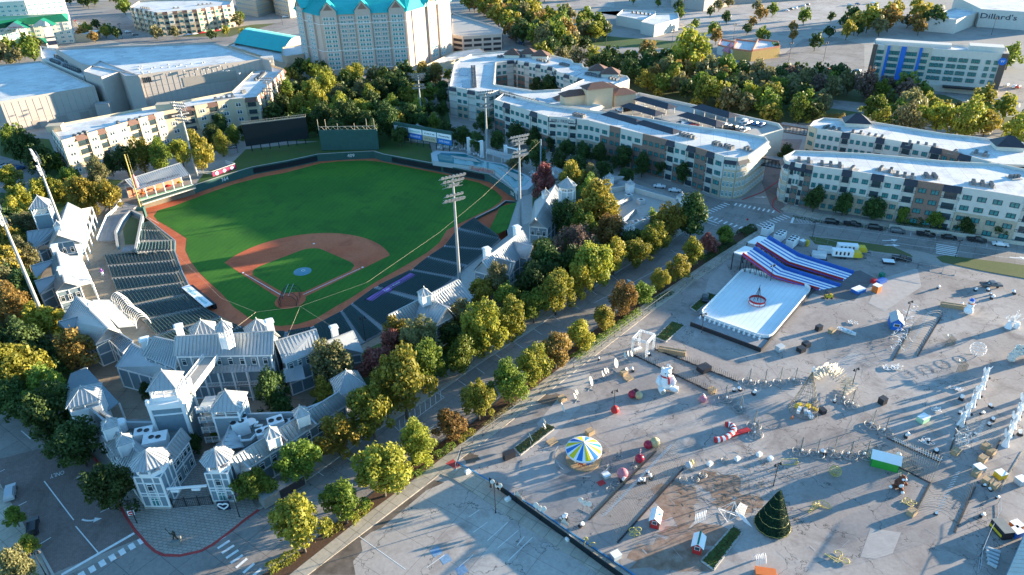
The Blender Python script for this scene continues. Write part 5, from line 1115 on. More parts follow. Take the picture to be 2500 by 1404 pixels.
sheet('grass_island', [(1975, 578), (2090, 590), (2180, 603), (2222, 622), (2228, 628), (2190, 620), (2120, 612), (1990, 596)], .15, 'verge', thick=.15)
sheet('grass_verge', [(2286, 628), (2310, 624), (2500, 648), (2900, 700), (2900, 760), (2500, 680), (2400, 662), (2300, 640)], .15, 'verge', thick=.15)
sheet('apartment_verge', [(1905, 512), (1990, 535), (2180, 556), (2560, 600), (2560, 588), (2200, 548), (2000, 522), (1925, 500)], .16, 'walk', thick=.16)
sheet('concourse', [(150, 560), (300, 445), (340, 494), (352, 530), (350, 540), (347, 563), (343, 590), (333, 617), (252, 623), (263, 650), (273, 681), (285, 713), (313, 750), (350, 783), (384, 820), (455, 860), (560, 880), (690, 880), (790, 868), (885, 842), (936, 813), (960, 835), (900, 1010), (600, 1120), (520, 1160), (420, 1130), (330, 1180), (240, 1060), (150, 980), (200, 860), (90, 700)], .05, 'concourse_floor')
sheet('right_concourse', [(936, 811), (1030, 735), (1110, 680), (1138, 652), (1192, 612), (1240, 575), (1232, 530), (1262, 492), (1300, 460), (1360, 500), (1300, 600), (1180, 740), (1000, 830)], .05, 'concrete')
berm = [(480, 450), (545, 429), (617, 408), (700, 393), (777, 376), (850, 372), (913, 369), (936, 376.5), (1052, 398), (1056, 372), (1050, 352), (930, 340), (780, 345), (600, 365), (560, 405), (500, 420)]
sheet('berm_grass', berm, .06, 'lawn')
sheet('bullpen_grass', [(306, 598), (300, 560), (318, 528), (345, 540), (340, 560), (334, 596)], .12, 'verge')
sheet('right_lawn', [(1195, 560), (1222, 505), (1262, 494), (1240, 560), (1215, 572)], .1, 'field_grass')
w = thing('bullpen_wall', 'low pale green wall round the little lawn at the left field corner', 'wall', G3(320, 540)); m = MB(); wall_strip(m, [G(*q) for q in [(290, 610), (285, 575), (300, 545), (322, 522), (350, 535), (334, 618)]], .6, 0, 1.6); m.build('wall_panel', 'siding', w); m = MB(); wall_strip(m, [G(*q) for q in [(290, 610), (285, 575), (300, 545), (322, 522), (350, 535), (334, 618)]], .8, 1.6, 1.75); m.build('cap', 'concrete', w)
sheet('viewing_deck', [(240, 592), (262, 535), (300, 496), (335, 505), (318, 520), (296, 545), (280, 578), (284, 590)], .5, 'deck_wood', thick=.5)
w = thing('deck_railing', 'white picket railing along the raised left field deck', 'railing', G3(265, 535)); m = MB(); rail(m, [G(239, 592), G(252, 560), G(262, 536), G(285, 515), G(297, 494)], .5, 1.2, .3); m.build('railing_panel', 'trim_white', w)
sheet('bullpen_wood_ramp', [(300, 605), (330, 600), (332, 612), (296, 616)], .14, 'deck_wood')
FAR = [('far_lawn', 'verge', [(560, 95), (700, 55), (620, 60), (480, 80), (400, 100), (480, 108)]), ('far_lawn', 'lawn', [(690, 200), (1080, 200), (1100, 300), (1050, 345), (600, 345), (690, 250)]),
       ('far_lawn', 'verge', [(1180, 40), (1300, 60), (1480, 190), (1560, 230), (1900, 300), (1960, 300), (2000, 290), (2120, 290), (2500, 340), (2500, 300), (2300, 230), (2000, 210), (1760, 170), (1600, 150), (1440, 120), (1330, 60), (1260, 20)]),
       ('far_lawn', 'lawn', [(1330, 100), (1500, 115), (1740, 120), (1740, 108), (1500, 90), (1380, 75)]), ('far_lawn', 'lawn', [(0, 330), (120, 340), (160, 430), (300, 440), (150, 560), (0, 600), (0, 520)]),
       ('far_lawn', 'lawn', [(-100, 620), (80, 640), (150, 760), (200, 880), (150, 1000), (60, 985), (-100, 985)]), ('far_lawn', 'verge', [(2000, 280), (2120, 262), (2340, 270), (2500, 290), (2500, 345), (2280, 305)]),
       ('far_lawn', 'lawn', [(1300, 430), (1700, 500), (1690, 520), (1500, 640), (1280, 775), (1180, 850), (960, 985), (860, 1050), (750, 1000), (880, 860), (1140, 740), (1300, 600)])]
for i, (nm, mt, pts) in enumerate(FAR): sheet(nm, pts, .026 + .004 * i, mt)
ROADS = [('far_road', [(1310, 62), (1400, 75), (1440, 110), (1500, 128), (1700, 128), (1700, 140), (1500, 150), (1420, 150), (1370, 110)]), ('far_road', [(180, 40), (290, 20), (330, 60), (330, 90), (560, 90), (700, 50), (740, 60), (560, 108), (300, 105), (200, 80)]),
         ('far_road', [(1990, 240), (2150, 255), (2350, 300), (2500, 320), (2500, 340), (2330, 320), (2100, 275), (1980, 258)]), ('far_road', [(1030, 210), (1060, 205), (1075, 260), (1060, 340), (1020, 300)]), ('far_road', [(690, 190), (720, 180), (740, 230), (700, 300), (690, 260)]),
         ('far_road', [(0, 380), (70, 400), (120, 440), (60, 480), (0, 470)]), ('far_road', [(2020, 180), (2120, 215), (2500, 250), (2500, 215), (2300, 200)])]
for i, (nm, pts) in enumerate(ROADS): sheet(nm, pts, .064 + .004 * i, 'street_concrete')
sheet('far_car_park', [(1740, 165), (1960, 185), (2110, 190), (2110, 110), (2040, 90), (1960, 95), (1920, 130)], .1, 'lot_concrete' if False else 'street_concrete')
for i, pts in enumerate(([(1450, 30), (1850, 8), (2200, -12), (2260, 40), (2060, 70), (1700, 90), (1660, 60), (1500, 25)], [(1250, -10), (1500, 0), (1500, 18), (1250, 15)])): sheet('far_car_park', pts, .094 + .004 * i, 'lot_concrete')
m = MB(); Z = .03
def bars(a, c, n, w, l, z=Z, skew=None):
 a, c = G(*a), G(*c); d = (c - a).normalized(); q = Vector((-d.y, d.x)) if skew is None else skew
 for i in range(n):
  p = a.lerp(c, i / (n - 1)); m.face([(*(p - d * w / 2 - q * l / 2), z), (*(p + d * w / 2 - q * l / 2), z), (*(p + d * w / 2 + q * l / 2), z), (*(p - d * w / 2 + q * l / 2), z)])
def ln(pts, w=.14, z=Z): line_strip(m, [G(*p) for p in pts], w, z)
bars((200, 1404), (345, 1321), 7, 1.0, 1.6); bars((536, 1318), (578, 1365), 5, .55, 2.4); bars((590, 1375), (625, 1400), 3, .55, 2.4)
ln([(150, 1404), (328, 1302)], .6); ln([(52, 1052), (75, 1072)], .2, .034); ln([(108, 1175), (180, 1270)], .2, .034); ln([(185, 1285), (240, 1350)], .2, .034)
for a, c in (((35, 1240), (65, 1225)), ((92, 1332), (125, 1312)), ((182, 1170), (208, 1157)), ((245, 1251), (268, 1240)), ((0, 1152), (12, 1146))): ln([a, c], .15, .034)
for t in ((772, 1150), (838, 1112), (1120, 930), (1165, 900), (1212, 868), (1258, 838), (1305, 805), (1350, 772), (1395, 742), (1440, 708), (1490, 672), (1640, 612), (1672, 592)): ln([(t[0] - 2, t[1] - 2), (t[0] + 18, t[1] + 12)], .14)
for i in range(9): x = 975 + i * 12.5; y = 1048 - i * 9.2; ln([(x, y - 22), (x + 2, y + 2)], .13)
ln([(962, 1040), (974, 1052), (1085, 970), (1068, 960)], .13)
for i in range(6): x = 1065 + i * 13; y = 1085 - i * 9.5; ln([(x, y), (x + 3, y + 24)], .13)
ln([(1450, 740), (1640, 640)], .12); ln([(880, 1150), (980, 1090), (1060, 1040)], .12); ln([(1720, 534), (1755, 546)], .5); ln([(1718, 540), (1750, 551)], .2)
bars((1722, 522), (1774, 498), 8, .6, 2.6, .032); bars((1796, 499), (1888, 517), 9, .6, 2.6, .032); bars((1724, 528), (1808, 556), 8, .6, 2.4, .032); bars((1856, 552), (1920, 528), 9, .5, 3.2, .032)
ln([(1938, 530), (1932, 545)], .8, .032); ln([(1940, 530), (2005, 540)], .14, .032); ln([(1935, 545), (2000, 546)], .14, .032)
for i in range(8): ln([(1942 + i * 8, 530.5 + i * 1), (1952 + i * 7.5, 544)], .12, .032)
ln([(2175, 592), (2320, 612), (2500, 634)], .13, .032); bars((2311, 600), (2311, 622), 6, .5, 6, .032)
for x, y in ((2110, 552), (2166, 562), (2224, 570), (2284, 578), (2410, 597)): ln([(x, y - 3), (x - 1, y + 6)], .12, .032)
ln([(1980, 548), (2200, 578), (2500, 618)], .1, .036)
for a, c in (((1170, 1245), (1145, 1262)), ((1190, 1275), (1155, 1300)), ((1240, 1275), (1190, 1320)), ((1265, 1295), (1215, 1338)), ((1300, 1312), (1240, 1370)), ((1280, 1310), (1262, 1332)), ((1155, 1355), (1120, 1385)), ((1085, 1355), (1042, 1386)), ((870, 1305), (990, 1390))): ln([a, c], .12, .022)
tag(m.build('road_markings', 'paint_line'), kind='structure')
m = MB()
def arrow(px, ang, s=1.0, curve=0.9, z=.036):
 c = G(*px); pts = []
 for k in range(7):
  t = k / 6; a = ang - curve * (1 - t); pts.append(c + Vector((math.cos(ang), math.sin(ang))) * s * (t - .5) * 2 + Vector((-math.sin(ang), math.cos(ang))) * s * curve * .8 * (1 - t) ** 2)
 line_strip(m, pts, .35 * s, z); e = pts[-1]; d = (pts[-1] - pts[-2]).normalized(); q = Vector((-d.y, d.x)); m.face([(*(e - q * .6 * s), z + .002), (*(e + d * 1.3 * s), z + .002), (*(e + q * .6 * s), z + .002)])
arrow((214, 1274), .35, 1.1, 1.2); arrow((1545, 690), 2.2, 1.2, .5); arrow((2168, 588), .2, 1.6, .6); arrow((2168, 598), -.2, 1.6, -.6); arrow((1852, 482), .1, 1.4, .5); arrow((2480, 630), .0, 1.6, .5)
tag(m.build('painted_arrows', 'paint_line'), kind='structure')
g = G(140, 1158); t = text_part('ONLY', 1.9, 'paint_line', None, (g.x, g.y, .04), (-.84, -.5, 0), (.5, -.84, 0), 'painted_lettering', .003, width=2.6); t['kind'] = 'structure'
mat('faded_blue', (.16, .27, .40), .9, .3, 2.)
for i, (x, y) in enumerate(((1065, 1347), (1088, 1365), (1127, 1392))):
 c = G(x, y); m = MB(); m.box(c.x, c.y, .01, .02, 1.8, 1.8, .55); tag(m.build('blue_parking_symbol', 'faded_blue'), kind='structure')
mat('faded_blue', (.16, .27, .40), .9, .3, 2.)
def splat(name, px, rx, ry, mt, z, seed=0, n=22, rot=0.0):
 r = random.Random(seed); c = G(*px); pts = []
 for k in range(n):
  t = 2 * math.pi * k / n; q = .65 + .5 * r.random(); x, y = rx * q * math.cos(t), ry * q * math.sin(t); pts.append((c.x + x * math.cos(rot) - y * math.sin(rot), c.y + x * math.sin(rot) + y * math.cos(rot)))
 return sheet(name, pts, z, mt, px=False)
mat('wet_dirt', (.11, .085, .065), .75, .3, .4, col2=(.2, .16, .13)); mat('soil', (.22, .13, .085), .95, .25, .5, col2=(.33, .25, .2)); mat('patch_light', (.36, .33, .31), .9, .12, .6); mat('patch_dark', (.13, .12, .12), .9, .15, .6)
sheet('water_stain', [(745, 1404), (905, 1290), (1060, 1172), (1085, 1178), (1040, 1198), (990, 1240), (930, 1290), (905, 1300), (880, 1320), (885, 1345), (862, 1370), (868, 1404)], .010, 'wet_dirt')
splat('puddle_mark', (1345, 975), 3.4, 2.6, 'wet_dirt', .009, 3); splat('puddle_mark', (1150, 1118), 2.2, 1.6, 'wet_dirt', .009, 4); splat('soil_patch', (1700, 1310), 7, 3, 'soil', .010, 5); splat('soil_patch', (1800, 1225), 5, 3, 'soil', .012, 6); splat('soil_patch', (1640, 1360), 9, 4, 'soil', .011, 8)
splat('soil_patch', (1650, 1225), 5, 6, 'soil', .013, 11); splat('soil_patch', (1755, 1180), 5, 4, 'soil', .0135, 12)
for i, pts in enumerate(([(1352, 868), (1450, 915), (1420, 960), (1310, 920)], [(1310, 1035), (1365, 970), (1420, 990), (1340, 1080)], [(1225, 1180), (1330, 1100), (1395, 1150), (1290, 1200)], [(1540, 1078), (1570, 1080), (1640, 985), (1620, 975)], [(1920, 960), (2080, 860), (2110, 870), (1960, 985)], [(1730, 680), (1770, 640), (1800, 700), (1745, 790), (1690, 830)], [(1650, 1075), (1690, 1060), (1660, 1110), (1620, 1110)], [(2150, 680), (2240, 655), (2250, 700), (2160, 760), (2120, 740)], [(2100, 1360), (2125, 1290), (2200, 1300), (2180, 1350), (2140, 1365)])):
 sheet('concrete_patch', pts, .0145 + .0004 * i, 'patch_light' if i % 3 else 'patch_dark' if i == 99 else 'lot_concrete')
m = MB(); r = random.Random(3)
for i in range(26):
 x, y = 1200 + r.random() * 1250, 760 + r.random() * 600; pts = [G(x, y)]; a = r.random() * 6.3
 if G(x, y).x < -20 or x - 1075 < (y - 1150) * 1.7: continue
 for k in range(8): a += r.uniform(-.6, .6); pts.append(pts[-1] + Vector((math.cos(a), math.sin(a))) * 1.8)
 line_strip(m, pts, .05, .021)
tag(m.build('cracks', 'patch_dark'), kind='structure')
m = MB()
for i in range(150):
 x, y = 1200 + r.random() * 1280, 780 + r.random() * 600
 if x - 1075 < (y - 1150) * 1.7: continue
 p = G(x, y); a = r.choice((.55, 2.1)) + r.uniform(-.1, .1); L = r.uniform(.5, 3.5); w = r.uniform(.05, .5 if L < 1.5 else .12); d = Vector((math.cos(a), math.sin(a))) * L / 2
 line_strip(m, [p - d, p + d], w, .0225)
for i in range(9):
 p, q = G(1250 + i * 130, 1100 + (i % 3) * 60), G(1400 + i * 125, 960 + (i % 3) * 60); line_strip(m, [p, q], .08, .0225)
tag(m.build('faded_paint_marks', 'patch_light'), kind='structure')
for i, (pts, lb) in enumerate((([(1255, 1095), (1335, 1035), (1356, 1045), (1270, 1112)], 'raised grassy kerbed island among the wire leaves beside the carousel'), ([(1712, 1370), (1790, 1285), (1812, 1300), (1742, 1392)], 'long grassy kerbed island between the red hut and the big tree'), ([(1600, 825), (1640, 785), (1672, 795), (1625, 835)], 'small grassy kerbed island below the ice rink deck'), ([(1685, 752), (1728, 715), (1750, 722), (1700, 762)], 'narrow green island at the left edge of the ice rink'))):
 t = thing('planter_island', lb, 'planter', G3(*pts[0])); P = [G(*q) for q in pts]; m = MB(); wall_strip(m, P, .3, 0, .22, closed=True); m.build('kerb', 'concrete', t); m = MB(); m.prism([(p.x, p.y) for p in P], .0, .17); m.build('turf', 'verge' if i < 1 else 'lawn', t)
 m = MB(); rr = random.Random(i); 
 for k in range(420):
  a, c_ = rr.random(), rr.random(); p = P[0].lerp(P[1], a).lerp(P[3].lerp(P[2], a), c_); h = rr.uniform(.15, .4); q = rr.random() * 3; m.face([(p.x - .18 * math.cos(q), p.y - .18 * math.sin(q), .15), (p.x + .18 * math.cos(q), p.y + .18 * math.sin(q), .15), (p.x + .1, p.y, .15 + h)])
 tag(m.build('grass_tufts', 'verge', t), kind='stuff')
# ================================================================== TREES
def leafm(name, c, c2, tr=.35): mat(name, c, .6, .3, 1.1, col2=c2, obj_rand=.22, transl=tr, detail=3, spec=.25)
leafm('leaf_yellowgreen', (.20, .225, .03), (.37, .35, .05)); leafm('leaf_green', (.11, .18, .03), (.22, .28, .04)); leafm('leaf_dark', (.035, .075, .022), (.085, .13, .03), .25)
leafm('leaf_olive', (.17, .17, .07), (.27, .25, .11)); leafm('leaf_orange', (.25, .16, .045), (.38, .26, .07)); leafm('leaf_brown', (.17, .115, .09), (.24, .17, .13)); leafm('leaf_pink', (.30, .10, .09), (.42, .18, .14)); leafm('leaf_gold', (.28, .25, .035), (.42, .35, .055))
mat('bark', (.10, .08, .06), .9, .25, 3.)
def crown_mesh(seed, n, tall=1.0, sparse=0.0, size=.085, core=True):
 r = np.random.default_rng(seed); lobes = []
 for k in range(30):
  a, e = r.random() * 2 * np.pi, r.uniform(-.75, 1.35); q = r.uniform(.4, .86); lobes.append((q * np.cos(a) * np.cos(e) * (1.05 - .25 * np.sin(e)), q * np.sin(a) * np.cos(e) * (1.05 - .25 * np.sin(e)), .05 + q * np.sin(e) * 1.05, r.uniform(.14, .33)))
 lobes.append((0, 0, .1, .55)); lobes.append((0, 0, -.3, .42)); L = np.array(lobes); v = []; f = []
 idx = r.choice(len(L), n, p=L[:, 3] ** 2 / (L[:, 3] ** 2).sum()); d = r.normal(size=(n, 3)); d /= np.linalg.norm(d, axis=1)[:, None]
 rad = L[idx, 3] * (r.random(n) ** .18 if not sparse else r.random(n) ** .45) * (1 + .12 * r.normal(size=n)); P = L[idx, :3] + d * rad[:, None]; P[:, 2] *= tall
 for k in range(n):
  nn = d[k] + r.normal(size=3) * .75; nn /= np.linalg.norm(nn); u = np.cross(nn, [0, 0, 1.0]) + 1e-6; u /= np.linalg.norm(u); w = np.cross(nn, u); t = r.random() * 6.28
  a, b_ = u * np.cos(t) + w * np.sin(t), w * np.cos(t) - u * np.sin(t); s = size * r.uniform(.55, 1.35); i = len(v)
  v += [P[k] - a * s, P[k] + b_ * s * .7, P[k] + a * s, P[k] - b_ * s * .7]; f.append((i, i + 1, i + 2, i + 3))
 me = bpy.data.meshes.new('crown'); me.from_pydata([tuple(x) for x in v], [], f); me.materials.append(MATS['leaf_green']); me.update(); return me
CROWN = [crown_mesh(s, 5200, t, size=.06) for s, t in ((1, 1.1), (2, 1.25), (3, 1.0), (4, 1.35), (5, 1.1), (6, 1.2), (7, 1.05))]; CROWN_FAR = [crown_mesh(20 + s, 1500, t, size=.09) for s, t in ((1, 1.0), (2, 1.15), (3, .85))]; CROWN_BARE = [crown_mesh(31, 1700, 1.0, 1, .05)]; CROWN_TALL = [crown_mesh(41, 900, 2.0, size=.12)]
def trunk_mesh(seed, bare=False):
 r = random.Random(seed); m = MB(); m.tube([(0, 0, 0), (.01, 0, .6), (0, .01, 1.15)], [.055, .04, .025], 6)
 for k in range(14 if bare else 6):
  a = k * 2.4 + r.random(); z = r.uniform(.5, .9); q = r.uniform(.5, .85); e = Vector((q * math.cos(a), q * math.sin(a), z + r.uniform(.35, .8)))
  m.tube([(0, 0, z), tuple(Vector((0, 0, z)).lerp(e, .5) + Vector((0, 0, .05))), tuple(e)], [.026, .016, .006], 4)
  if bare:
   for j in range(6): s = Vector((0, 0, z)).lerp(e, .4 + .1 * j); m.tube([tuple(s), tuple(s + Vector((r.uniform(-.3, .3), r.uniform(-.3, .3), r.uniform(.1, .35))))], [.009, .003], 3)
 return mesh_only(m, 'trunk', ['bark'])
TR = [trunk_mesh(1), trunk_mesh(2)]; TRB = trunk_mesh(3, True)
LEAF = {'y': ('leaf_yellowgreen', 'yellow green'), 'g': ('leaf_green', 'mid green'), 'd': ('leaf_dark', 'dark green'), 'o': ('leaf_olive', 'grey olive'), 'r': ('leaf_orange', 'orange tinged'), 'b': ('leaf_brown', 'bare brown'), 'p': ('leaf_pink', 'pinkish red'), 'G': ('leaf_gold', 'golden yellow')}
PROTO = {}
def tree_proto(k, v, far, tall=0):
 key = (k, v, far, tall)
 if key in PROTO: return PROTO[key]
 p = proto('tree', 'tree'); me = (CROWN_TALL[0] if tall else CROWN_BARE[0] if k == 'b' and not far else CROWN_FAR[v % 3] if far else CROWN[v % 7])
 c = bpy.data.objects.new('crown', me); C.collection.objects.link(c); c.parent = p; c.location = (0, 0, 1.0 if far else 1.08); c.material_slots[0].link = 'OBJECT'; c.material_slots[0].material = MATS[LEAF[k][0]]
 t = bpy.data.objects.new('trunk', TRB if k == 'b' else TR[v % 2]); C.collection.objects.link(t); t.parent = p; PROTO[key] = p; return p
tr = random.Random(11); NT = [0]; ALLT = []
def trees(cluster, L, far=False, group=None):
 L = sorted(L, key=lambda q: q[0]); cnt = {}
 for q in L: cnt[q[3]] = cnt.get(q[3], 0) + 1
 seen = {}
 for q in L:
  x, y, w, k = q[:4]; g = G(x, y); hgt_ = 0
  for _ in range(4):
   dep = Vector((g.x, g.y, hgt_ - CAM_H)).dot(FWD); R_ = w / 2 * dep / CAM_F / .91; hgt_ = R_ * 1.2; g = G(x, y, hgt_)
  i = seen.get(k, 0); seen[k] = i + 1; n = cnt[k]
  lab = '%s tree %s' % (LEAF[k][1], cluster) if n == 1 else '%s tree %s, %s' % (LEAF[k][1], cluster, leftth(i, n))
  s = (R_ * tr.uniform(.88, 1.1), R_ * tr.uniform(.88, 1.1), R_ * tr.uniform(.88, 1.2)); rt = tr.random() * 6.28
  ALLT.append((R_ / g.length * (1.6 if not far else 1), k, tr.randrange(7), far, (g.x, g.y, 0), rt, lab, s, group or 'trees ' + cluster))
trees('in the strip beside the festival lot', [(730, 1287, 138, 'y'), (838, 1230, 105, 'g'), (930, 1145, 142, 'y'), (1018, 1085, 92, 'y'), (1097, 1033, 78, 'r'), (1168, 980, 92, 'y'), (1242, 940, 92, 'g'), (1302, 888, 96, 'y'), (1357, 858, 78, 'r'), (1417, 813, 72, 'G'), (1472, 775, 60, 'G'), (1523, 738, 66, 'r'),
 (1565, 712, 64, 'g'), (1613, 683, 48, 'G'), (1658, 650, 62, 'G'), (1690, 617, 62, 'y'), (1731, 592, 48, 'p'), (1770, 568, 50, 'g')])
trees('along the ballpark side of the street', [(617, 1180, 92, 'g'), (730, 1122, 108, 'g'), (822, 1060, 102, 'G'), (905, 1005, 128, 'y'), (985, 945, 150, 'y'), (1040, 890, 105, 'g'), (1128, 862, 92, 'g'), (1178, 815, 105, 'y'), (1250, 783, 95, 'y'), (1303, 748, 75, 'g'), (1358, 715, 95, 'y'), (1412, 683, 78, 'G'), (1450, 645, 108, 'y'),
 (1500, 625, 80, 'G'), (1555, 610, 78, 'y'), (1595, 578, 72, 'y'), (1635, 540, 85, 'G'), (1690, 535, 85, 'd'), (1345, 690, 60, 'd')])
trees('between right pavilions and street', [(810, 890, 112, 'o'), (915, 885, 80, 'p'), (955, 845, 70, 'p'), (975, 825, 78, 'G'), (1025, 840, 92, 'o'), (1122, 775, 76, 'o'), (1178, 715, 72, 'G'), (1215, 700, 76, 'o'), (1200, 740, 60, 'b'), (1300, 690, 84, 'd'), (1235, 740, 70, 'g'), (1330, 605, 66, 'G'), (1362, 612, 66, 'b'), (1410, 585, 96, 'b'),
 (1385, 540, 80, 'd'), (1425, 555, 76, 'g'), (1370, 520, 60, 'g'), (1462, 500, 112, 'G'), (1490, 560, 84, 'r'), (1328, 448, 70, 'p'), (1395, 440, 76, 'G'), (1440, 436, 66, 'o'), (1440, 470, 60, 'g'), (1335, 640, 90, 'd'), (1400, 650, 76, 'd'), (1100, 815, 64, 'd'), (1540, 590, 60, 'd')])
trees('beside the left field pavilions', [(48, 488, 64, 'y'), (95, 458, 60, 'y'), (150, 478, 50, 'y'), (203, 482, 72, 'G'), (256, 472, 76, 'G'), (240, 425, 66, 'o'), (175, 440, 60, 'g'), (128, 455, 56, 'y'), (62, 365, 60, 'd'), (25, 345, 46, 'g'), (100, 395, 60, 'd'), (40, 520, 60, 'G'), (68, 545, 66, 'o'), (30, 588, 70, 'G'), (60, 625, 66, 'o'), (15, 640, 80, 'G'), (60, 700, 84, 'd'), (36, 760, 100, 'r'),
 (100, 780, 96, 'G'), (180, 850, 104, 'r'), (70, 850, 116, 'd'), (30, 900, 150, 'y'), (110, 950, 130, 'g'), (130, 1020, 116, 'd'), (185, 1080, 118, 'd'), (40, 980, 110, 'd'), (-20, 850, 120, 'd'), (0, 700, 90, 'o'), (20, 430, 60, 'y')])
trees('beside the left hand street', [(270, 1192, 118, 'd'), (35, 1262, 52, 'g'), (68, 1330, 50, 'y'), (45, 1392, 92, 'o')])
trees('inside the ballpark courtyard', [(665, 965, 98, 'd'), (790, 955, 66, 'G'), (355, 952, 40, 'd'), (478, 1085, 48, 'd'), (1042, 818, 40, 'd'), (525, 1062, 30, 'g')])
trees('behind the left field wall', [(345, 385, 62, 'y'), (390, 382, 66, 'g'), (440, 372, 56, 'y'), (485, 378, 76, 'G'), (540, 352, 48, 'y'), (570, 330, 50, 'g'), (305, 395, 60, 'd'), (520, 335, 46, 'd'), (600, 320, 40, 'd'), (540, 305, 40, 'd'), (655, 262, 30, 'd'), (690, 262, 50, 'd'), (700, 225, 40, 'g'), (270, 405, 40, 'd')])
trees('in the grove behind the scoreboard', [(762, 232, 66, 'y'), (800, 218, 56, 'y'), (732, 262, 60, 'y'), (853, 190, 46, 'G'), (870, 178, 36, 'y'), (828, 232, 56, 'o'), (880, 228, 56, 'o'), (930, 188, 44, 'y'), (905, 245, 54, 'y'), (950, 212, 58, 'd'), (990, 222, 56, 'd'), (958, 262, 54, 'g'), (1010, 238, 48, 'y'), (1000, 285, 56, 'd'), (790, 290, 64, 'd'), (845, 288, 70, 'd'), (900, 290, 66, 'd'),
 (950, 300, 62, 'd'), (830, 262, 60, 'y'), (880, 262, 60, 'y'), (780, 262, 56, 'G'), (1030, 300, 46, 'd'), (1082, 240, 36, 'd'), (1080, 268, 36, 'd'), (1078, 210, 34, 'd'), (1012, 205, 40, 'g'), (740, 300, 50, 'd'), (1062, 178, 46, 'r'), (1032, 182, 44, 'r'), (820, 320, 56, 'd'), (910, 322, 50, 'd'), (975, 330, 44, 'd'), (740, 205, 40, 'd'), (800, 190, 36, 'd'), (700, 205, 30, 'd'), (1095, 180, 30, 'g'), (1060, 305, 44, 'g'), (930, 230, 50, 'd')])
trees('before the long brick apartments', [(1090, 315, 50, 'd'), (1130, 330, 50, 'd'), (1165, 345, 46, 'd'), (1215, 340, 48, 'd'), (1260, 328, 46, 'd'), (1305, 335, 46, 'd'), (1345, 345, 40, 'd'), (1385, 360, 44, 'd'), (1425, 370, 44, 'd'), (1465, 380, 46, 'd'), (1520, 388, 44, 'd'), (1568, 405, 44, 'd'), (1620, 408, 40, 'd'), (1670, 425, 42, 'd'), (1310, 385, 52, 'd'), (1365, 395, 46, 'd'), (1410, 402, 50, 'd'), (1180, 300, 40, 'd'), (1275, 270, 30, 'd'), (1260, 395, 40, 'o'),
 (1340, 208, 50, 'd'), (1310, 212, 34, 'd'), (1475, 420, 40, 'd'), (1530, 425, 40, 'd')])
trees('on the pavement before the curved corner block', [(1990, 488, 50, 'd'), (2062, 496, 50, 'd'), (2136, 506, 50, 'd'), (2205, 524, 36, 'g'), (2285, 535, 40, 'g'), (2360, 548, 40, 'd'), (2448, 550, 50, 'd'), (2240, 536, 22, 'd'), (1918, 378, 36, 'd')])
def fill(cluster, px, dist, wm, kinds, seed, n=200):
 r = random.Random(seed); P = [G(*q) for q in px]; xs = [p.x for p in P]; ys = [p.y for p in P]; got = []
 def inside(a):
  c = False
  for i in range(len(P)):
   p, q = P[i], P[i - 1]
   if (p.y > a.y) != (q.y > a.y) and a.x < (q.x - p.x) * (a.y - p.y) / (q.y - p.y) + p.x: c = not c
  return c
 for _ in range(n * 12):
  a = Vector((r.uniform(min(xs), max(xs)), r.uniform(min(ys), max(ys))))
  if inside(a) and all((a - b_).length > dist * r.uniform(.8, 1.1) for b_ in got):
   got.append(a)
   if len(got) >= n: break
 got.sort(key=lambda a: a.x / a.y); lst = [r.choice(kinds) for _ in got]; seen = {}
 for a, k in zip(got, lst):
  i = seen.get(k, 0); seen[k] = i + 1; nn = lst.count(k); R_ = wm / 2 * r.uniform(.75, 1.25);
  lab = '%s tree %s' % (LEAF[k][1], cluster) if nn == 1 else '%s tree %s, %s' % (LEAF[k][1], cluster, leftth(i, nn))
  ALLT.append((R_ / a.length, k, r.randrange(3), True, (a.x, a.y, 0), r.random() * 6.28, lab, (R_, R_, R_ * r.uniform(.9, 1.25)), 'trees ' + cluster))
fill('in the wood behind the rooftop car park', [(1300, 150), (1480, 190), (1560, 225), (1900, 305), (1980, 310), (2020, 280), (1900, 215), (1760, 185), (1640, 160), (1500, 160), (1420, 165)], 8.5, 12, 'yygoodddrgG', 5, 135)
fill('in the belt before the striped hotel', [(1900, 195), (2040, 200), (2100, 230), (2260, 245), (2300, 255), (2200, 262), (2050, 250), (1960, 240)], 8, 11, 'ooddgb', 6, 26)
fill('along the grass bank above the rear wing', [(2085, 298), (2130, 290), (2260, 315), (2350, 335), (2440, 350), (2500, 360), (2380, 350), (2240, 335)], 9, 13, 'oyygG', 9, 12)
fill('in the park left of the long far road', [(1130, 30), (1200, 18), (1300, 30), (1350, 62), (1420, 118), (1440, 130), (1370, 132), (1290, 125), (1240, 95), (1190, 45)], 10, 14, 'yggorddG', 12, 75)
fill('on the islands round the white restaurant', [(1340, 50), (1420, 60), (1500, 78), (1500, 108), (1440, 100), (1370, 80)], 9, 12, 'gyod', 13, 12)
fill('packed in the outfield grove', [(700, 235), (860, 200), (1050, 200), (1075, 250), (1050, 320), (930, 335), (780, 335), (640, 330), (690, 280)], 6.5, 9.5, 'dddygdo', 41, 60)
fill('low in the thicket at the left edge', [(0, 470), (60, 560), (80, 640), (60, 760), (150, 830), (170, 900), (130, 1000), (60, 980), (-60, 960), (-100, 700), (-60, 500)], 6, 8, 'ddogr', 42, 60)
fill('in the understory by the right pavilions', [(960, 930), (1060, 885), (1180, 800), (1310, 700), (1370, 640), (1600, 570), (1630, 590), (1450, 690), (1250, 800), (1100, 880), (985, 985)], 5.5, 6.5, 'ddgo', 43, 50)
fill('behind the sunlit apartment block', [(0, 345), (60, 340), (110, 380), (150, 430), (100, 420), (30, 400)], 7, 8, 'dg', 44, 14)
fill('dotted about the upper car parks', [(1500, 10), (1860, 20), (2060, 60), (2110, 100), (1960, 160), (1760, 120), (1660, 95), (1700, 60)], 27, 9, 'ddogr', 14, 36)
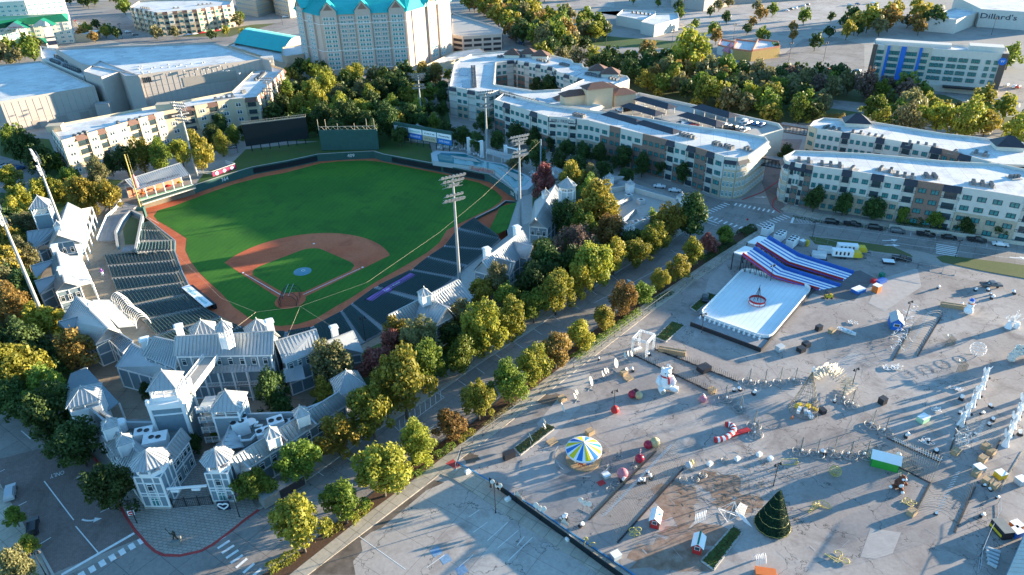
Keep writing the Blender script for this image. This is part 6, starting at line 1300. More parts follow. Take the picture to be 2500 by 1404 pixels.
fill('near the department store', [(2060, 60), (2260, 30), (2300, 90), (2120, 110), (2060, 100)], 11, 13, 'rGrdoy', 15, 18)
fill('along the top edge roads', [(1700, -18), (2250, -38), (2260, -20), (1800, 0)], 16, 10, 'dgroG', 16, 26)
fill('round the green roofed hotel', [(-40, 130), (100, 120), (110, 150), (60, 165), (-40, 175)], 9, 11, 'ogd', 17, 14)
fill('along the road by the far apartment block', [(200, 105), (300, 105), (620, 100), (560, 60), (620, 55), (560, 85), (330, 100), (230, 60)], 13, 9, 'ygodr', 18, 22)
fill('beyond the far apartment block', [(150, -5), (320, 0), (310, 40), (200, 30), (150, 20)], 11, 12, 'gdd', 19, 14)
fill('at the foot of the hotel tower', [(690, 210), (745, 175), (800, 196), (830, 200), (760, 215)], 7, 8, 'dg', 21, 9)
fill('at the top by the far right of the hotel tower', [(1110, -25), (1500, -35), (1500, -5), (1300, 10), (1120, 5)], 14, 13, 'ygod', 22, 26)
fill('by the right hand street edge', [(2240, 285), (2400, 270), (2500, 320), (2420, 335), (2300, 300)], 13, 11, 'yog', 23, 9)
trees('standing clear in the upper right woods', [(1683, 122, 96, 'y'), (1735, 165, 56, 'o'), (1385, 110, 40, 'd'), (1640, 158, 60, 'g'), (1880, 275, 44, 'G'), (1520, 145, 40, 'y'), (1455, 70, 50, 'y'), (1430, 72, 44, 'o'), (2350, 312, 62, 'y'), (2302, 272, 40, 'G'), (2368, 270, 40, 'g'), (2150, 292, 70, 'y'), (2215, 300, 80, 'o'), (1345, 108, 56, 'd'), (2468, 130, 60, 'g'), (2250, 30, 50, 'G'), (1606, 225, 24, 'G'), (1762, 255, 26, 'G'), (1700, 250, 26, 'G')], True)
ALLT.sort(key=lambda q: -q[0])
for _, k, v, far, loc, rt, lab, sc, grp in ALLT[:292]: place(tree_proto(k, v, far), loc, rt, lab, sc, grp)
LOD = crown_mesh(77, 330, 1.05, size=.19); lv = np.array([v_.co[:] for v_ in LOD.vertices]); far_m = MB(); LK = list(LEAF)
tv = [v_.co[:] for v_ in TR[0].vertices]; vs = []; fs = []; ms = []
for _, k, v, far, loc, rt, lab, sc, grp in ALLT[292:]:
 c_, s_ = math.cos(rt), math.sin(rt); X = lv[:, 0] * c_ - lv[:, 1] * s_; Y = lv[:, 0] * s_ + lv[:, 1] * c_; i = len(vs)
 vs += [(loc[0] + a * sc[0], loc[1] + b_ * sc[1], (z + 1.1) * sc[2]) for a, b_, z in zip(X.tolist(), Y.tolist(), lv[:, 2].tolist())]
 for j in range(0, len(lv), 4): fs.append((i + j, i + j + 1, i + j + 2, i + j + 3)); ms.append(LK.index(k))
 i = len(vs); vs += [(loc[0] + a * sc[0], loc[1] + b_ * sc[1], z * sc[2]) for a, b_, z in tv]
 for p_ in TR[0].polygons: fs.append(tuple(i + q for q in p_.vertices)); ms.append(len(LK))
far_m.v, far_m.f, far_m.m = vs, fs, ms
tag(far_m.build('distant_trees', [LEAF[q][0] for q in LK] + ['bark']), 'mass of small far trees dotted over the distant streets and car parks', 'trees', kind='stuff')
def hedge(px, w, h, label, k='g', name='hedge'):
 P = [G(*q) for q in px]; c = P[len(P) // 2]; r = random.Random(int(px[0][0])); m = MB()
 for i in range(len(P) - 1):
  L = (P[i + 1] - P[i]).length; n = int(L * w * h * 34) + 20; d = (P[i + 1] - P[i]).normalized(); q = Vector((-d.y, d.x))
  for _ in range(min(n, 4200)):
   t = r.random(); a = r.random() * math.pi; rr = r.uniform(.8, 1.08) * (1 + .12 * math.sin(t * L * 2.1 + i)); p = P[i].lerp(P[i + 1], t) + q * math.cos(a) * w / 2 * rr; z = max(.05, math.sin(a) * h * rr); s = r.uniform(.09, .2)
   u = Vector((r.uniform(-1, 1), r.uniform(-1, 1), r.uniform(-1, 1))).normalized(); e = u.orthogonal().normalized(); b0 = Vector((p.x, p.y, z)); m.face([b0 - u * s, b0 + e * s, b0 + u * s, b0 - e * s])
 o = m.build(name, LEAF[k][0]); return tag(o, label, 'hedge' if name == 'hedge' else 'shrub')
hedge([(655, 1395), (700, 1368), (728, 1352)], 2.6, 1.3, 'clipped green hedge at the bottom end of the planting strip', 'y'); hedge([(795, 1305), (835, 1285)], 2.2, 1.2, 'rounded clipped hedge below the second strip tree', 'y'); hedge([(855, 1282), (905, 1230)], 2.0, 1.1, 'hedge leaning to the path between second and third strip trees', 'y')
hedge([(1010, 1165), (1055, 1135)], 1.6, 1.0, 'short hedge beside the path corner with the red ramp', 'g'); hedge([(1062, 1118), (1110, 1088)], 1.9, 1.2, 'hedge above the path corner with the red ramp', 'g'); hedge([(1115, 1082), (1158, 1054)], 1.9, 1.2, 'hedge under the orange tinged strip tree', 'y'); hedge([(1180, 1045), (1225, 1010), (1270, 975)], 1.4, 1.0, 'ragged hedge under the pair of green strip trees', 'o')
hedge([(1400, 878), (1450, 840), (1560, 762)], 2.4, 1.2, 'long low hedge below the golden strip trees', 'g'); hedge([(1575, 748), (1640, 715)], 1.8, 1.0, 'dark low hedge left of the ice rink road', 'd'); hedge([(1710, 640), (1790, 592)], 2.6, 1.0, 'dark groundcover hedge near the junction trees', 'd'); hedge([(1808, 575), (1838, 560)], 3.6, 1.8, 'dense dark clipped hedge on the corner by the junction', 'd')
hedge([(1935, 530), (2000, 543), (2170, 562)], 1.0, .7, 'low dark hedge along the foot of the curved corner block', 'd'); hedge([(2190, 548), (2420, 572)], 1.8, 1.0, 'planted shrubs on the stone terrace of the right block', 'd'); hedge([(1980, 300 - 6), (2060, 318 - 26)], 3, 3, 'orange brown hedge behind the rooftop car park end', 'r')
w = thing('terrace_wall', 'pale stone retaining wall in front of the right hand apartment block', 'wall', G3(2300, 570)); m = MB(); wall_strip(m, [G(2170, 556), G(2320, 574), G(2560, 608)], .6, 0, 1.2); m.build('wall_stone', 'stone_pale', w)
print('TREES', len(ALLT))
# ================================================================== FESTIVAL LOT
def at(x, y, z=0): return G3(x, y, z)
def tall(x, y, yt): return hgt(x, y, yt)
rk = [G(1815, 661), G(1983, 708), G(1876, 836), G(1704, 776)]
mat('ice', (.66, .72, .74), .3, .06, .4, spec=.6); mat('ice_line', (.45, .5, .52), .5)
b = thing('ice_rink', 'white skating rink with rounded corners, low white boards and chairs along its near side', 'ice rink', (rk[0].x, rk[0].y, 0))
def rounded(P, r, n=5):
 out = []; N = len(P)
 for i in range(N):
  a, c, d = P[i - 1], P[i], P[(i + 1) % N]; u, v = (a - c).normalized(), (d - c).normalized()
  for k in range(n + 1): t = k / n; out.append((c + u * r) * (1 - t) ** 2 + c * 2 * t * (1 - t) + (c + v * r) * t * t)
 return out
ro = rounded(rk, 3.4); m = MB(); m.prism([(p.x, p.y) for p in rk], 0, .55); m.build('plinth', 'black_metal', b); m = MB(); m.prism([(p.x, p.y) for p in ro], .56, .62); m.build('ice_sheet', 'ice', b)
m = MB(); cen = sum(rk, Vector((0, 0))) / 4
for i in range(1, 16): p, q = rk[0].lerp(rk[1], i / 16), rk[3].lerp(rk[2], i / 16); p, q = p.lerp(q, .03), q.lerp(p, .03); line_strip(m, [p, q], .05, .63)
m.build('pipe_lines', 'ice_line', b)
m = MB(); wall_strip(m, ro, .14, .6, 1.55, closed=True); m.build('boards', 'trim_white', b)
dk = [rk[3], rk[2], rk[2] + (rk[2] - rk[1]).normalized() * 5.5, rk[3] + (rk[3] - rk[0]).normalized() * 5]; m = MB(); m.prism([(p.x, p.y) for p in dk], 0, .6); m.build('skate_deck', 'deck_wood', b)
m = MB(); wall_strip(m, [dk[3], dk[2]], .2, 0, 1.3); wall_strip(m, [rk[1] + Vector((.6, 0)), dk[2]], .2, 0, .9); m.build('deck_skirt', 'black_metal', b)
for i in range(13):
 p = rk[3].lerp(rk[2], .05 + i * .07) + (rk[3] - rk[0]).normalized() * 1.1; m = MB(); m.box(p.x, p.y, .6, 1.05, .5, .5, .4); m.box(p.x + .15, p.y + .2, 1.05, 1.5, .5, .08, .4)
 tag(m.build('chair', 'trim_white'), 'small white chair on the deck edge of the rink, %s' % leftth(i, 13), 'chair', 'white chairs along the ice rink')
c = at(1848, 740, .62); b = thing('ring_tree', 'tall wire cone standing inside a round red and white fence on the ice', 'christmas tree', c); m = MB()
for k in range(12): t = k * math.pi / 6; m.beam((c.x + 1.3 * math.cos(t), c.y + 1.3 * math.sin(t), .7), (c.x, c.y, 6.2), .05)
m.beam((c.x, c.y, .6), (c.x, c.y, 6.6), .12); m.build('wire_cone', 'black_metal', b); m = MB(); m.lathe((c.x, c.y, .63), [(2.25, 0), (2.25, .75)], 24, 0); m.build('round_fence', 'trim_white', b); m = MB(); m.lathe((c.x, c.y, .63), [(2.19, 1.3), (2.15, .1)], 24, 0); m.ring((c.x, c.y, 1.95), 2.25, .1, 24); m.ring((c.x, c.y, .75), 2.28, .08, 24)
for k in range(8): t = k * math.pi / 4; m.beam((c.x + 2.28 * math.cos(t), c.y + 2.28 * math.sin(t), .63), (c.x + 2.28 * math.cos(t), c.y + 2.28 * math.sin(t), 1.9), .09)
m.build('red_lining', 'red', b)
def slide(label, E0, E1, nl):
 b = thing('tubing_slide', label, 'slide', at(E0[0][0], E0[0][1]), 'tubing slides behind the ice rink'); A = [at(*q) for q in E0]; D = [at(*q) for q in E1]; m = MB(); K = nl * 2
 for i in range(len(A) - 1):
  for k in range(K):
   u0, u1 = (k - .2 * (k % 2 == 0) * (k > 0)) / K, (k + 1 - .2 * (k % 2) * (k < K - 1)) / K; q = [A[i].lerp(D[i], u0), A[i + 1].lerp(D[i + 1], u0), A[i + 1].lerp(D[i + 1], u1), A[i].lerp(D[i], u1)]; m.face(q if (q[1] - q[0]).cross(q[3] - q[0]).z > 0 else q[::-1], k % 2)
 for i in range(len(A) - 1):
  for k in range(K + 1):
   if k in (0, K): p, q = A[i].lerp(D[i], k / K), A[i + 1].lerp(D[i + 1], k / K); m.beam(p + Vector((0, 0, .15)), q + Vector((0, 0, .15)), .3, .3, 1)
 m.build('lanes', ['trim_white', 'blue_wrap'], b)
 for E, nm, mt in ((A, 'near_side_panel', 'red'), (D, 'far_side_panel', 'blue_wrap')):
  m = MB()
  for i in range(len(E) - 1): m.beam(E[i] + Vector((0, 0, .3)), E[i + 1] + Vector((0, 0, .3)), .2, 1.2)
  m.build('side_panel', mt if nm[0] == 'n' else 'blue_wrap', b)
 m = MB()
 for i in range(1, 6):
  for E in (A, D): p = E[0].lerp(E[1], i / 6); m.beam((p.x, p.y, 0), (p.x, p.y, p.z), .15); q = E[0].lerp(E[1], (i - 1) / 6); m.beam((p.x, p.y, 0), (q.x, q.y, q.z), .1)
 d = (A[0] - A[1]).normalized(); d.z = 0; pl = [A[0], D[0], D[0] + d * 3, A[0] + d * 3]
 for p in pl: m.beam((p.x, p.y, 0), (p.x, p.y, A[0].z), .25)
 m.build('scaffold', 'black_metal', b); m = MB(); m.prism([(p.x, p.y) for p in pl], A[0].z - .25, A[0].z + .05); m.build('start_platform', 'trim_white', b)
slide('lower blue and white striped tubing slide with red side, nearest the ice rink', [(1812, 622, 6), (1886, 676, 1.6), (1999, 709, .1)], [(1840, 606, 6), (1916, 656, 1.6), (2052, 699, .1)], 4)
slide('upper blue and white striped tubing slide nearest the white chillers', [(1846, 596, 6), (1922, 644, 1.6), (2058, 686, .1)], [(1874, 580, 6), (1950, 624, 1.6), (2084, 667, .1)], 4)
sheet('slide_mat', [(1900, 700), (2100, 660), (2138, 680), (2085, 735), (2010, 722)], .03, 'patch_dark')
ch = proto('chiller', 'chiller', 'white chillers behind the slides'); m = MB(); m.box(0, 0, .4, 3.0, 5.2, 2.4); m.build('casing', 'trim_white', ch); m = MB()
for i in range(3):
 for j in range(2): m.lathe((-1.7 + i * 1.7, -.6 + j * 1.2, 3.0), [(.5, .01), (.5, .12), (.42, .12), (0, .03)], 12)
m.build('fans', 'black_metal', ch); m = MB(); m.box(0, 0, 0, .4, 5.4, 2.2); m.build('skid', 'black_metal', ch)
for i, (x, y, lb) in enumerate(((1872, 572, 'white rooftop fan chiller farthest left behind the slides'), (1902, 588, 'white fan chiller in the middle of the three behind the slides'), (1932, 602, 'white fan chiller nearest the yellow pump, right of three'))): c = at(x, y); place(ch, c, .85, lb)
def boxy(name, label, cat, px, dims, rot, mt, extra=None, group=None, z=0):
 c = at(px[0], px[1], z); b = thing(name, label, cat, c, group); w, l, h = dims; m = MB(); m.box(c.x, c.y, z + .05, z + h, w, l, rot); m.build('body', mt, b)
 m = MB(); m.box(c.x, c.y, z + h, z + h + .08, w + .1, l + .1, rot); m.build('lid', extra or mt, b); return b, c
boxy('pump_unit', 'pale pump cabinet with a yellow end beside the chillers', 'machine', (1958, 600), (1.8, 1.6, 2), .5, 'galv', 'trim_white'); boxy('pump_unit', 'small yellow cabinet at the right end of the chiller row', 'machine', (1968, 600), (.9, 1.4, 2), .5, 'yellow')
for px, lb in (((2012, 617), 'white generator box, rear one of the pair on black skids'), ((1998, 630), 'white generator box, front one of the pair on black skids')):
 b, c = boxy('generator', lb, 'generator', px, (4, 2.2, 2.0), -.25, 'trim_white', 'ac_unit', 'white generators by the grass island'); m = MB(); m.box(c.x, c.y, .02, .3, 4.8, 2.8, -.25); m.build('skid', 'black_metal', b)
def pump_trailer(px, lb):
 c = at(*px); b = thing('generator_trailer', lb, 'trailer', c, 'yellow and white generator trailers'); r = -.22; ca, sa = math.cos(r), math.sin(r); X = lambda u, v: (c.x + u * ca - v * sa, c.y + u * sa + v * ca); m = MB()
 p = X(-1, 0); m.box(p[0], p[1], .9, 3.0, 6.2, 2.2, r); m.build('canopy', 'trim_white', b); m = MB(); p = X(3.2, 0); m.box(p[0], p[1], .9, 2.6, 2.2, 2.2, r); p = X(4.5, 0); m.box(p[0], p[1], .9, 1.8, .8, 1.8, r); m.build('nose', 'yellow', b); m = MB()
 for k in range(4): p = X(-3 + k * 1.2, -1.12); m.box(p[0], p[1], 1.5, 2.6, .5, .06, r)
 m.build('louvres', 'black_metal', b)
 for u in (-1.4, -.2):
  for v in (-1.1, 1.1): p = X(u, v); m = MB(); q = X(u, v + .25); m.tube([(p[0], p[1], .42), (q[0], q[1], .42)], .42, 12); m.build('wheel', 'black_metal', b)
 m = MB(); p, q = X(4.6, 0), X(6.4, 0); m.beam((*p, .6), (*q, .5), .2); m.build('drawbar', 'black_metal', b)
pump_trailer((2062, 630), 'white and yellow generator trailer, front one of the pair'); pump_trailer((2074, 617), 'white and yellow generator trailer, rear one of the pair')
boxy('flatbed_box', 'white topped low flatbed box beside the black pickup on the lot', 'box', (2168, 642), (3.2, 2.2, .8), -.25, 'black_metal', 'trim_white'); boxy('crate', 'tall orange crate with white top near the slide end', 'crate', (2138, 712), (2.0, 1.8, 2.2), .6, 'orange', 'trim_white')
for i, (x, y, w, l, h, mt, lb) in enumerate(((2150, 690, 3.4, 1.6, 1, 'blue_wrap', 'heap of blue folded mats right of the orange crate'), (2132, 690, 1.2, 1.2, 1.2, 'red', 'red bundle behind the orange crate'), (2152, 676, 1.4, 1.2, 1.2, 'green_roof', 'dark green bundle above the blue mats'), (2095, 712, 3.6, 2.4, 1, 'blue_wrap', 'blue and white stacked mats on the black sheet'), (1998, 806, 1.7, 1.2, 1.4, 'black_metal', 'single black tote right of the rink'), (1955, 858, 1.8, 1.6, 1.2, 'black_metal', 'front black tote of the pair below the rink'), (1967, 846, 1.8, 1.6, 1.2, 'black_metal', 'rear black tote of the pair below the rink'), (1903, 856, 2, 1.4, 1.5, 'siding_light', 'pale blue cabinet at the deck corner of the rink'), (2153, 985, 1.6, 1.4, 1.6, 'black_metal', 'black tool cabinet on the open lot'), (2252, 1028, 2.4, 1.6, 1.3, 'mint', 'mint green box with white top near the white figures'), (1718, 905, 3, 2.2, 1.3, 'black_metal', 'dark machinery heap between the two stake fences'), (1243, 1118, 2.6, 1.1, 1.6, 'black_metal', 'black toy locomotive body with yellow stripe beside the grass island'), (1555, 856, 2.6, .7, .6, 'siding_light', 'white lying truss beam under the truss gate'), (1480, 1164, 1.4, 1.3, .7, 'stucco_white', 'open white crate with dark inside near the carousel'), (1468, 1180, 1.4, 1.1, .1, 'red', 'flat dark red board on the ground below the carousel'), (1503, 1362, 1.6, 1.3, 1.1, 'siding_light', 'white cooler by the black fence at the bottom'))):
 boxy('crate' if 'crate' in lb else 'bundle' if 'heap' in lb or 'bundle' in lb or 'mats' in lb else 'tote', lb, 'box', (x, y), (w, l, h), .5, mt, 'trim_white' if 'white' in lb else None)
WD = [(1523, 915, 'open wooden crate beside the bear, left'), (1535, 925, 'flat wooden pallet stack beside the open crate'), (1373, 978, 'small open wooden crate under the leaf row'), (1440, 1060, 'small brown box above the carousel'), (1348, 1080, 'pale flat carton right of the grass island'), (1880, 915, 'wooden crate at the end of the stake fence') if False else (1738, 958, 'wooden crate at the lower end of the stake fence'), (1640, 862, 'long wooden crate at the upper end of the stake fences'), (2330, 752, 'long wooden beam crate left of the snowman'), (2030, 812, 'small wooden crate left of the white boat'), (2332, 1108, 'wooden crate under the white wire bunch'), (2405, 1095, 'wooden crate topmost in the right hand pile'), (2418, 1108, 'wooden crate with red side in the right hand pile'), (2398, 1125, 'wooden crate low in the right hand pile'), (2382, 1160, 'yellow carton in the right hand pile'), (2408, 1178, 'brown carton at the lower end of the right hand pile'), (2426, 1190, 'tan carton at the bottom right of the pile'), (2225, 1255, 'pale carton at the foot of the hoop line'), (1700, 1300, 'x')]
for i, (x, y, lb) in enumerate(WD[:-1]):
 w, l, h = ((7, 1.1, 1.1) if 'long' in lb else (2.2, 1.5, .25) if 'flat' in lb else (1.7, 1.3, 1.1)); c = at(x, y); b = thing('wooden_crate', lb, 'crate', c); m = MB(); r = -.35 if 'long' in lb else .6; m.box(c.x, c.y, 0, h, w, l, r); m.build('body', 'wood', b); m = MB()
 ca, sa = math.cos(r), math.sin(r)
 for v in (-l / 2, l / 2): m.beam((c.x - w / 2 * ca - v * sa, c.y - w / 2 * sa + v * ca, h + .05), (c.x + w / 2 * ca - v * sa, c.y + w / 2 * sa + v * ca, h + .05), .12)
 m.build('rim', 'wood', b)
c = at(1622, 952); b = thing('polar_bear_statue', 'giant white sitting polar bear figure with red scarf on the festival lot', 'statue', c); mat('fur_white', (.80, .80, .79), .8, .05, 3.)
s = 1.0; m = MB(); X = lambda u, v, z: (c.x + u, c.y + v, z)
me = bpy.data.meshes.new('body'); mm = MB()
mm.blob(X(0, .4, 2.2), 1.9, 20, 12, 0, (1, .95, 1.18)); mm.blob(X(-.0, .35, 3.6), 1.45, 18, 10, 0, (1, .95, 1)); mm.blob(X(0, .1, 5.25), 1.25, 18, 12, 0, (1, .95, .92)); mm.blob(X(.1, -1.0, 5.0), .55, 12, 8, 0, (1, 1, .8)); mm.blob(X(-.95, .2, 6.25), .38, 10, 6); mm.blob(X(.95, .2, 6.25), .38, 10, 6)
mm.tube([X(-1.2, .1, 3.9), X(-1.9, -.5, 2.9), X(-1.5, -1.2, 2.2)], [.65, .55, .45], 12); mm.tube([X(1.2, .1, 3.9), X(1.9, -.5, 2.9), X(1.5, -1.2, 2.2)], [.65, .55, .45], 12)
mm.tube([X(-.9, 0, 1.1), X(-.9, -1.2, .85), X(-.8, -2.0, .85)], [.9, .78, .72], 14); mm.tube([X(1.0, 0, 1.1), X(2.0, -.7, .85), X(2.9, -1.1, .8)], [.9, .78, .74], 14)
mm.build('body', 'fur_white', b, True); m = MB(); m.tube([X(-.8, -2.02, .85), X(-.8, -2.1, .85)], .5, 14); m.tube([X(2.92, -1.1, .8), X(3.02, -1.14, .8)], .5, 14); m.build('paw_pad', 'stone_tan', b)
m = MB(); m.lathe(X(0, .2, 4.2), [(1.2, -.1), (1.28, .1), (1.15, .25)], 18); m.tube([X(.5, -1.0, 4.2), X(.6, -1.35, 3.0), X(.5, -1.4, 2.7)], [.22, .26, .2], 6); m.build('scarf', 'red', b)
m = MB(); m.blob(X(-.42, -.98, 5.55), .16, 8, 6); m.blob(X(.5, -.98, 5.55), .16, 8, 6); m.blob(X(.1, -1.55, 5.1), .2, 8, 6); m.build('eyes_and_nose', 'black_metal', b)
c = at(2193, 1190); b = thing('plush_statue', 'sitting brown reindeer figure with white paws and big white eyes', 'statue', c); mat('fur_brown', (.14, .05, .03), .9, .2, 3.); X = lambda u, v, z: (c.x + u, c.y + v, z)
mm = MB(); mm.blob(X(0, 0, 1.2), 1.0, 16, 10, 0, (1, .9, 1.1)); mm.blob(X(.25, -.05, 2.5), .72, 14, 9); mm.tube([X(-.5, 0, .5), X(-1.3, -.2, .5), X(-1.7, -.3, .55)], [.45, .4, .38], 10); mm.tube([X(.2, -.4, .45), X(0, -1.3, .42), X(-.1, -1.7, .42)], [.45, .4, .38], 10); mm.tube([X(.7, 0, 1.6), X(1.2, -.5, 1.1)], [.35, .3], 8); mm.tube([X(-.7, 0, 1.6), X(-1.1, -.5, 1.1)], [.35, .3], 8); mm.build('body', 'fur_brown', b, True)
m = MB(); m.blob(X(-1.75, -.32, .55), .33, 10, 7); m.blob(X(-.12, -1.75, .42), .33, 10, 7); m.blob(X(-.05, -.75, 1.2), .5, 12, 8, 0, (1, .5, 1)); m.blob(X(0, -.62, 2.7), .26, 8, 6); m.blob(X(.5, -.62, 2.7), .26, 8, 6); m.build('white_patches', 'fur_white', b, True)
m = MB()
for sx in (-.2, .7): m.tube([X(sx, 0, 3.0), X(sx + (sx - .25) * .8, 0, 3.6), X(sx + (sx - .25) * .6, 0, 4.0)], .08, 5); m.tube([X(sx + (sx - .25) * .6, 0, 3.5), X(sx + (sx - .25) * 1.6, 0, 3.7)], .06, 5)
m.build('antlers', 'cream', b); m = MB(); m.blob(X(.25, -.8, 2.4), .13, 8, 6); m.build('nose', 'black_metal', b)
c = at(2362, 766); b = thing('snowman_statue', 'large white snowman figure with blue hat near the right hand street', 'statue', c); X = lambda u, v, z: (c.x + u, c.y + v, z); m = MB(); m.blob(X(0, 0, 1.1), 1.2, 16, 10); m.blob(X(0, 0, 2.7), .9, 14, 9); m.blob(X(0, 0, 3.9), .65, 14, 9); m.tube([X(-.7, 0, 2.8), X(-1.3, -.3, 3.3)], .12, 6); m.tube([X(.7, 0, 2.8), X(1.3, -.3, 3.3)], .12, 6); m.build('body', 'fur_white', b, True)
m = MB(); m.lathe(X(0, 0, 4.3), [(.75, 0), (.45, .05), (.45, .5), (0, .6)], 14); m.build('hat', 'stripe_blue', b); m = MB(); m.lathe(X(0, 0, 3.25), [(.72, 0), (.75, .2)], 14); m.blob(X(0, -.65, 3.9), .1, 6, 5); m.build('scarf_and_nose', 'orange', b)
c = at(1424, 1122); b = thing('carousel', 'round carousel with blue, yellow and white striped conical canopy', 'carousel', c); R_ = 3.75; mat('sun_yellow', (.72, .56, .02), .5, .06); mat('carousel_blue', (.02, .17, .48), .5, .06)
m = MB(); pat = [1, 1, 0, 2, 2, 0]; m.lathe((c.x, c.y, 3.0), [(R_, 0), (R_ * .6, .8), (.25, 1.8), (0, 2.2)], 36, 0, lambda k, a: [1, 1, 0, 2, 2, 0][a % 6]); m.build('canopy', ['trim_white', 'carousel_blue', 'sun_yellow'], b)
m = MB(); m.lathe((c.x, c.y, 2.5), [(R_, 0), (R_ + .1, .5), (R_, .52)], 18); m.build('rounding_boards', 'trim_white', b); m = MB(); m.lathe((c.x, c.y, 0), [(R_ - .1, 0), (R_ - .1, .35), (0, .36)], 36); m.build('platform', 'wood', b); m = MB(); m.lathe((c.x, c.y, .3), [(.9, 0), (.9, 2.8)], 14); m.build('centre_drum', 'sun_yellow', b)
cols = ['cream', 'red', 'carousel_blue', 'trim_white', 'fur_brown', 'sun_yellow']
for k in range(10):
 t = k * math.pi / 5; x, y = c.x + 2.6 * math.cos(t), c.y + 2.6 * math.sin(t); m = MB(); m.beam((x, y, .36), (x, y, 3.0), .07); d = Vector((-math.sin(t), math.cos(t), 0)); p = Vector((x, y, 1.3)); m.tube([tuple(p - d * .45), tuple(p + d * .4)], [.22, .25], 8); m.tube([tuple(p + d * .35), tuple(p + d * .6 + Vector((0, 0, .45))), tuple(p + d * .9 + Vector((0, 0, .4)))], [.18, .14, .09], 6)
 for e in (-.35, .3): m.tube([tuple(p + d * e), tuple(p + d * (e * 1.5) - Vector((0, 0, .6)))], .06, 4)
 m.build('wooden_horse', cols[k % 6], b)
b = thing('carousel_fence', 'low pale panel fence in a broken ring round the carousel', 'fence', at(1424, 1150))
for a0 in (20, 75, 150, 195, 250, 300): q = [(c.x + 6 * math.cos(R(a)), c.y + 6 * math.sin(R(a))) for a in (a0, a0 + 14, a0 + 28)]; m = MB(); rail(m, q, 0, 1.1, .25); m.build('panel', 'galv', b)
c = at(1885, 1283); H_ = 9.2; b = thing('christmas_tree', 'big dark green cone shaped christmas tree with spiral light garland', 'christmas tree', c); mat('fir', (.012, .045, .02), .8, .3, 3.); m = MB(); r = random.Random(4); m.lathe(tuple(c), [(3.15, .1), (3.1, .3), (.05, H_)], 32)
for k in range(7000):
 z = .2 + (1 - math.sqrt(1 - r.random() * .999)) * H_; z = min(z, H_); q = 3.2 * (1 - z / H_) + .05; t = r.random() * 6.283; p = Vector((c.x + q * math.cos(t), c.y + q * math.sin(t), z)); o = Vector((math.cos(t), math.sin(t), r.uniform(-.3, .5))) * .22; u = Vector((-math.sin(t), math.cos(t), r.uniform(-.3, .3))) * .13; m.face([p - u, p + u, p + o])
m.build('branches', 'fir', b); m = MB()
for ring in range(5):
 z0 = .5 + ring * 1.75; q = 3.32 * (1 - z0 / H_) + .1; pts = []
 for k in range(73): t = k * 2 * math.pi / 72; pts.append((c.x + q * math.cos(t), c.y + q * math.sin(t), z0 - .16 * abs(math.sin(k * .5)) - .0))
 m.tube(pts, .055, 4, 0, False)
m.build('garland', 'gold_wire', b)
b = thing('candy_cane', 'large red and white striped candy cane lying on a red trailer frame', 'decoration', at(1775, 1060)); pts = [at(*q, .6) for q in ((1745, 1074), (1756, 1073), (1768, 1070), (1779, 1064), (1788, 1056), (1792, 1048), (1788, 1040), (1778, 1036), (1766, 1037))]
P3 = []
for i in range(len(pts) - 1):
 for k in range(2): P3.append(tuple(pts[i].lerp(pts[i + 1], k / 2)))
m = MB(); m.tube(P3, .62, 14, 0, True, [0, 1]); m.build('striped_tube', ['red', 'trim_white'], b, False); m = MB(); q = at(1805, 1058); m.box(q.x, q.y, .2, .5, 5, 1.2, .35); m.build('trailer_frame', 'red', b)
def orn(label, balls, px, group='christmas ornaments on the lot'):
 c = at(*px); b = thing('ornament', label, 'ornament', c, group)
 for u, v, r_, mt in balls: m = MB(); m.blob((c.x + u, c.y + v, r_), r_, 18, 12); m.lathe((c.x + u, c.y + v, 2 * r_ - .05), [(.2, 0), (.2, .25), (0, .25)], 8); m.build('ball', mt, b, True)
 return b, c
mat('orn_red', (.32, .02, .05), .3, .15, 2.); mat('orn_gold', (.45, .37, .20), .4, .2, 2.); mat('orn_dark', (.10, .03, .03), .4, .2)
orn('cluster of magenta, brown and gold ornament balls left of the bear', [(-.7, 0, .95, 'orn_red'), (.2, .7, .9, 'orn_dark'), (.75, -.5, .95, 'orn_gold')], (1550, 970)); orn('single bright red ornament ball at the foot of a lamp post', [(0, 0, .95, 'red')], (1501, 1008)); orn('red and gold ornament pair at the top of the hoop tunnel', [(-.8, -.2, .95, 'orn_red'), (.7, .2, 1.15, 'orn_gold')], (1590, 1092))
b, c = orn('red ornament ball with striped candy pole beside the hoop tunnel', [(0, 0, 1.0, 'orn_red')], (1561, 1128)); m = MB(); m.tube([(c.x, c.y, 1.9 + k * .22) for k in range(9)], .12, 8, 0, True, [0, 1]); m.build('striped_pole', ['red', 'trim_white'], b)
orn('red and white swirled ornament ball left of the hoop tunnel', [(0, 0, 1.15, 'pinkish')], (1519, 1166)); orn('blue striped ornament with small gold disc at the right tunnel edge', [(0, 0, .75, 'siding_light'), (.9, .9, .5, 'gold_wire')], (1680, 1142)); orn('pink ornament with green striped top by the stake fence end', [(0, 0, .9, 'pinkish'), (.3, 1.1, .7, 'wire_grey')], (1715, 982))
def wire_ball(label, px, r_, mt='gold_wire', n=9):
 c = at(*px); b = thing('wire_sculpture', label, 'sculpture', c); m = MB()
 for k in range(n): t = math.pi * k / n; m.hoop((c.x, c.y, r_), r_, (math.cos(t), math.sin(t)), .028, 18, 0, 2 * math.pi)
 for k in (-.6, -.2, .2, .6): m.ring((c.x, c.y, r_ + r_ * k), r_ * math.sqrt(1 - k * k), .045)
 m.build('wire_frame', mt, b); return b
wire_ball('round gold wire ball standing below the ring poles', (2037, 1160), 1.15); wire_ball('white wire pumpkin carriage on the right side of the lot', (2383, 866), 1.8, 'white_wire', 4)
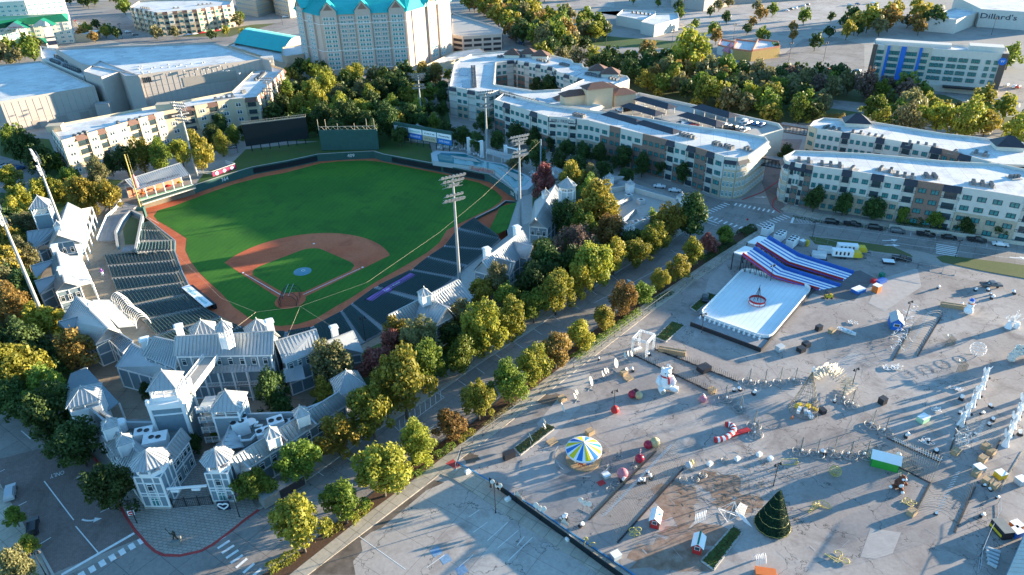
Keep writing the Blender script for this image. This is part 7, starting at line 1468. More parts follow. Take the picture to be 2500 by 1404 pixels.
def flat_arc(label, px, rr, a0, a1, mt, rot=0.0, spokes=6):
 c = at(*px); b = thing('wire_sculpture', label, 'sculpture', c); m = MB(); ax = (math.cos(rot), math.sin(rot)); m.hoop((c.x, c.y, .1), rr, ax, .09, 16, a0, a1)
 for k in range(spokes + 1): t = a0 + (a1 - a0) * k / spokes; m.beam((c.x, c.y, .12), (c.x + ax[0] * rr * math.cos(t), c.y + ax[1] * rr * math.cos(t), .1 + rr * math.sin(t)), .06)
 m.beam((c.x - ax[0] * rr, c.y - ax[1] * rr, .1), (c.x + ax[0] * rr, c.y + ax[1] * rr, .1), .1); m.build('wire_frame', mt, b)
flat_arc('gold half wheel wire sculpture, left one of the pair right of the tree', (1986, 1245), 1.5, 0, math.pi, 'gold_wire', .5); flat_arc('gold half wheel wire sculpture, right one of the pair right of the tree', (2005, 1238), 1.6, 0, math.pi, 'gold_wire', -.4)
def curly(label, px, mt, pts, w=.09, scale=1.0, rot=0.0, z=.0):
 c = at(*px); b = thing('wire_sculpture', label, 'sculpture', c); m = MB()
 for L in pts:
  P = [(c.x + u * scale * math.cos(rot) - .0, c.y + u * scale * math.sin(rot) - v * 0, .05 + v * scale) if z else (c.x + (u * math.cos(rot) - v * math.sin(rot)) * scale, c.y + (u * math.sin(rot) + v * math.cos(rot)) * scale, .25) for u, v in L]; m.tube(P, w, 5, 0, False)
 m.build('wire_frame', mt, b)
spiral = lambda cx, cy, r_, a0, a1: [(cx + r_ * (1 - .5 * k / 14) * math.cos(a0 + (a1 - a0) * k / 14), cy + r_ * (1 - .5 * k / 14) * math.sin(a0 + (a1 - a0) * k / 14)) for k in range(15)]
curly('curled gold wire scroll shape lying alone at the bottom of the lot', (2040, 1365), 'gold_wire', [spiral(.8, 1.1, .8, -1.5, 3.5), spiral(1.6, -.7, .7, 2.5, -3), [(-1.6, 1), (0, -1), (1, .6)], [(-1.2, .8), (1.4, -1.1)]]); curly('gold wire butterfly shape left of the red hut', (1549, 1312), 'gold_wire', [spiral(-.6, 2.0, .7, 0, 6), spiral(.6, 2.0, .7, 3.1, -3), spiral(-.5, .8, .6, 0, 6), spiral(.5, .8, .6, 3.1, -3), [(0, 0), (0, 2.6)]], z=1)
curly('gold wire flower cluster below the brown reindeer', (2222, 1232), 'gold_wire', [spiral(-.9, .5, .6, 0, 6), spiral(0, .9, .7, 1, 7), spiral(.9, .4, .6, 2, 8), spiral(0, 0, .7, 3, 9)]); curly('gold wire scrolls leaning on the black fence at the bottom', (1432, 1338), 'gold_wire', [spiral(-.3, 2.4, .5, -1, 4.5), [(-.8, 0), (.0, 2.6)], spiral(1.0, .8, .7, 0, 5)], z=1)
curly('gold rectangular wire sleigh frame near the tall lamp post', (1925, 1135), 'gold_wire', [[(-1.6, 0), (1.6, 0), (1.6, 1.6), (-1.6, 1.6), (-1.6, 0)], spiral(1.6, .4, .5, 0, 6)], z=1)
for x, y, lb in ((2262, 1080, 'white wire snowflake right of the ring poles'), (2287, 1000, 'pale wire flower bunch in the middle of the right lot'), (2335, 948, 'blue shaded wire flower bunch left of the white figures'), (2172, 900, 'white wire bunch right of the shell arch'), (2190, 897, 'small white fan bunch beside the wire bunch'), (2082, 788, 'white twisted wire bunch left of the boat')):
 r = random.Random(x); curly(lb, (x, y), 'white_wire', [spiral(r.uniform(-1.2, 1.2), r.uniform(-.8, .8), r.uniform(.4, .8), r.uniform(0, 3), r.uniform(5, 9)) for _ in range(7)], .06)
def hut(label, px, w, l, h, rot, wall, roof, ridge=None, name='hut'):
 c = at(*px); b = thing(name, label, 'hut', c); m = MB(); ca, sa = math.cos(rot), math.sin(rot); X = lambda u, v, z: (c.x + u * ca - v * sa, c.y + u * sa + v * ca, z); m.box(c.x, c.y, 0, h, w, l, rot)
 for v in (-l / 2, l / 2): m.face([X(-w / 2, v, h), X(w / 2, v, h), X(0, v, h + w * .42)]); m.face([X(-w / 2, v * .995, h), X(0, v * .995, h + w * .42), X(w / 2, v * .995, h)])
 m.build('wall', wall, b); m = MB(); W2, L2, zr = w / 2 + .25, l / 2 + .3, h + w * .42 + .1
 for sg in (-1, 1): q = [X(sg * W2, -L2, h - .12), X(sg * W2, L2, h - .12), X(0, L2, zr), X(0, -L2, zr)]; m.face(q if sg > 0 else q[::-1]); m.face([(p[0], p[1], p[2] - .08) for p in (q[::-1] if sg > 0 else q)])
 m.build('roof', roof, b)
 if ridge: m = MB(); m.beam(X(0, -L2, zr + .05), X(0, L2, zr + .05), .35, .08); m.build('ridge_cap', ridge, b)
 m = MB(); m.box(*X(0, -l / 2 - .03, 0)[:2], 1.1, 2.0, w * .55, .06, rot); m.build('window', 'trim_white', b); m = MB(); m.box(*X(0, -l / 2 - .07, 0)[:2], 1.2, 1.9, w * .45, .06, rot); m.build('window_pane', 'dark_glass', b)
 m = MB(); m.box(*X(w / 2 + .03, 0, 0)[:2], .1, 1.9, .06, l * .35, rot); m.build('door', 'trim_white' if wall == 'green' else 'orn_dark', b); m = MB()
 for u in (-w / 2, w / 2):
  for v in (-l / 2, l / 2): m.beam(X(u, v, 0), X(u, v, h), .12)
 m.build('corner_trim', 'green_roof', b); return b
hut('small red hut with white roof beside the dirt patch', (1599, 1278), 1.7, 2.6, 2.1, -.35, 'red', 'trim_white'); hut('small red hut with white and green ridged roof beside the long planter', (1703, 1340), 1.8, 2.6, 2.1, -.4, 'red', 'trim_white', 'green_roof'); hut('bright green hut with white roof and dark door beside the ring poles', (2157, 1136), 2.6, 5.0, 2.3, 1.13, 'green', 'trim_white'); hut('bright blue hut with grey roof leaning against white wire heaps', (2184, 796), 2.8, 4.4, 2.4, -.35, 'stripe_blue', 'galv')
c = at(2065, 812); b = thing('rowing_boat', 'small white rowing boat lying on the lot', 'boat', c); m = MB(); r = -.75; d = Vector((math.cos(r), math.sin(r), 0)); n = Vector((-d.y, d.x, 0)); sec = [(-2.2, .55, .1), (-1, .85, 0), (.6, .8, 0), (1.8, .4, .1), (2.5, .04, .25)]
for i in range(4):
 (u0, w0, z0), (u1, w1, z1) = sec[i], sec[i + 1]
 for sg in (-1, 1): p = [c + d * u0 + n * sg * w0 + Vector((0, 0, .75 + z0)), c + d * u1 + n * sg * w1 + Vector((0, 0, .75 + z1)), c + d * u1 + n * sg * w1 * .5 + Vector((0, 0, .08)), c + d * u0 + n * sg * w0 * .5 + Vector((0, 0, .08))]; m.face(p); m.face(p[::-1])
 m.face([c + d * u0 - n * w0 * .5 + Vector((0, 0, .1)), c + d * u0 + n * w0 * .5 + Vector((0, 0, .1)), c + d * u1 + n * w1 * .5 + Vector((0, 0, .1)), c + d * u1 - n * w1 * .5 + Vector((0, 0, .1))])
m.face([c + d * -2.2 - n * .55 + Vector((0, 0, .85)), c + d * -2.2 + n * .55 + Vector((0, 0, .85)), c + d * -2.2 + n * .27 + Vector((0, 0, .1)), c + d * -2.2 - n * .27 + Vector((0, 0, .1))]); m.build('hull', 'trim_white', b); m = MB()
for u in (-1.2, .2, 1.2): m.beam(c + d * u - n * .75 + Vector((0, 0, .6)), c + d * u + n * .75 + Vector((0, 0, .6)), .3, .06)
m.build('seat', 'siding_light', b)
c0, c1 = at(1993, 925), at(2050, 955); b = thing('shell_arch', 'arched walkway of tall cream white fanned panels', 'arch', (c0 + c1) / 2); ax = (c1 - c0).normalized(); nn = Vector((-ax.y, ax.x, 0)); m = MB(); mid = (c0 + c1) / 2 + Vector((0, 0, .3)); mid.x += .8
for j in range(3):
 for k in range(13):
  t = math.pi * (.02 + .96 * k / 12); off = nn * (j * 1.3 - .8 + .5 * math.sin(k)); r0, r1 = 2.4, 4.6 + .5 * (k % 2); a = mid + off + ax * (r0 * math.cos(t)) + Vector((0, 0, r0 * .9 * math.sin(t))); e = mid + off + nn * .3 + ax * (r1 * math.cos(t)) + Vector((0, 0, r1 * .85 * math.sin(t))); s_ = nn * .5
  u = (ax * -math.sin(t) + Vector((0, 0, math.cos(t)))) * .28; m.face([a - s_ * .3, a + s_ * .3, e + s_ + u, e - s_ + u]); m.face([a + s_ * .3, a - s_ * .3, e - s_ - u, e + s_ - u]); m.beam(a, e, .1)
m.build('ribs', 'cream_light', b)
c = at(1962, 1002); b = thing('wire_cone_tree', 'tall dark wire cone tree frame filled with crates and yellow bins', 'sculpture', c); m = MB(); hh = tall(1966, 1002, 905)
for k in range(22): t = k * math.pi / 11; m.beam((c.x + 3.3 * math.cos(t), c.y + 3.3 * math.sin(t), 0), (c.x, c.y, hh), .05)
for k in range(8): m.ring((c.x, c.y, .05 + hh * k / 9), 3.3 * (1 - k / 9), .045, 22)
m.build('wire_cone', 'rust_wire', b); m = MB(); m.beam((c.x, c.y, hh - .2), (c.x, c.y, hh + 1), .3); m.build('star', 'white_wire', b)
for i, (u, v, w, l, h, mt, lb) in enumerate(((-.8, 1.2, 1.6, .8, .8, 'yellow', 'yellow bin at the back inside the wire cone'), (1.2, .9, 1.2, .8, .8, 'yellow', 'yellow bin at the right inside the wire cone'), (-1.2, -.3, 2, .7, .7, 'trim_white', 'white box at the left inside the wire cone'), (.1, -.8, 2.2, .8, .6, 'siding_light', 'pale box in the middle inside the wire cone'), (.6, -2, 2, .7, .7, 'trim_white', 'white box at the front inside the wire cone'), (3.8, -1.0, 1.4, 1.2, 1.1, 'black_metal', 'black bin beside the wire cone'), (2.6, .2, 1.1, .5, .4, 'yellow', 'yellow tray beside the wire cone'))):
 m = MB(); m.box(c.x + u, c.y + v, .02, h, w, l, .4 + i * .3); m.box(c.x + u, c.y + v, h, h + .06, w + .1, l + .1, .4 + i * .3); tag(m.build('storage_bin', mt), lb, 'bin', 'bins round the wire cone tree')
c = at(1933, 1022); m = MB(); m.lathe(tuple(c), [(.35, 0), (.3, .05), (.05, .9)], 10); tag(m.build('traffic_cone', 'orange'), 'orange red traffic cone left of the wire cone tree', 'cone')
rp = proto('ring_pole', 'sculpture', 'wire ring poles on the lot'); m = MB(); m.ring((0, 0, .25), 1.55, .09, 20); m.ring((0, 0, .1), 1.3, .06, 20)
for k in range(6): t = k * math.pi / 3; m.beam((0, 0, .2), (1.55 * math.cos(t), 1.55 * math.sin(t), .25), .07)
m.build('base_ring', 'wire_grey', rp); m = MB(); m.beam((0, 0, 0), (0, 0, 4.2), .13); m.build('pole', 'rust_wire', rp); m = MB()
for k in range(10): t = k * math.pi / 5; m.beam((1.2 * math.cos(t), 1.2 * math.sin(t), .3), (0, 0, 4.1), .022)
m.build('stay_wires', 'wire_grey', rp); m = MB(); m.blob((.4, .2, .4), .3, 8, 6); m.build('floodlight', 'trim_white', rp)
RP = [((1828, 934), 'row below the ice rink'), ((1866, 938), 'row below the ice rink'), ((1903, 936), 'row below the ice rink'), ((1940, 932), 'row below the ice rink'), ((1770, 975), 'row right of the bear'), ((1806, 1000), 'row right of the bear'), ((1808, 1030), 'row right of the bear') if False else ((1840, 1042), 'row right of the bear'), ((1800, 970), 'row right of the bear') if False else ((1845, 1062), 'row right of the bear'), ((2055, 975), 'row below the shell arch'), ((2078, 990), 'row below the shell arch'), ((2128, 1040), 'row below the shell arch'), ((2160, 1055), 'row below the shell arch'),
      ((1953, 1104), 'row left of the green hut'), ((1993, 1110), 'row left of the green hut'), ((2034, 1108), 'row left of the green hut'), ((2074, 1113), 'row left of the green hut'), ((2114, 1114), 'row left of the green hut')]
cnt = {}
for px, row in RP: i = cnt.get(row, 0); cnt[row] = i + 1; place(rp, at(*px), i * .4, 'wire ring with central pole, %s in the %s' % (ordn(i), row), (1, 1, 1 + .06 * (i % 3)))
sp_ = proto('wire_spool', 'sculpture', 'small wire spools round the hoop tunnel'); m = MB(); m.ring((0, 0, .15), .8, .08, 16); m.ring((0, 0, .4), .6, .05, 16)
for k in range(3): t = k * math.pi / 3; m.beam((-.8 * math.cos(t), -.8 * math.sin(t), .15), (.8 * math.cos(t), .8 * math.sin(t), .15), .07)
m.build('ring', 'wire_grey', sp_); m = MB(); m.beam((0, 0, 0), (0, 0, 1.9), .07); m.build('stem', 'wire_grey', sp_)
for i, px in enumerate(((1491, 1141), (1510, 1118), (1490, 1196), (1503, 1180), (1545, 1140), (1668, 1172), (1697, 1171), (1716, 1161), (1770, 1125))): place(sp_, at(*px), i, 'small dark wire spool near the hoop tunnel, %s' % leftth(sorted(range(9), key=lambda j: (1491, 1510, 1490, 1503, 1545, 1668, 1697, 1716, 1770)[j]).index(i), 9))
def tunnel(label, A0, A1, B0, B1, n, h, mt='rust_wire', spine=True):
 A0, A1, B0, B1 = at(*A0), at(*A1), at(*B0), at(*B1); b = thing('hoop_tunnel', label, 'arch', (A0 + B1) / 2, 'bare hoop tunnels of light arches'); m = MB()
 for i in range(n): p, q = A0.lerp(A1, i / (n - 1)), B0.lerp(B1, i / (n - 1)); c = (p + q) / 2; ax = (q - p); L = ax.length / 2; ax.normalize(); m.hoop((c.x, c.y, 0), L, (ax.x, ax.y), .028, 16, 0, math.pi, 0, h)
 m.build('hoops', mt, b); m = MB(); m.beam(A0 + Vector((0, 0, .1)), A1 + Vector((0, 0, .1)), .3, .2); m.beam(B0 + Vector((0, 0, .1)), B1 + Vector((0, 0, .1)), .3, .2); m.build('base_rails', 'black_metal', b)
 if spine:
  m = MB()
  for i in range(n): c = (A0.lerp(A1, i / (n - 1)) + B0.lerp(B1, i / (n - 1))) / 2; m.beam((c.x - .5, c.y, h - .1), (c.x + .5, c.y + .1, h + .15), .05)
  m.build('spine_lights', 'white_wire', b)
tunnel('longest hoop tunnel of grey wire arches left of the red hut', (1602, 1102), (1438, 1270), (1668, 1145), (1508, 1325), 48, 4.2); tunnel('hoop tunnel of wire arches right of the green hut', (2165, 1070), (2296, 1129), (2184, 1136), (2272, 1180), 20, 3.4)
tunnel('fan of wire hoops below the brown reindeer on the right', (2270, 1182), (2228, 1262), (2380, 1190), (2330, 1300), 16, 3.6); tunnel('fan of wire hoops beside the upper white figures', (2340, 1040), (2320, 1100), (2442, 1075), (2420, 1120), 14, 3.4); tunnel('long fan of wire hoops right of the blue hut', (2225, 800), (2180, 880), (2300, 770), (2240, 870), 20, 3.0)
def stakes(label, P0, P1, n):
 a, c = at(*P0), at(*P1); b = thing('stake_fence', label, 'fence', a, 'rows of dark stakes with cable garland'); m = MB()
 for i in range(n): p = a.lerp(c, i / (n - 1)); h = 1.7 + .25 * math.sin(i * 1.7); m.beam(p, p + Vector((0, 0, h)), .07)
 m.build('stakes', 'rust_wire', b); m = MB(); r = random.Random(n)
 for i in range(n * 3): p = a.lerp(c, r.random()); m.beam(p + Vector((r.uniform(-.4, .4), r.uniform(-.4, .4), .1)), p + Vector((r.uniform(-.5, .5), r.uniform(-.5, .5), .25)), .09)
 m.beam(a + Vector((0, 0, .1)), c + Vector((0, 0, .1)), .2); m.build('cable_garland', 'black_metal', b)
stakes('upper row of dark stakes running right from the truss gate', (1595, 852), (1800, 932), 44); stakes('lower row of dark stakes running past the white bear', (1548, 868), (1745, 962), 44)
b = thing('truss_gate', 'white box truss entrance gate at the head of the stake fences', 'gate', at(1568, 860)); L4 = [at(1543, 866), at(1577, 876), at(1594, 856), at(1560, 846)]; m = MB(); r_ = .22
def truss(m, a, c):
 a, c = Vector(a), Vector(c); d = (c - a).normalized(); u = d.orthogonal().normalized(); w = d.cross(u); cs = [u * r_ + w * r_, u * r_ - w * r_, -u * r_ - w * r_, -u * r_ + w * r_]; n = max(2, int((c - a).length / .7))
 for q in cs: m.beam(a + q, c + q, .09)
 for i in range(n):
  for k in range(4): m.beam(a.lerp(c, i / n) + cs[k], a.lerp(c, (i + 1) / n) + cs[(k + 1) % 4], .05)
for p in L4: truss(m, p, p + Vector((0, 0, 5)))
m.build('legs', 'white_wire', b); m = MB()
for i in range(4): truss(m, L4[i] + Vector((0, 0, 5)), L4[(i + 1) % 4] + Vector((0, 0, 5)))
m.build('top_frame', 'white_wire', b)
mat('leaf_white', (.60, .57, .50), .7, .06)
def plate(m, c, r1, r2, h, tilt, az, n=12):
 u = Vector((math.cos(az), math.sin(az), 0)); w = Vector((-math.sin(az) * math.sin(tilt), math.cos(az) * math.sin(tilt), math.cos(tilt))); nn = u.cross(w) * .05; c = Vector(c) + Vector((0, 0, h))
 pts = [];
 for k in range(n): t = 2 * math.pi * k / n; q = r1 * (1 - .35 * max(0, math.sin(t)) if r2 > r1 * 1.3 else 1); pts.append(c + u * q * math.cos(t) + w * r2 * math.sin(t))
 m.face([p + nn for p in pts]); m.face([p - nn for p in pts[::-1]])
 for k in range(n): m.face([pts[k] - nn, pts[(k + 1) % n] - nn, pts[(k + 1) % n] + nn, pts[k] + nn])
lf = proto('leaf_sculpture', 'sculpture', 'white leaf sculptures on stands'); m = MB(); m.beam((0, 0, 0), (.2, 0, 1.2), .08); m.beam((-.9, -.3, .05), (.9, .3, .05), .1); m.beam((-.3, .9, .05), (.3, -.9, .05), .1); m.build('stand', 'wire_grey', lf); m = MB(); plate(m, (.3, 0, 0), .7, 1.35, 2.3, .3, .5); m.build('leaf', 'leaf_white', lf)
lt = proto('leaf_cluster', 'sculpture', 'white leaf sculptures on stands'); m = MB()
for k in range(3): m.beam((0, 0, 0), (k * .8 - .8, .2, 1.4), .06)
m.beam((-1.0, -.3, .05), (1.0, .3, .05), .1); m.beam((-.3, .9, .05), (.3, -.9, .05), .1); m.build('stand', 'wire_grey', lt)
for k in range(3): m = MB(); plate(m, (k * .85 - .8, .3 * k, 0), .38, .8, 1.9 + .3 * (k % 2), .4, .5 + .2 * k); m.build('leaf', 'leaf_white', lt)
LS = [((1533, 882), 1), ((1500, 905), 0), ((1478, 925), 1), ((1440, 950), 0), ((1408, 978), 1), ((1372, 1015), 0), ((1332, 1050), 1), ((1295, 1088), 0)]
for i, (px, k) in enumerate(LS): place(lt if k else lf, at(*px), .2 * i, '%s in the diagonal row from the truss gate, %s' % ('stand with three small white leaves' if k else 'single large white leaf sculpture', ordn(i // 2) + ' such'))
ds = proto('disc_sculpture', 'sculpture', 'white disc stands along the black fence'); m = MB()
for k in range(3): m.beam((k * .9 - .9, 0, 0), (k * .9 - .9, 0, 2.6), .06)
m.beam((-1.2, 0, .05), (1.2, 0, .05), .1); m.build('stand', 'wire_grey', ds)
for k in range(3): m = MB(); plate(m, (k * .9 - .9, 0, 0), .48, .5, 2.7 - .35 * (k % 2), .5, .3); m.build('disc', 'leaf_white', ds)
for i, (px, lb) in enumerate((((1212, 1205), 'three round white discs on poles beside the single street lamp'), ((1318, 1262), 'three round white discs on poles halfway down the black fence'), ((1427, 1250), 'white discs on a frame left of the hoop tunnel'))): place(ds, at(*px), -.6, lb)
sl = proto('sail_sculpture', 'sculpture', 'white sail sculptures along the black fence'); m = MB(); m.beam((-.8, 0, 0), (-.8, 0, 2.4), .06); m.beam((.8, 0, 0), (.8, 0, 2.0), .06); m.beam((-1, 0, .05), (1, 0, .05), .1); m.build('stand', 'wire_grey', sl); m = MB(); m.face([(-.9, .05, 1), (.9, .05, .8), (.9, .05, 1.5), (-.2, .05, 2.8)]); m.face([(-.2, 0, 2.8), (.9, 0, 1.5), (.9, 0, .8), (-.9, 0, 1)]); m.build('sail', 'leaf_white', sl)
for i, (px, lb) in enumerate((((1265, 1225), 'white sail shape on two poles, upper one along the black fence'), ((1378, 1290), 'white sail shape on two poles, lower one along the black fence'))): place(sl, at(*px), -.6, lb)
wf = proto('winged_statue', 'statue', 'rows of white winged statues'); m = MB(); m.lathe((0, 0, 0), [(.75, 0), (.6, .4), (.45, 1.2), (.35, 2.0), (.42, 2.5), (.2, 2.9), (0, 2.95)], 12); m.blob((0, 0, 3.15), .28, 10, 7); m.tube([(.3, 0, 2.5), (.9, -.2, 2.9), (1.2, -.3, 3.4)], [.14, .1, .06], 6); m.build('figure', 'fur_white', wf, True)
for sg in (-1, 1):
 m = MB(); q = [(0, .2, 2.5), (sg * .9, .5, 3.7), (sg * 1.3, .6, 3.2), (sg * .8, .4, 1.9), (0, .2, 1.9)]; m.face(q); m.face([(a, b_ + .06, z) for a, b_, z in q[::-1]]); m.build('wing', 'fur_white', wf)
m = MB(); m.box(.9, -.6, 0, .35, .5, .4); m.build('base_light', 'black_metal', wf)
for i, px in enumerate(((2404, 925), (2396, 948), (2385, 970), (2372, 992), (2360, 1014), (2345, 1038))): place(wf, at(*px), .6 + .3 * (i % 2), 'white winged statue in the left hand row, %s from the top' % ordn(i), 1 + .08 * (i % 2))
for i, px in enumerate(((2502, 975), (2492, 998), (2482, 1022), (2472, 1044), (2462, 1066), (2453, 1088))): place(wf, at(*px), .9 + .3 * (i % 2), 'white winged statue in the right hand row, %s from the top' % ordn(i), 1.05)
c = at(2468, 800); b = thing('flower_sculpture', 'tall white curling wire bouquet in white vases near the right edge', 'sculpture', c); m = MB(); m.lathe((c.x - .8, c.y, 0), [(.9, 0), (.5, 1.6), (.6, 2)], 12); m.lathe((c.x + 1.2, c.y, 0), [(.7, 0), (.8, 1.2), (.6, 1.8)], 12); m.build('vases', 'fur_white', b); m = MB(); r = random.Random(9)
for k in range(26):
 a = r.random() * 6.28; q = r.uniform(.5, 2.2); e = Vector((c.x + q * math.cos(a), c.y + q * math.sin(a), r.uniform(2.4, 4.8))); m.beam((c.x, c.y, 1.6), e, .06); m.hoop((e.x, e.y, e.z), .3, (1, 0), .05, 8, 0, 5)
m.build('wire_blooms', 'white_wire', b)
c = at(2488, 880); b = thing('grotto', 'white rocky grotto arch heaped with white flowers at the right edge', 'decoration', c); m = MB()
for k in range(9): t = math.pi * k / 8; m.blob((c.x + 2.2 * math.cos(t), c.y, .6 + 2.2 * math.sin(t)), .75, 8, 6, 0, (1, 1.6, 1), .3, k)
m.build('arch', 'stucco_white', b); m = MB()
for k in range(60): r_2 = random.Random(k); m.blob((c.x + r_2.uniform(-2, 2), c.y + r_2.uniform(-1, 1), 3.2 + r_2.uniform(-.2, .8)), .28, 6, 4)
m.build('flowers', 'cream_light', b)
b = thing('wire_heap', 'heap of tangled white wire frames beside the blue hut', 'sculpture', at(2210, 830)); m = MB(); r = random.Random(2)
for k in range(120):
 t = r.random(); p = at(2222, 760).lerp(at(2185, 860), t) + Vector((r.uniform(-2, 2), r.uniform(-1, 1), r.uniform(.1, 2.6))); m.beam(p, p + Vector((r.uniform(-1.2, 1.2), r.uniform(-1, 1), r.uniform(-1, 1))), .07)
m.build('frames', 'white_wire', b)
b = thing('wire_heap', 'white wire cage bunch hanging over the wooden crate, right side', 'sculpture', at(2340, 1090)); m = MB()
for k in range(70): p = at(2345, 1085) + Vector((r.uniform(-1.5, 1.5), r.uniform(-1.2, 1.2), r.uniform(.1, 3.4))); m.beam(p, p + Vector((r.uniform(-.8, .8), r.uniform(-.5, .5), r.uniform(-1, 1))), .07)
m.build('frames', 'white_wire', b)
for px, lb in (((2312, 838), 'dark wire gift box frame below the long hoop fan'), ((2340, 900), 'wire gift box with white bow left of the white figures')):
 c = at(*px); b = thing('wire_gift', lb, 'decoration', c); m = MB()
 for k in range(7): t = k / 6 * 2.4 - 1.2; m.beam((c.x + t, c.y - 1.2, 0), (c.x + t, c.y - 1.2, 2), .06); m.beam((c.x + t, c.y - 1.2, 2), (c.x + t, c.y + 1.2, 2), .06); m.beam((c.x - 1.2, c.y - 1.2, .33 * k), (c.x + 1.2, c.y - 1.2, .33 * k), .06); m.beam((c.x + 1.2, c.y + t, 0), (c.x + 1.2, c.y + t, 2), .06)
 m.build('frame', 'rust_wire', b); m = MB(); plate(m, (c.x - .4, c.y, 0), .3, .5, 2.4, .5, .9); plate(m, (c.x + .4, c.y, 0), .3, .5, 2.4, -.5, .9); m.build('bow', 'leaf_white', b)
c = at(1695, 1282); b = thing('wire_bench', 'white curved wire lattice bench arch between the red huts', 'sculpture', c); m = MB()
for k in range(7): o = k * .35; m.hoop((c.x + o, c.y + o * .4, .1), 1.2, (.3, .95), .05, 8, 0, 2.6, 0, 2.6)
for k in range(6): t = 2.6 * k / 5; m.beam((c.x + .36 * math.cos(t), c.y + 1.14 * math.cos(t), .1 + 2.6 * math.sin(t)), (c.x + 2.1 + .36 * math.cos(t), c.y + .84 + 1.14 * math.cos(t), .1 + 2.6 * math.sin(t)), .05)
m.build('frame', 'white_wire', b)
c = at(1780, 1262); b = thing('wire_star', 'wide white wire star polyhedron left of the big tree', 'sculpture', c); m = MB(); r = random.Random(8); pts = [(c.x + 2.4 * math.cos(k * 1.05) * (1 if k % 2 else .6), c.y + 1.8 * math.sin(k * 1.05), .2 + 2.2 * (k % 2)) for k in range(8)]
for a in range(8):
 for d_ in range(a + 1, 8): m.beam(pts[a], pts[d_], .055)
m.build('frame', 'white_wire', b)
b = thing('rod_bundle', 'loose bundle of white curved rods beside the big tree', 'rods', at(1818, 1255)); m = MB()
for k in range(9): p = at(1808 + k * 2, 1228 + k); q = at(1812 + k * 3, 1272 + k * 2); mid = (p + q) / 2 + Vector((-1.2, 0, .3)); m.tube([tuple(p + Vector((0, 0, .1))), tuple(mid), tuple(q + Vector((0, 0, .1)))], .06, 5)
m.build('rods', 'white_wire', b)
c = at(1840, 1385); b = thing('wire_slide', 'curved white wire ladder frame at the bottom right of the planter', 'sculpture', c); m = MB()
for k in range(6): o = k * .35; m.hoop((c.x + o, c.y + o * .2, 0), 1.5, (.1, .99), .05, 10, 0, 2.4, 0, 2.8)
m.build('frame', 'white_wire', b)
boxy('inflatable', 'orange low crate cut by the bottom edge of the picture', 'crate', (1868, 1402), (3.4, 1.6, .7), -.2, 'orange')
m = MB(); r = random.Random(21)
for k in range(520):
 x, y = r.gauss(1790, 75), r.gauss(1190, 42); p = at(x, y, .05); a = r.random() * 3.14; L = r.uniform(.3, 1.1); m.beam(p, p + Vector((math.cos(a) * L, math.sin(a) * L, r.uniform(.0, .25))), .035)
tag(m.build('cable_litter', 'rust_wire'), 'scattered dark twigs and cable litter on the ground left of the big tree', 'litter', kind='stuff')
def panel_fence(label, pts, h, mt, step=2.4, foot=None, name='fence', rails=2, post=.07, fill_=None):
 P = [at(*q) for q in pts]; b = thing(name, label, 'fence', P[0]); m = MB(); f = MB(); nt_ = MB()
 for i in range(len(P) - 1):
  L = (P[i + 1] - P[i]).length; n = max(1, int(L / step))
  for k in range(n + 1):
   p = P[i].lerp(P[i + 1], k / n); m.beam(p, p + Vector((0, 0, h)), post)
   if foot: f.box(p.x, p.y, 0, .14, .7, .35, .9)
  for z in ([h] if rails == 1 else [h, .15]): m.beam(P[i] + Vector((0, 0, z)), P[i + 1] + Vector((0, 0, z)), post)
  if fill_:
   nt_.face([P[i] + Vector((0, 0, .1)), P[i + 1] + Vector((0, 0, .1)), P[i + 1] + Vector((0, 0, h)), P[i] + Vector((0, 0, h))])
 m.build('posts_and_rails', mt, b)
 if foot: f.build('feet', foot, b)
 if fill_: nt_.build('privacy_mesh', fill_, b)
panel_fence('long temporary chain link fence on feet along the path beside the lot', [(1113, 1148), (1128, 1100), (1250, 1012), (1400, 898), (1500, 822), (1600, 748), (1690, 682), (1760, 640), (1850, 575)], 1.8, 'galv', 3.0, 'siding_light'); panel_fence('black screened fence with tall posts along the cross path', [(1195, 1180), (1260, 1228), (1320, 1272), (1380, 1315), (1440, 1360), (1520, 1418)], 1.6, 'black_metal', 3, None, 'fence', 2, .09, 'dark_pad')
panel_fence('thin wire fence between the lot and the right hand street', [(1960, 582), (2050, 605), (2240, 655), (2330, 672)], 1.8, 'wire_grey', 3, 'concrete'); panel_fence('pale pipe fence at the right edge beside the crate pile', [(2500, 1100), (2470, 1150), (2442, 1200)], 1.6, 'stone_tan', 3); panel_fence('pale curved pipe fence beside the black machine and tent', [(2436, 1230), (2437, 1262), (2412, 1310), (2392, 1360), (2386, 1404)], 1.8, 'galv', 3)
for i, px in enumerate(((1142, 1155), (1240, 1222), (1388, 1318), (1880, 1122), (1800, 1123), (1853, 1112), (1733, 1135))):
 c = at(*px); m = MB(); m.box(c.x, c.y, 0, .7, 1.1, .8, .6); m.box(c.x, c.y, .7, .8, .7, .5, .6); tag(m.build('ballast_block', 'trim_white'), 'white plastic ballast block, %s counted from the left across the lot' % ordn([0, 1, 2, 6, 4, 5, 3][i]), 'ballast', 'white ballast blocks')
b = thing('marquee_tent', 'large white ribbed marquee tent roof cut by the bottom right corner', 'tent', at(2500, 1400)); P = [at(2508, 1290, 3), at(2458, 1404, 3), at(2700, 1480, 3), at(2760, 1330, 3)]; rg = (P[2] + P[3]) / 2 * .5 + (P[0] + P[1]) / 2 * .5; m = MB(); e0, e1 = (P[0] + P[3]) / 2 + Vector((0, 0, 2.5)), (P[1] + P[2]) / 2 + Vector((0, 0, 2.5))
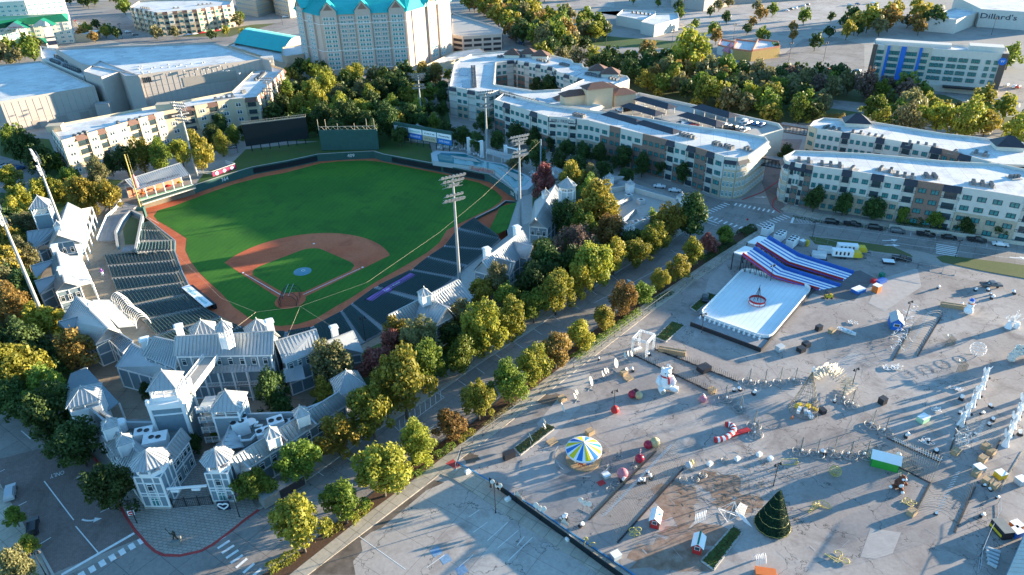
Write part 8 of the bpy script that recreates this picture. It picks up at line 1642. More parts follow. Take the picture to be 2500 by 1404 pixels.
for k in range(12): a, c = P[0].lerp(P[1], k / 12), P[0].lerp(P[1], (k + 1) / 12); d, e = e0.lerp(e1, (k + 1) / 12), e0.lerp(e1, k / 12); m.face([a, c, d, e]); m.beam(a + Vector((0, 0, .05)), e + Vector((0, 0, .05)), .12)
m.face([P[3], P[2], e1, e0]); m.build('roof', 'stucco_white', b); m = MB(); wall_strip(m, [P[0], P[1]], .1, 0, 3); m.build('side_wall', 'siding', b)
b, c = boxy('work_machine', 'black tracked work machine with yellow sides near the tent', 'machine', (2442, 1300), (2.0, 3.4, 1.8), .1, 'black_metal', 'concrete_dark'); m = MB(); m.box(c.x - 1.05, c.y, .4, .9, .1, 3, .1); m.box(c.x + 1.05, c.y, .4, .9, .1, 3, .1); m.build('side_stripe', 'yellow', b)
b = thing('tube_bundle', 'bundle of pale blue grey tubes lying by the tent', 'tubes', at(2412, 1360)); m = MB()
for k in range(5): p, q = at(2405 + k * 1, 1340 + k * 9), at(2440 - k * 2, 1352 + k * 9); m.tube([tuple(p + Vector((0, 0, .35))), tuple(q + Vector((0, 0, .35)))], .35, 10)
m.build('tubes', 'siding_light', b)
for i, (x, y, mt, lb) in enumerate(((2478, 1290, 'orange', 'red and white carton stack beside the tent corner'), (2478, 1306, 'stripe_blue', 'blue bin beside the tent corner'), (2490, 1180, 'siding_light', 'white boxed display unit at the right edge'), (2388, 1150, 'siding_light', 'pale blue sack in the crate pile'), (2440, 1165, 'yellow', 'yellow black striped sack in the crate pile'))): boxy('carton', lb, 'box', (x, y), (1.8, 1.6, 1.3), .3, mt, 'trim_white')
fl = proto('ground_spotlight', 'spotlight', 'small ground spotlights'); m = MB(); m.box(0, 0, 0, .3, .6, .4); m.build('base', 'black_metal', fl); m = MB(); m.tube([(0, 0, .3), (0, -.3, .7)], [.16, .24], 8); m.build('lamp', 'trim_white', fl); r = random.Random(77)
for i in range(46):
 x, y = r.choice(((1500, 900), (1640, 880), (1800, 950), (1900, 930), (2080, 980), (2000, 1110), (2350, 1000), (2460, 1040), (2230, 1090), (1380, 1270), (1560, 1180), (2330, 690), (2420, 720), (2400, 1190), (2350, 1250))); x += r.gauss(0, 34); y += r.gauss(0, 14); place(fl, at(x, y), r.random() * 6, 'small black spotlight with white lens lying among the festival displays', r.uniform(1, 1.8))
c = at(2022, 728); b = thing('forklift', 'small yellow forklift at the corner of the ice rink', 'forklift', c); m = MB(); m.box(c.x, c.y, .3, 1.0, 2.0, 1.1, 0); m.box(c.x + .7, c.y, 1.0, 1.3, .6, 1.1, 0); m.build('body', 'yellow', b); m = MB()
for u in (-.5, .5):
 m.beam((c.x - 1.1, c.y + u * .8, 0), (c.x - 1.1, c.y + u * .8, 2.6), .1); m.beam((c.x + .5, c.y + u, 1.3), (c.x + .4, c.y + u, 2.1), .07); m.beam((c.x - .5, c.y + u, 1), (c.x - .4, c.y + u, 2.1), .07); m.beam((c.x - 1.1, c.y + u * .6, .15), (c.x - 2.1, c.y + u * .6, .15), .12)
m.box(c.x, c.y, 2.08, 2.16, 1.1, 1.1, 0); m.build('mast_and_cage', 'black_metal', b)
for u in (-.6, .7):
 for v in (-.55, .55): m = MB(); m.tube([(c.x + u, c.y + v - .1, .3), (c.x + u, c.y + v + .1, .3)], .3, 10); m.build('wheel', 'black_metal', b)
# ================================================================== STADIUM LIGHTS, BOARDS, LAMPS, CARS
m = MB(); m.lathe((0, 0, 0), [(.12, -.25), (.42, .1), (.45, .2)], 10); m.face([(.42 * math.cos(k * .628), .42 * math.sin(k * .628), .19) for k in range(10)], 1); LAMP = mesh_only(m, 'floodlight', ['galv', 'trim_white'])
def stadium_light(px, yt, label, face, rows=((0, 7), (-1.2, 6), (-2.4, 3), (-5.2, 5), (-6.6, 6))):
 g = G(*px); h = hgt(px[0], px[1], yt); b = thing('stadium_light', label, 'light pole', (g.x, g.y, 0), 'stadium floodlight poles'); m = MB(); m.tube([(g.x, g.y, 0), (g.x, g.y, h * .5), (g.x, g.y, h - .5)], [.55, .42, .25], 12); m.build('pole', 'galv', b)
 d = Vector((math.cos(face), math.sin(face), 0)); n = Vector((-d.y, d.x, 0)); m = MB()
 for z, k in rows:
  z += h; w = k * .55; c = Vector((g.x, g.y, z)); m.beam(c - d * w, c + d * w, .14); m.beam(c - d * w + n * .7 - Vector((0, 0, .5)), c + d * w + n * .7 - Vector((0, 0, .5)), .08)
  for i in range(k):
   p = c + d * ((i - (k - 1) / 2) * 1.05); o = inst(LAMP, b, (p.x - n.x * .45, p.y - n.y * .45, z + .45)); o.rotation_euler = (R(112), 0, face); o.scale = (1.15,) * 3
 for s in (-1, 1): m.beam(Vector((g.x, g.y, h - 2.8)) + d * s * 2 + n * .7, Vector((g.x, g.y, h)) + d * s * 2, .08)
 for z in (h - 3, h - 7.2):
  c = Vector((g.x, g.y, z)) + n * .5
  for zz in (0, .9): m.beam(c - d * 3 + Vector((0, 0, zz)), c + d * 3 + Vector((0, 0, zz)), .07)
 m.build('lamp_rack', 'galv', b)
for px, yt, lb, f in (((1125, 738), 432, 'tall grey floodlight pole in front of the field, nearest home plate on the right', .5), ((1270, 552), 334, 'tall grey floodlight pole beyond first base with a yellow edge', .5), ((130, 832), 482, 'huge leaning looking floodlight pole cut by the left edge', -.9), ((176, 620), 374, 'tall floodlight pole over the left field pavilion tower', -.9), ((1030, 300), 182, 'floodlight pole beside the sponsor boards', .1), ((1190, 385), 225, 'floodlight pole on the right field deck before the apartments', .3), ((482, 432), 255, 'floodlight pole before the sunlit apartment block, left one', -.3), ((668, 296), 192, 'floodlight pole before the sunlit apartment block, right one', -.1)): stadium_light(px, yt, lb, f)
sl_ = proto('street_lamp', 'street lamp', 'black street lamps'); m = MB(); m.tube([(0, 0, 0), (0, 0, .5), (0, 0, 6.2)], [.16, .09, .07], 8); m.beam((-.6, 0, 6), (.6, 0, 6), .07); m.build('pole', 'black_metal', sl_)
for s in (-.65, .65): m = MB(); m.lathe((s, 0, 5.6), [(.34, 0), (.2, .3), (.08, .55), (0, .7)], 10); m.blob((s, 0, 5.6), .2, 8, 5, 1); m.build('lamp_head', ['black_metal', 'galv'], sl_)
for px, lb in (((1498, 1004), 'twin headed black lamp post behind the red ornament ball'), ((1888, 1186), 'twin headed black lamp post behind the big christmas tree'), ((2078, 950), 'twin headed black lamp post right of the shell arch'), ((2210, 782), 'twin headed black lamp post beside the blue hut'), ((1713, 812), 'lamp post at the near corner of the rink deck'), ((1880, 690), 'lamp post between slides and ice rink'), ((1983, 580), 'lamp post at the left end of the grass island'), ((2332, 628), 'lamp post on the small grass verge by the crosswalk'), ((1210, 1252), 'lamp post on a yellow base beside the cross path'), ((335, 1278), 'lamp post on the plaza kerb with the no entry sign'), ((585, 1263), 'lamp post on the plaza beside the heart sign'), ((112, 1404), 'lamp post at the lower left corner'), ((1798, 478), 'lamp post before the rounded apartment corner'), ((2328, 575), 'lamp post on the stone terrace pavement'), ((893, 835), 'white lamp pole rising from the seats right of home plate')): place(sl_, at(*px), .4, lb, (1, 1, 1.3 if px[0] == 1210 or px[0] == 893 else 1))
for i, px in enumerate(((1400, 120), (1130 + 620, 95), (1790, 100), (2060, 80), (2420, 85), (1480, 108), (1640, 115), (1925, 150), (2010, 150), (300, 95), (690, 60), (2480, 330))): place(sl_, at(*px), .4, 'tall thin road lamp in the far car parks, %s' % leftth(sorted(range(12), key=lambda j: (1400, 1750, 1790, 2060, 2420, 1480, 1640, 1925, 2010, 300, 690, 2480)[j]).index(i), 12), (1.5, 1.5, 2.0))
def board(name, label, a, c, z0, z1, mt, legs=6, th=1.2):
 A, D = G(*a), G(*c); b = thing(name, label, 'scoreboard' if 'score' in name or 'screen' in name else 'billboard', (A.x, A.y, 0)); m = MB(); m.beam((*A, (z0 + z1) / 2), (*D, (z0 + z1) / 2), th, z1 - z0); m.build('panel', mt, b); m = MB()
 for i in range(legs): p = A.lerp(D, (i + .5) / legs); m.beam((p.x, p.y + .7, 0), (p.x, p.y + .7, z1), .35)
 m.build('legs', 'black_metal', b); return b, A, D
h1 = hgt(602, 372, 310); b, A, D = board('video_scoreboard', 'huge plain backed left field scoreboard, partly sunlit along its top', (604, 372), (757, 352), 3, h1 + 1, 'dark_pad', 7)
m = MB(); m.beam((*A, h1 + 1.3), (*D, h1 + 1.3), .4, .3); m.beam((*A, h1 + 2.3), (*D, h1 + 2.3), .15)
for i in range(40): p = A.lerp(D, i / 39); m.beam((p.x, p.y, h1 + 1.2), (p.x, p.y, h1 + 2.3), .12)
m.build('top_truss', 'stone_tan', b)
b, A, D = board('batters_eye_screen', 'dark green batter\'s eye board with truss and white flag poles above centre field', (786, 368), (926, 366), .3, hgt(786, 368, 318), 'wall_green', 8, .8); h1 = hgt(786, 368, 318); m = MB()
m.beam((*A, h1 + 1.6), (*D, h1 + 1.6), .2)
for i in range(20): p, q = A.lerp(D, i / 20), A.lerp(D, (i + 1) / 20); m.beam((*p, h1 + (1.6 if i % 2 else 0)), (*q, h1 + (0 if i % 2 else 1.6)), .14)
for t in (0, .13, .33, .62, .83, .96): p = A.lerp(D, t); m.beam((*p, h1), (*p, h1 + (5 if t in (0, .13, .83, .96) else 3)), .22)
m.build('truss_and_poles', 'stone_tan', b)
h1 = hgt(966, 345, 308) + 1; b, A, D = board('sponsor_billboard', 'row of sponsor boards on dark posts beyond right centre field', (966, 347), (1106, 374), 3.2, h1 + 1.6, 'wall_green', 9, .5); d = (D - A).normalized(); n = Vector((d.y, -d.x)); zm = (h1 + 3.4) / 2; W4 = (D - A).length / 4; hh = (h1 - 3.4) / 2
SG = [('Sundance', 'navy', 'siding_light', 'Ridge', 'trim_white', 'black_metal'), ('intouch', 'teal_roof', 'trim_white', 'PEGASUS', 'trim_white', 'stripe_blue'), ('core', 'navy', 'trim_white', 'LEVY & SON', 'green_roof', 'cream'), ('Fireworks', 'navy', 'trim_white', 'SUPER SUNDAY', 'trim_white', 'carousel_blue')]
for i, (t0, c0, g0_, t1, c1, g1_) in enumerate(SG):
 c = A.lerp(D, (i + .5) / 4) + n * .3
 for zc, tx, cc_, gg in ((zm + hh / 2 + .1, t0, c0, g0_), (zm - hh / 2 + .1, t1, c1, g1_)):
  m = MB(); m.beam((c.x - d.x * W4 * .47, c.y - d.y * W4 * .47, zc), (c.x + d.x * W4 * .47, c.y + d.y * W4 * .47, zc), .12, hh * .94); s_ = m.build('sign_face', gg, b); text_part(tx, hh * .5, cc_, s_, (c.x + n.x * .1, c.y + n.y * .1, zc), (*d, 0), (0, 0, 1), width=W4 * .7)
rw = [(1056, 392), (1052, 374), (1064, 368), (1130, 372), (1180, 392), (1230, 400), (1290, 430), (1306, 445), (1290, 462), (1262, 466), (1250, 450), (1208, 415), (1145, 404)]
b = thing('river_deck', 'raised curving pool deck with pale wall and red script lettering in right field', 'pool deck', at(1150, 400)); P = [G(x, y, 2.2) for x, y in rw]; m = MB(); m.prism([(p.x, p.y) for p in P], 0, 2.2); m.build('deck_wall', 'siding_light', b); mat('pool_water', (.02, .16, .18), .1, .2, 2., spec=.8)
Pi = [p + (sum(P, Vector((0, 0))) / len(P) - p) * .12 for p in P]; m = MB(); m.prism([(p.x, p.y) for p in Pi], 2.1, 2.26); m.build('water', 'pool_water', b); m = MB(); q = P2([(1100, 380), (1160, 388), (1170, 396), (1110, 386)], 2.3); m.prism([(p.x, p.y) for p in q], 2.2, 2.45); q = P2([(1215, 408), (1278, 432), (1276, 440), (1262, 440)], 2.3); m.prism([(p.x, p.y) for p in q], 2.2, 2.45); m.build('deck_island', 'concrete', b)
a, c = P[-1], P[-2]; d = (c - a).normalized(); n = Vector((d.y, -d.x)); n = n if n.y < 0 else -n; q = a.lerp(c, .5) + n * .12; m = MB(); m.beam((*(a + n * .05), 1.2), (*(c + n * .05), 1.2), .1, 2.4); sg = m.build('sign_panel', 'concrete', b); text_part('RoughRiders', 2.6, 'red', sg, (q.x, q.y, 1.3), (*d, 0), (0, 0, 1), shear=.3, width=(c - a).length * .85)
for i, (x, lb) in enumerate(((1145, 'left'), (1235, 'right'))):
 y = 375 + (i * 20) ; a, c = at(x, y), at(x + 32, y + 8); t = thing('portal_frame', 'white double column portal frame on the right field deck, %s of two' % lb, 'frame', a); m = MB()
 for p in (a, c): m.box(p.x, p.y, 0, 7.5, 1.4, 1.0, .2)
 m.build('columns', 'trim_white', t); m = MB(); m.beam(a + Vector((0, 0, 6.8)), c + Vector((0, 0, 6.8)), .3, .5); m.build('crossbeam', 'trim_white', t)
b = B('deck_shelter', 'long blue shaded metal roofed shelter on the right field deck', 'shelter', (*G(1220, 395), 0)); gab(b, (1186, 374, 3.4), (1245, 392, 3.4), (1253, 380, 5.2), (1188, 363, 5.2), walls=False); m = MB()
for x, y in ((1188, 388), (1204, 393), (1225, 399), (1244, 404)): p = at(x, y); m.beam(p, p + Vector((0, 0, 3.4)), .22)
m.build('posts', 'trim_white', b.o); b.done()
chp = proto('white_chair', 'chair', 'white chairs round the right field deck'); m = MB(); m.box(0, 0, .4, .5, .6, .6); m.box(0, .28, .5, 1.1, .6, .08)
for u in (-.25, .25):
 for v in (-.25, .25): m.beam((u, v, 0), (u, v, .4), .06)
m.build('seat_and_back', 'trim_white', chp); r = random.Random(5)
for i in range(44):
 t = i / 43; x, y = (1068 + 45 * (t / .45), 360 + r.uniform(-4, 6)) if t < .45 else (1120 + (t - .45) / .25 * 60, 364 + (t - .45) / .25 * 22 + r.uniform(-3, 3)) if t < .7 else (1290 + (t - .7) / .3 * 45, 428 + r.uniform(-4, 16)); place(chp, at(x, y), r.random() * 6, 'white plastic chair on the right field deck', 1.2)
for nm, lb, a, c, mt, tx, tm in (('intouch', 'white dugout roof banner with green lettering on the third base side', (443, 702, -1), (500, 750, -1), 'trim_white', 'intouch  intouch', 'teal_roof'), ("Let's Ride", 'purple dugout roof banner with white script on the first base side', (908, 736, -1), (1016, 672, -1), 'purple', "Let's Ride", 'trim_white')):
 A, D = at(*a), at(*c); b = thing('dugout', lb, 'dugout', A); d = (D - A).normalized(); n = Vector((-d.y, d.x, 0)); mid = (A + D) / 2; fs = 1 if (F(20, 0).xy - mid.xy).dot(n.xy) > 0 else -1; m = MB(); q = [A, D, D + n * fs * 2.4, A + n * fs * 2.4]; m.prism([(p.x, p.y) for p in q], -1.2, -.9); rf = m.build('roof_banner', mt, b)
 text_part(tx, 1.5, tm, rf, mid + n * fs * 1.2 + Vector((0, 0, .14)), d, (n * (1 if n.y > 0 else -1)), shear=.2, width=(D - A).length * (.8 if 'in' in nm else .35), depth=.01); m = MB(); e = [q[2], q[3], q[3] + n * fs * 1.0, q[2] + n * fs * 1.0]; m.prism([(p.x, p.y) for p in e], -2.9, -1.3); m.build('dugout_front', 'dark_pad', b)
g = G(345, 512, 0); b = thing('foul_pole', 'tall yellow foul pole with mesh wing at the left field corner', 'foul pole', (g.x, g.y, 0)); hp = 22; m = MB(); m.tube([(g.x, g.y, -3), (g.x, g.y, hp)], .2, 8); m.beam((g.x + .9, g.y + .3, 2), (g.x + .9, g.y + .3, hp), .06)
for k in range(26): m.beam((g.x, g.y, 2 + k), (g.x + .9, g.y + .3, 2 + k), .06)
m.build('pole_and_wing', 'gold_wire', b); m = MB(); m.box(g.x, g.y - .3, -3, 1.2, 2.6, 2.2, .2); m.build('padded_base', 'wall_green', b)
p = at(332, 452, 8); b = thing('bottle_figure', 'giant pink red soda bottle standing on the porch roof', 'bottle', p); m = MB(); m.lathe(tuple(p - Vector((0, 0, .8))), [(.95, 0), (1.0, 1.6), (.8, 2.4), (.9, 3.2), (.4, 4.4), (.38, 5.0), (0, 5.1)], 14); m.build('bottle', 'pinkish', b, True)
mat('burgundy', (.22, .02, .08), .6); A, D = at(520, 432), at(577, 412); b = thing('sponsor_fence', 'white fenced seating box with red banner and three pale ovals above the left field wall', 'fence', A); d = (D - A).normalized(); n = Vector((-d.y, d.x, 0)); m = MB(); m.beam(A + Vector((0, 0, 1)), D + Vector((0, 0, 1)), .2, 1.8); bn = m.build('banner', 'burgundy', b); m = MB()
for t in (.18, .5, .82): p = A.lerp(D, t) - n * .14 + Vector((0, 0, 1)); m.tube([tuple(p), tuple(p - n * .06)], .75, 14)
m.build('pale_ovals', 'trim_white', b); m = MB(); rail(m, [A + n * 7 - d * 3, A, D, D + n * 7], 1.2, 1.2, .5); m.build('railing', 'trim_white', b)
p = at(566, 375, 0); b = thing('lawn_sign', 'small arched dark sign reading lawn seats behind the left field berm', 'sign', p); m = MB(); m.beam(p + Vector((-2.8, 0, 3)), p + Vector((2.8, .8, 3)), .2, 1.4); m.beam(p + Vector((-2.6, 0, 0)), p + Vector((-2.6, 0, 3)), .15); m.beam(p + Vector((2.6, .7, 0)), p + Vector((2.6, .7, 3)), .15); m.build('board', 'navy', b); text_part('LAWN SEATS', .9, 'trim_white', b, p + Vector((0, .2, 3)), (5.6, .8, 0), (0, 0, 1), width=5)
cb = [(1318, 345, 26), (1180, 478, 20), (1075, 566, 14), (895, 690, 10), (733, 748, 8), (625, 762, 8), (540, 728, 8), (430, 620, 8), (355, 520, 8)]; m = MB(); P3 = [at(*q) for q in cb]
for i in range(len(P3) - 1): m.beam(P3[i], P3[i + 1], .035)
for i, q in ((4, (695, 838, 12)), (5, (575, 800, 15)), (4, (815, 800, 11))): m.beam(P3[i], at(*q), .035)
tag(m.build('net_cable', 'cream'), 'thin pale net support cable sweeping round the infield above the grass', 'cable'); g = at(1320, 425); m = MB(); m.tube([tuple(g), (g.x, g.y, hgt(1320, 425, 340))], .3, 8); tag(m.build('net_pole', 'siding'), 'plain tall blue grey pole holding the net cable in right field', 'pole')
c = at(432, 1325, .14); b = thing('bronze_statue', 'dark bronze batter statue on a grey stone block in the plaza', 'statue', c); m = MB(); m.box(c.x, c.y, .14, 1.1, 1.5, 1.5, .2); m.build('stone_block', 'concrete_dark', b); m = MB(); X = lambda u, v, z: (c.x + u, c.y + v, c.z + .95 + z)
m.tube([X(-.4, 0, 0), X(-.3, .0, .55), X(-.05, 0, 1.05)], [.13, .14, .19], 8); m.tube([X(.45, 0, 0), X(.3, -.1, .55), X(.05, 0, 1.05)], [.13, .14, .19], 8); m.tube([X(0, 0, .95), X(0, 0, 1.35), X(0, 0, 1.75), X(0, 0, 1.9)], [.24, .28, .3, .12], 10); m.blob(X(0, 0, 2.1), .17, 10, 8); m.tube([X(-.25, 0, 1.7), X(-.6, -.2, 1.6), X(-.75, -.1, 1.95)], [.11, .09, .07], 6); m.tube([X(.25, 0, 1.7), X(-.2, -.4, 1.6), X(-.7, -.1, 1.9)], [.11, .09, .07], 6); m.tube([X(-.7, -.1, 1.85), X(-1.2, 0, 2.9)], [.04, .1], 6); m.build('figure', 'bronze', b, True)
c = at(548, 1245, .14); b = thing('heart_sign', 'standing dark panel with a large white heart ring by the right gate tower', 'sign', c); m = MB(); m.box(c.x, c.y + .2, .14, 2.2, 2.4, .25); m.build('panel', 'navy', b); m = MB(); hp_ = []
for k in range(25): t = 2 * math.pi * k / 24; hp_.append((c.x + 1.0 * math.sin(t) ** 3, c.y, 1.25 + .85 * (.8125 * math.cos(t) - .31 * math.cos(2 * t) - .12 * math.cos(3 * t))))
m.tube(hp_, .16, 6, 0, False); m.build('heart_ring', 'trim_white', b)
c = at(333, 1275, .1); b = thing('no_entry_sign', 'white square sign with a red round no entry mark on the plaza corner', 'sign', c); m = MB(); m.beam(c, c + Vector((0, 0, 3.2)), .08); m.build('post', 'black_metal', b); m = MB(); m.box(c.x - .2, c.y - .15, 2.2, 3.4, 1.2, .06, .25); m.build('plate', 'trim_white', b); m = MB(); m.tube([(c.x - .19, c.y - .19, 2.8), (c.x - .18, c.y - .23, 2.8)], .5, 14); m.box(c.x - .17, c.y - .25, 2.72, 2.88, .7, .04, .25, 1); m.build('red_disc', ['red', 'trim_white'], b)
for px, lb in (((1712, 522), 'red round stop sign on a post at the left side of the junction'), ((1822, 552), 'red round stop sign on a post beside the corner hedge')):
 c = at(*px); b = thing('stop_sign', lb, 'sign', c); m = MB(); m.beam(c, c + Vector((0, 0, 2.4)), .07); m.build('post', 'galv', b); m = MB(); m.tube([(c.x, c.y - .05, 2.6), (c.x, c.y - .1, 2.6)], .42, 8); m.build('plate', 'red', b)
a, c = at(642, 1240), at(742, 1180); d = (c - a).normalized(); rr = math.atan2(d.y, d.x); mid = (a + c) / 2; b = thing('cargo_trailer', 'long enclosed grey cargo trailer with black side doors parked at the kerb', 'trailer', mid); L_ = (c - a).length; m = MB(); m.box(mid.x, mid.y, .6, 3.0, L_, 2.5, rr); m.build('box_body', 'panel_grey' if False else 'concrete_dark', b); m = MB(); m.box(mid.x, mid.y, 3.01, 3.1, L_ - .1, 2.4, rr); m.build('roof', 'galv', b); n = Vector((d.y, -d.x, 0)); m = MB(); q = mid + n * 1.27 + d * 1.6; m.box(q.x, q.y, .8, 2.9, L_ * .6, .05, rr); m.build('side_doors', 'black_metal', b)
for t in (-1.8, -.8):
 for s in (-1, 1): q = mid + n * 1.2 * s + d * t; e = q + n * .12 * s; m = MB(); m.tube([(q.x, q.y, .4), (e.x, e.y, .4)], .4, 12); m.build('wheel', 'black_metal', b)
c = at(252, 674, .1); b = thing('mascot_cutout', 'small purple and white standing figure on the left concourse', 'figure', c); m = MB(); m.tube([tuple(c + Vector((-.2, 0, 0))), tuple(c + Vector((-.15, 0, 1.1)))], [.16, .2], 8); m.tube([tuple(c + Vector((.25, 0, 0))), tuple(c + Vector((.1, 0, 1.1)))], [.16, .2], 8); m.blob(tuple(c + Vector((0, 0, 1.25))), .36, 10, 7); m.build('legs', 'trim_white', b, True); m = MB(); m.blob(tuple(c + Vector((0, 0, 1.75))), .42, 10, 8, 0, (1, .8, 1.2)); m.blob(tuple(c + Vector((0, 0, 2.4))), .26, 10, 8); m.tube([tuple(c + Vector((-.3, 0, 1.9))), tuple(c + Vector((-.75, 0, 1.6)))], .11, 6); m.tube([tuple(c + Vector((.3, 0, 1.9))), tuple(c + Vector((.7, 0, 2.1)))], .11, 6); m.build('torso', 'purple', b, True)
mat('paint', (.5, .5, .5), .25, .03, spec=.6); CP = {}
for nm, c in (('white', (.72, .72, .72)), ('black', (.012, .013, .016)), ('silver', (.38, .40, .42)), ('blue', (.05, .12, .25)), ('red', (.35, .02, .02)), ('grey', (.10, .11, .12))): CP[nm] = mat('car_' + nm, c, .28, .05, spec=.6)
def car_proto(kind):
 b = proto('parked_car', kind, 'parked cars'); prof = {'sedan': [(-2.35, .45), (-2.4, .85), (-1.5, 1.0), (-1.0, 1.42), (.45, 1.42), (1.15, .98), (2.25, .82), (2.35, .45)], 'suv': [(-2.4, .5), (-2.4, 1.1), (-2.1, 1.7), (.5, 1.72), (1.15, 1.15), (2.3, 1.0), (2.4, .5)], 'pickup': [(-2.9, .55), (-2.9, 1.15), (-.6, 1.15), (-.5, 1.8), (.9, 1.8), (1.5, 1.2), (2.8, 1.08), (2.9, .55)]}[kind]
 m = MB(); k = len(prof)
 for s in (-1, 1): q = [(x, s * (.93 if z < 1.2 else .74), z) for x, z in prof]; m.face(q if s < 0 else q[::-1])
 for i in range(k): (x0, z0), (x1, z1) = prof[i], prof[(i + 1) % k]; w0, w1 = (.93 if z0 < 1.2 else .74), (.93 if z1 < 1.2 else .74); m.face([(x0, -w0, z0), (x0, w0, z0), (x1, w1, z1), (x1, -w1, z1)])
 o = m.build('body', 'car_white', b); o.material_slots[0].link = 'OBJECT'; m = MB(); c0, c1 = {'sedan': (-1.4, 1.05), 'suv': (-2.2, 1.05), 'pickup': (-.45, 1.4)}[kind]; zt = {'sedan': 1.36, 'suv': 1.64, 'pickup': 1.72}[kind]; zb = zt - .38
 for s in (-1, 1): q = [(c0 + .25, s * .80, zb + .04), (c1 - .25, s * .88, zb), (c1 - .65, s * .77, zt), (c0 + .5, s * .77, zt)]; m.face(q if s < 0 else q[::-1])
 m.face([(c1 + .02, -.8, zb + .02), (c1 + .02, .8, zb + .02), (c1 - .5, .68, zt + .03), (c1 - .5, -.68, zt + .03)]); m.face([(c0 - .04, .75, zb + .05), (c0 - .04, -.75, zb + .05), (c0 + .3, -.66, zt + .02), (c0 + .3, .66, zt + .02)]); m.build('windows', 'dark_glass', b)
 if kind == 'pickup': m = MB(); m.box(-1.75, 0, 1.16, 1.18, 2.1, 1.5); m.build('bed', 'black_metal', b)
 for u in (-1.5, 1.45):
  for s in (-1, 1): m = MB(); m.tube([(u, s * .78, .36), (u, s * .97, .36)], .36, 12); m.build('wheel', 'black_metal', b)
 for s in (-.65, .65): m = MB(); x = prof[-1][0] if kind != 'sedan' else 2.32; m.box(x + .0, s, .66, .8, .08, .32); m.build('headlight', 'trim_white', b)
 return b
CPROTO = {k: car_proto(k) for k in ('sedan', 'suv', 'pickup')}
def car(px, rot, kind, col, label, z=0.0):
 r = place(CPROTO[kind], at(px[0], px[1], z), rot, label, 1.0)
 if r.name in ('parked_car',): pass
 for c in [o for o in r.children if o.name.startswith('body')]: c.material_slots[0].link = 'OBJECT'; c.material_slots[0].material = CP[col]
dr = lambda a, c: (lambda v: math.atan2(v.y, v.x))(G(*c) - G(*a)); rt = dr((2030, 545), (2440, 600))
for x, y, k, c, lb in ((2031, 546, 'suv', 'black', 'first from the left in the street row'), (2080, 551, 'pickup', 'black', 'with open bed, second from left in the street row'), (2137, 560, 'suv', 'black', 'third from left in the street row'), (2191, 568, 'suv', 'grey', 'alone of its colour in the street row'), (2259, 576, 'pickup', 'black', 'fourth from right in the street row'), (2316, 583, 'sedan', 'black', 'third from right in the street row'), (2383, 590, 'pickup', 'black', 'beside the white sedan in the street row'), (2441, 600, 'sedan', 'white', 'at the right end of the street row'), (1610, 458, 'sedan', 'white', 'left one of two behind the service building'), (1647, 468, 'sedan', 'white', 'right one of two behind the service building')): car((x, y), rt + (0 if y > 500 else .15), k, c, '%s %s parked %s' % (c, k, lb), .03)
car((2200, 636), rt, 'pickup', 'black', 'black pickup leaving the lot past the end of the grass island'); car((28, 1208), 2.05, 'suv', 'silver', 'pale silver suv parked at the left edge by the brick street', .02); car((83, 1292), 2.05, 'suv', 'black', 'black suv parked by the lower left street tree', .02); car((2418, 700), -.1, 'pickup', 'grey', 'grey utility cart near the snowman and the street'); car((1722, 732), 1.3, 'sedan', 'black', 'small black cart with yellow edge left of the rink'); car((735, 222), -.3, 'suv', 'black', 'black suv on the road below the hotel tower', .1)
rc = random.Random(31); KS, CS = ('sedan', 'suv', 'pickup', 'suv'), ('white', 'silver', 'black', 'grey', 'white', 'blue', 'red')
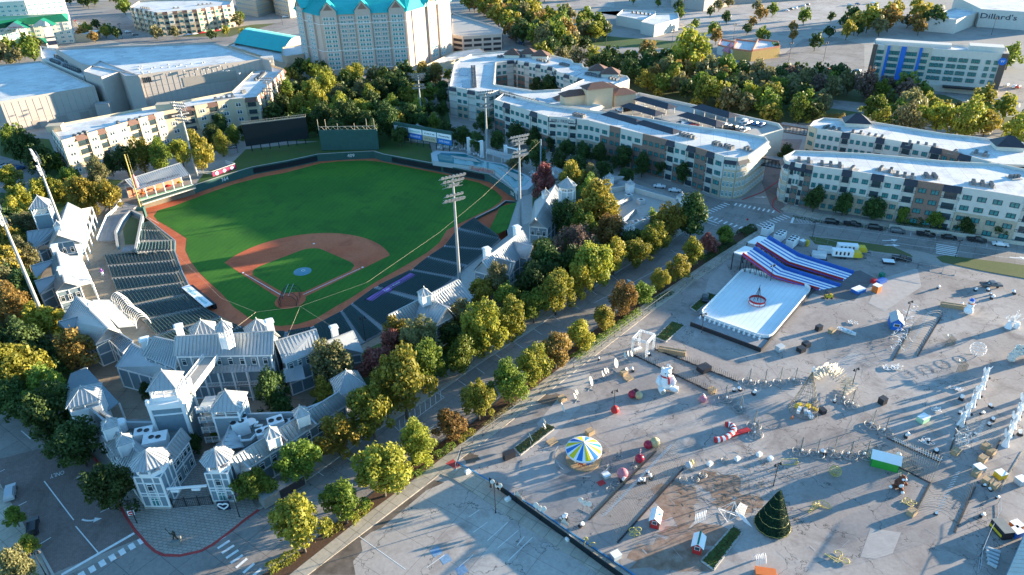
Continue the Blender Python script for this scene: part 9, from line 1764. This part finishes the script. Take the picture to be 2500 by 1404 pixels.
def car_row(name, a, c, n, turn, z=0.0, keep=.9):
 r0 = dr(a, c) + turn; k_ = 0
 for i in range(n):
  if rc.random() > keep: continue
  t = (i + .5) / n; k, cl = rc.choice(KS), rc.choice(CS); car((a[0] + (c[0] - a[0]) * t, a[1] + (c[1] - a[1]) * t), r0, k, cl, '%s %s %s, %s' % (cl, k, name, leftth(k_, 99)), z); k_ += 1
H2_ = math.pi / 2; D_ = DECK + .02
car_row('in the row by the clubhouse on the roof deck', (1430, 272), (1500, 246), 7, H2_, D_); car_row('in the left middle of the roof deck', (1505, 272), (1580, 262), 6, H2_, D_, .8); car_row('in the front right row of the roof deck', (1660, 300), (1700, 312), 4, H2_, D_); car_row('in the centre right cluster of the roof deck', (1760, 308), (1825, 322), 5, H2_, D_, .95); car_row('in the rear centre row of the roof deck', (1780, 296), (1830, 308), 3, H2_, D_); car_row('in the back corner row of the roof deck', (1808, 298), (1880, 312), 5, H2_, D_, .8); car_row('at the front edge of the roof deck', (1725, 338), (1775, 346), 3, H2_, D_)
car_row('left of the striped hotel', (2060, 185), (2110, 170), 4, H2_, .1); car_row('left behind the striped hotel', (2005, 178), (2040, 168), 3, H2_, .1); car_row('in front of the striped hotel', (2120, 218), (2230, 226), 5, H2_, .1, .6); car_row('right of the striped hotel, upper row', (2452, 210), (2490, 216), 4, H2_, .1); car_row('below the right end of the striped hotel', (2380, 248), (2450, 252), 5, H2_, .1, .8); car_row('far off in the upper car park, first line', (1915, 28), (1975, 12), 6, H2_, .12, .8); car_row('far off in the upper car park, second line', (2065, 14), (2140, 8), 4, H2_, .12); car_row('in the lane right of the parking garage', (1245, 92), (1275, 110), 6, .3, .05)
car_row('beside the creek road by the far apartment block', (300, 75), (335, 88), 4, H2_, .1); car_row('before the far apartment block', (450, 88), (540, 76), 5, 0, .1, .8); car_row('by the lower left end of the sunlit block', (118, 385), (150, 412), 5, H2_, .1); car_row('at the far left edge car park', (0, 408), (55, 415), 5, H2_, .1, .8); car_row('in the hotel car park at top left', (178, 46), (205, 72), 6, .2, .1); car_row('before the office block at top centre', (690, 44), (730, 40), 3, 0, .1)
for o in [o for o in bpy.data.objects if '_fresh' in o]: print('UNUSED PROTO', o.name)
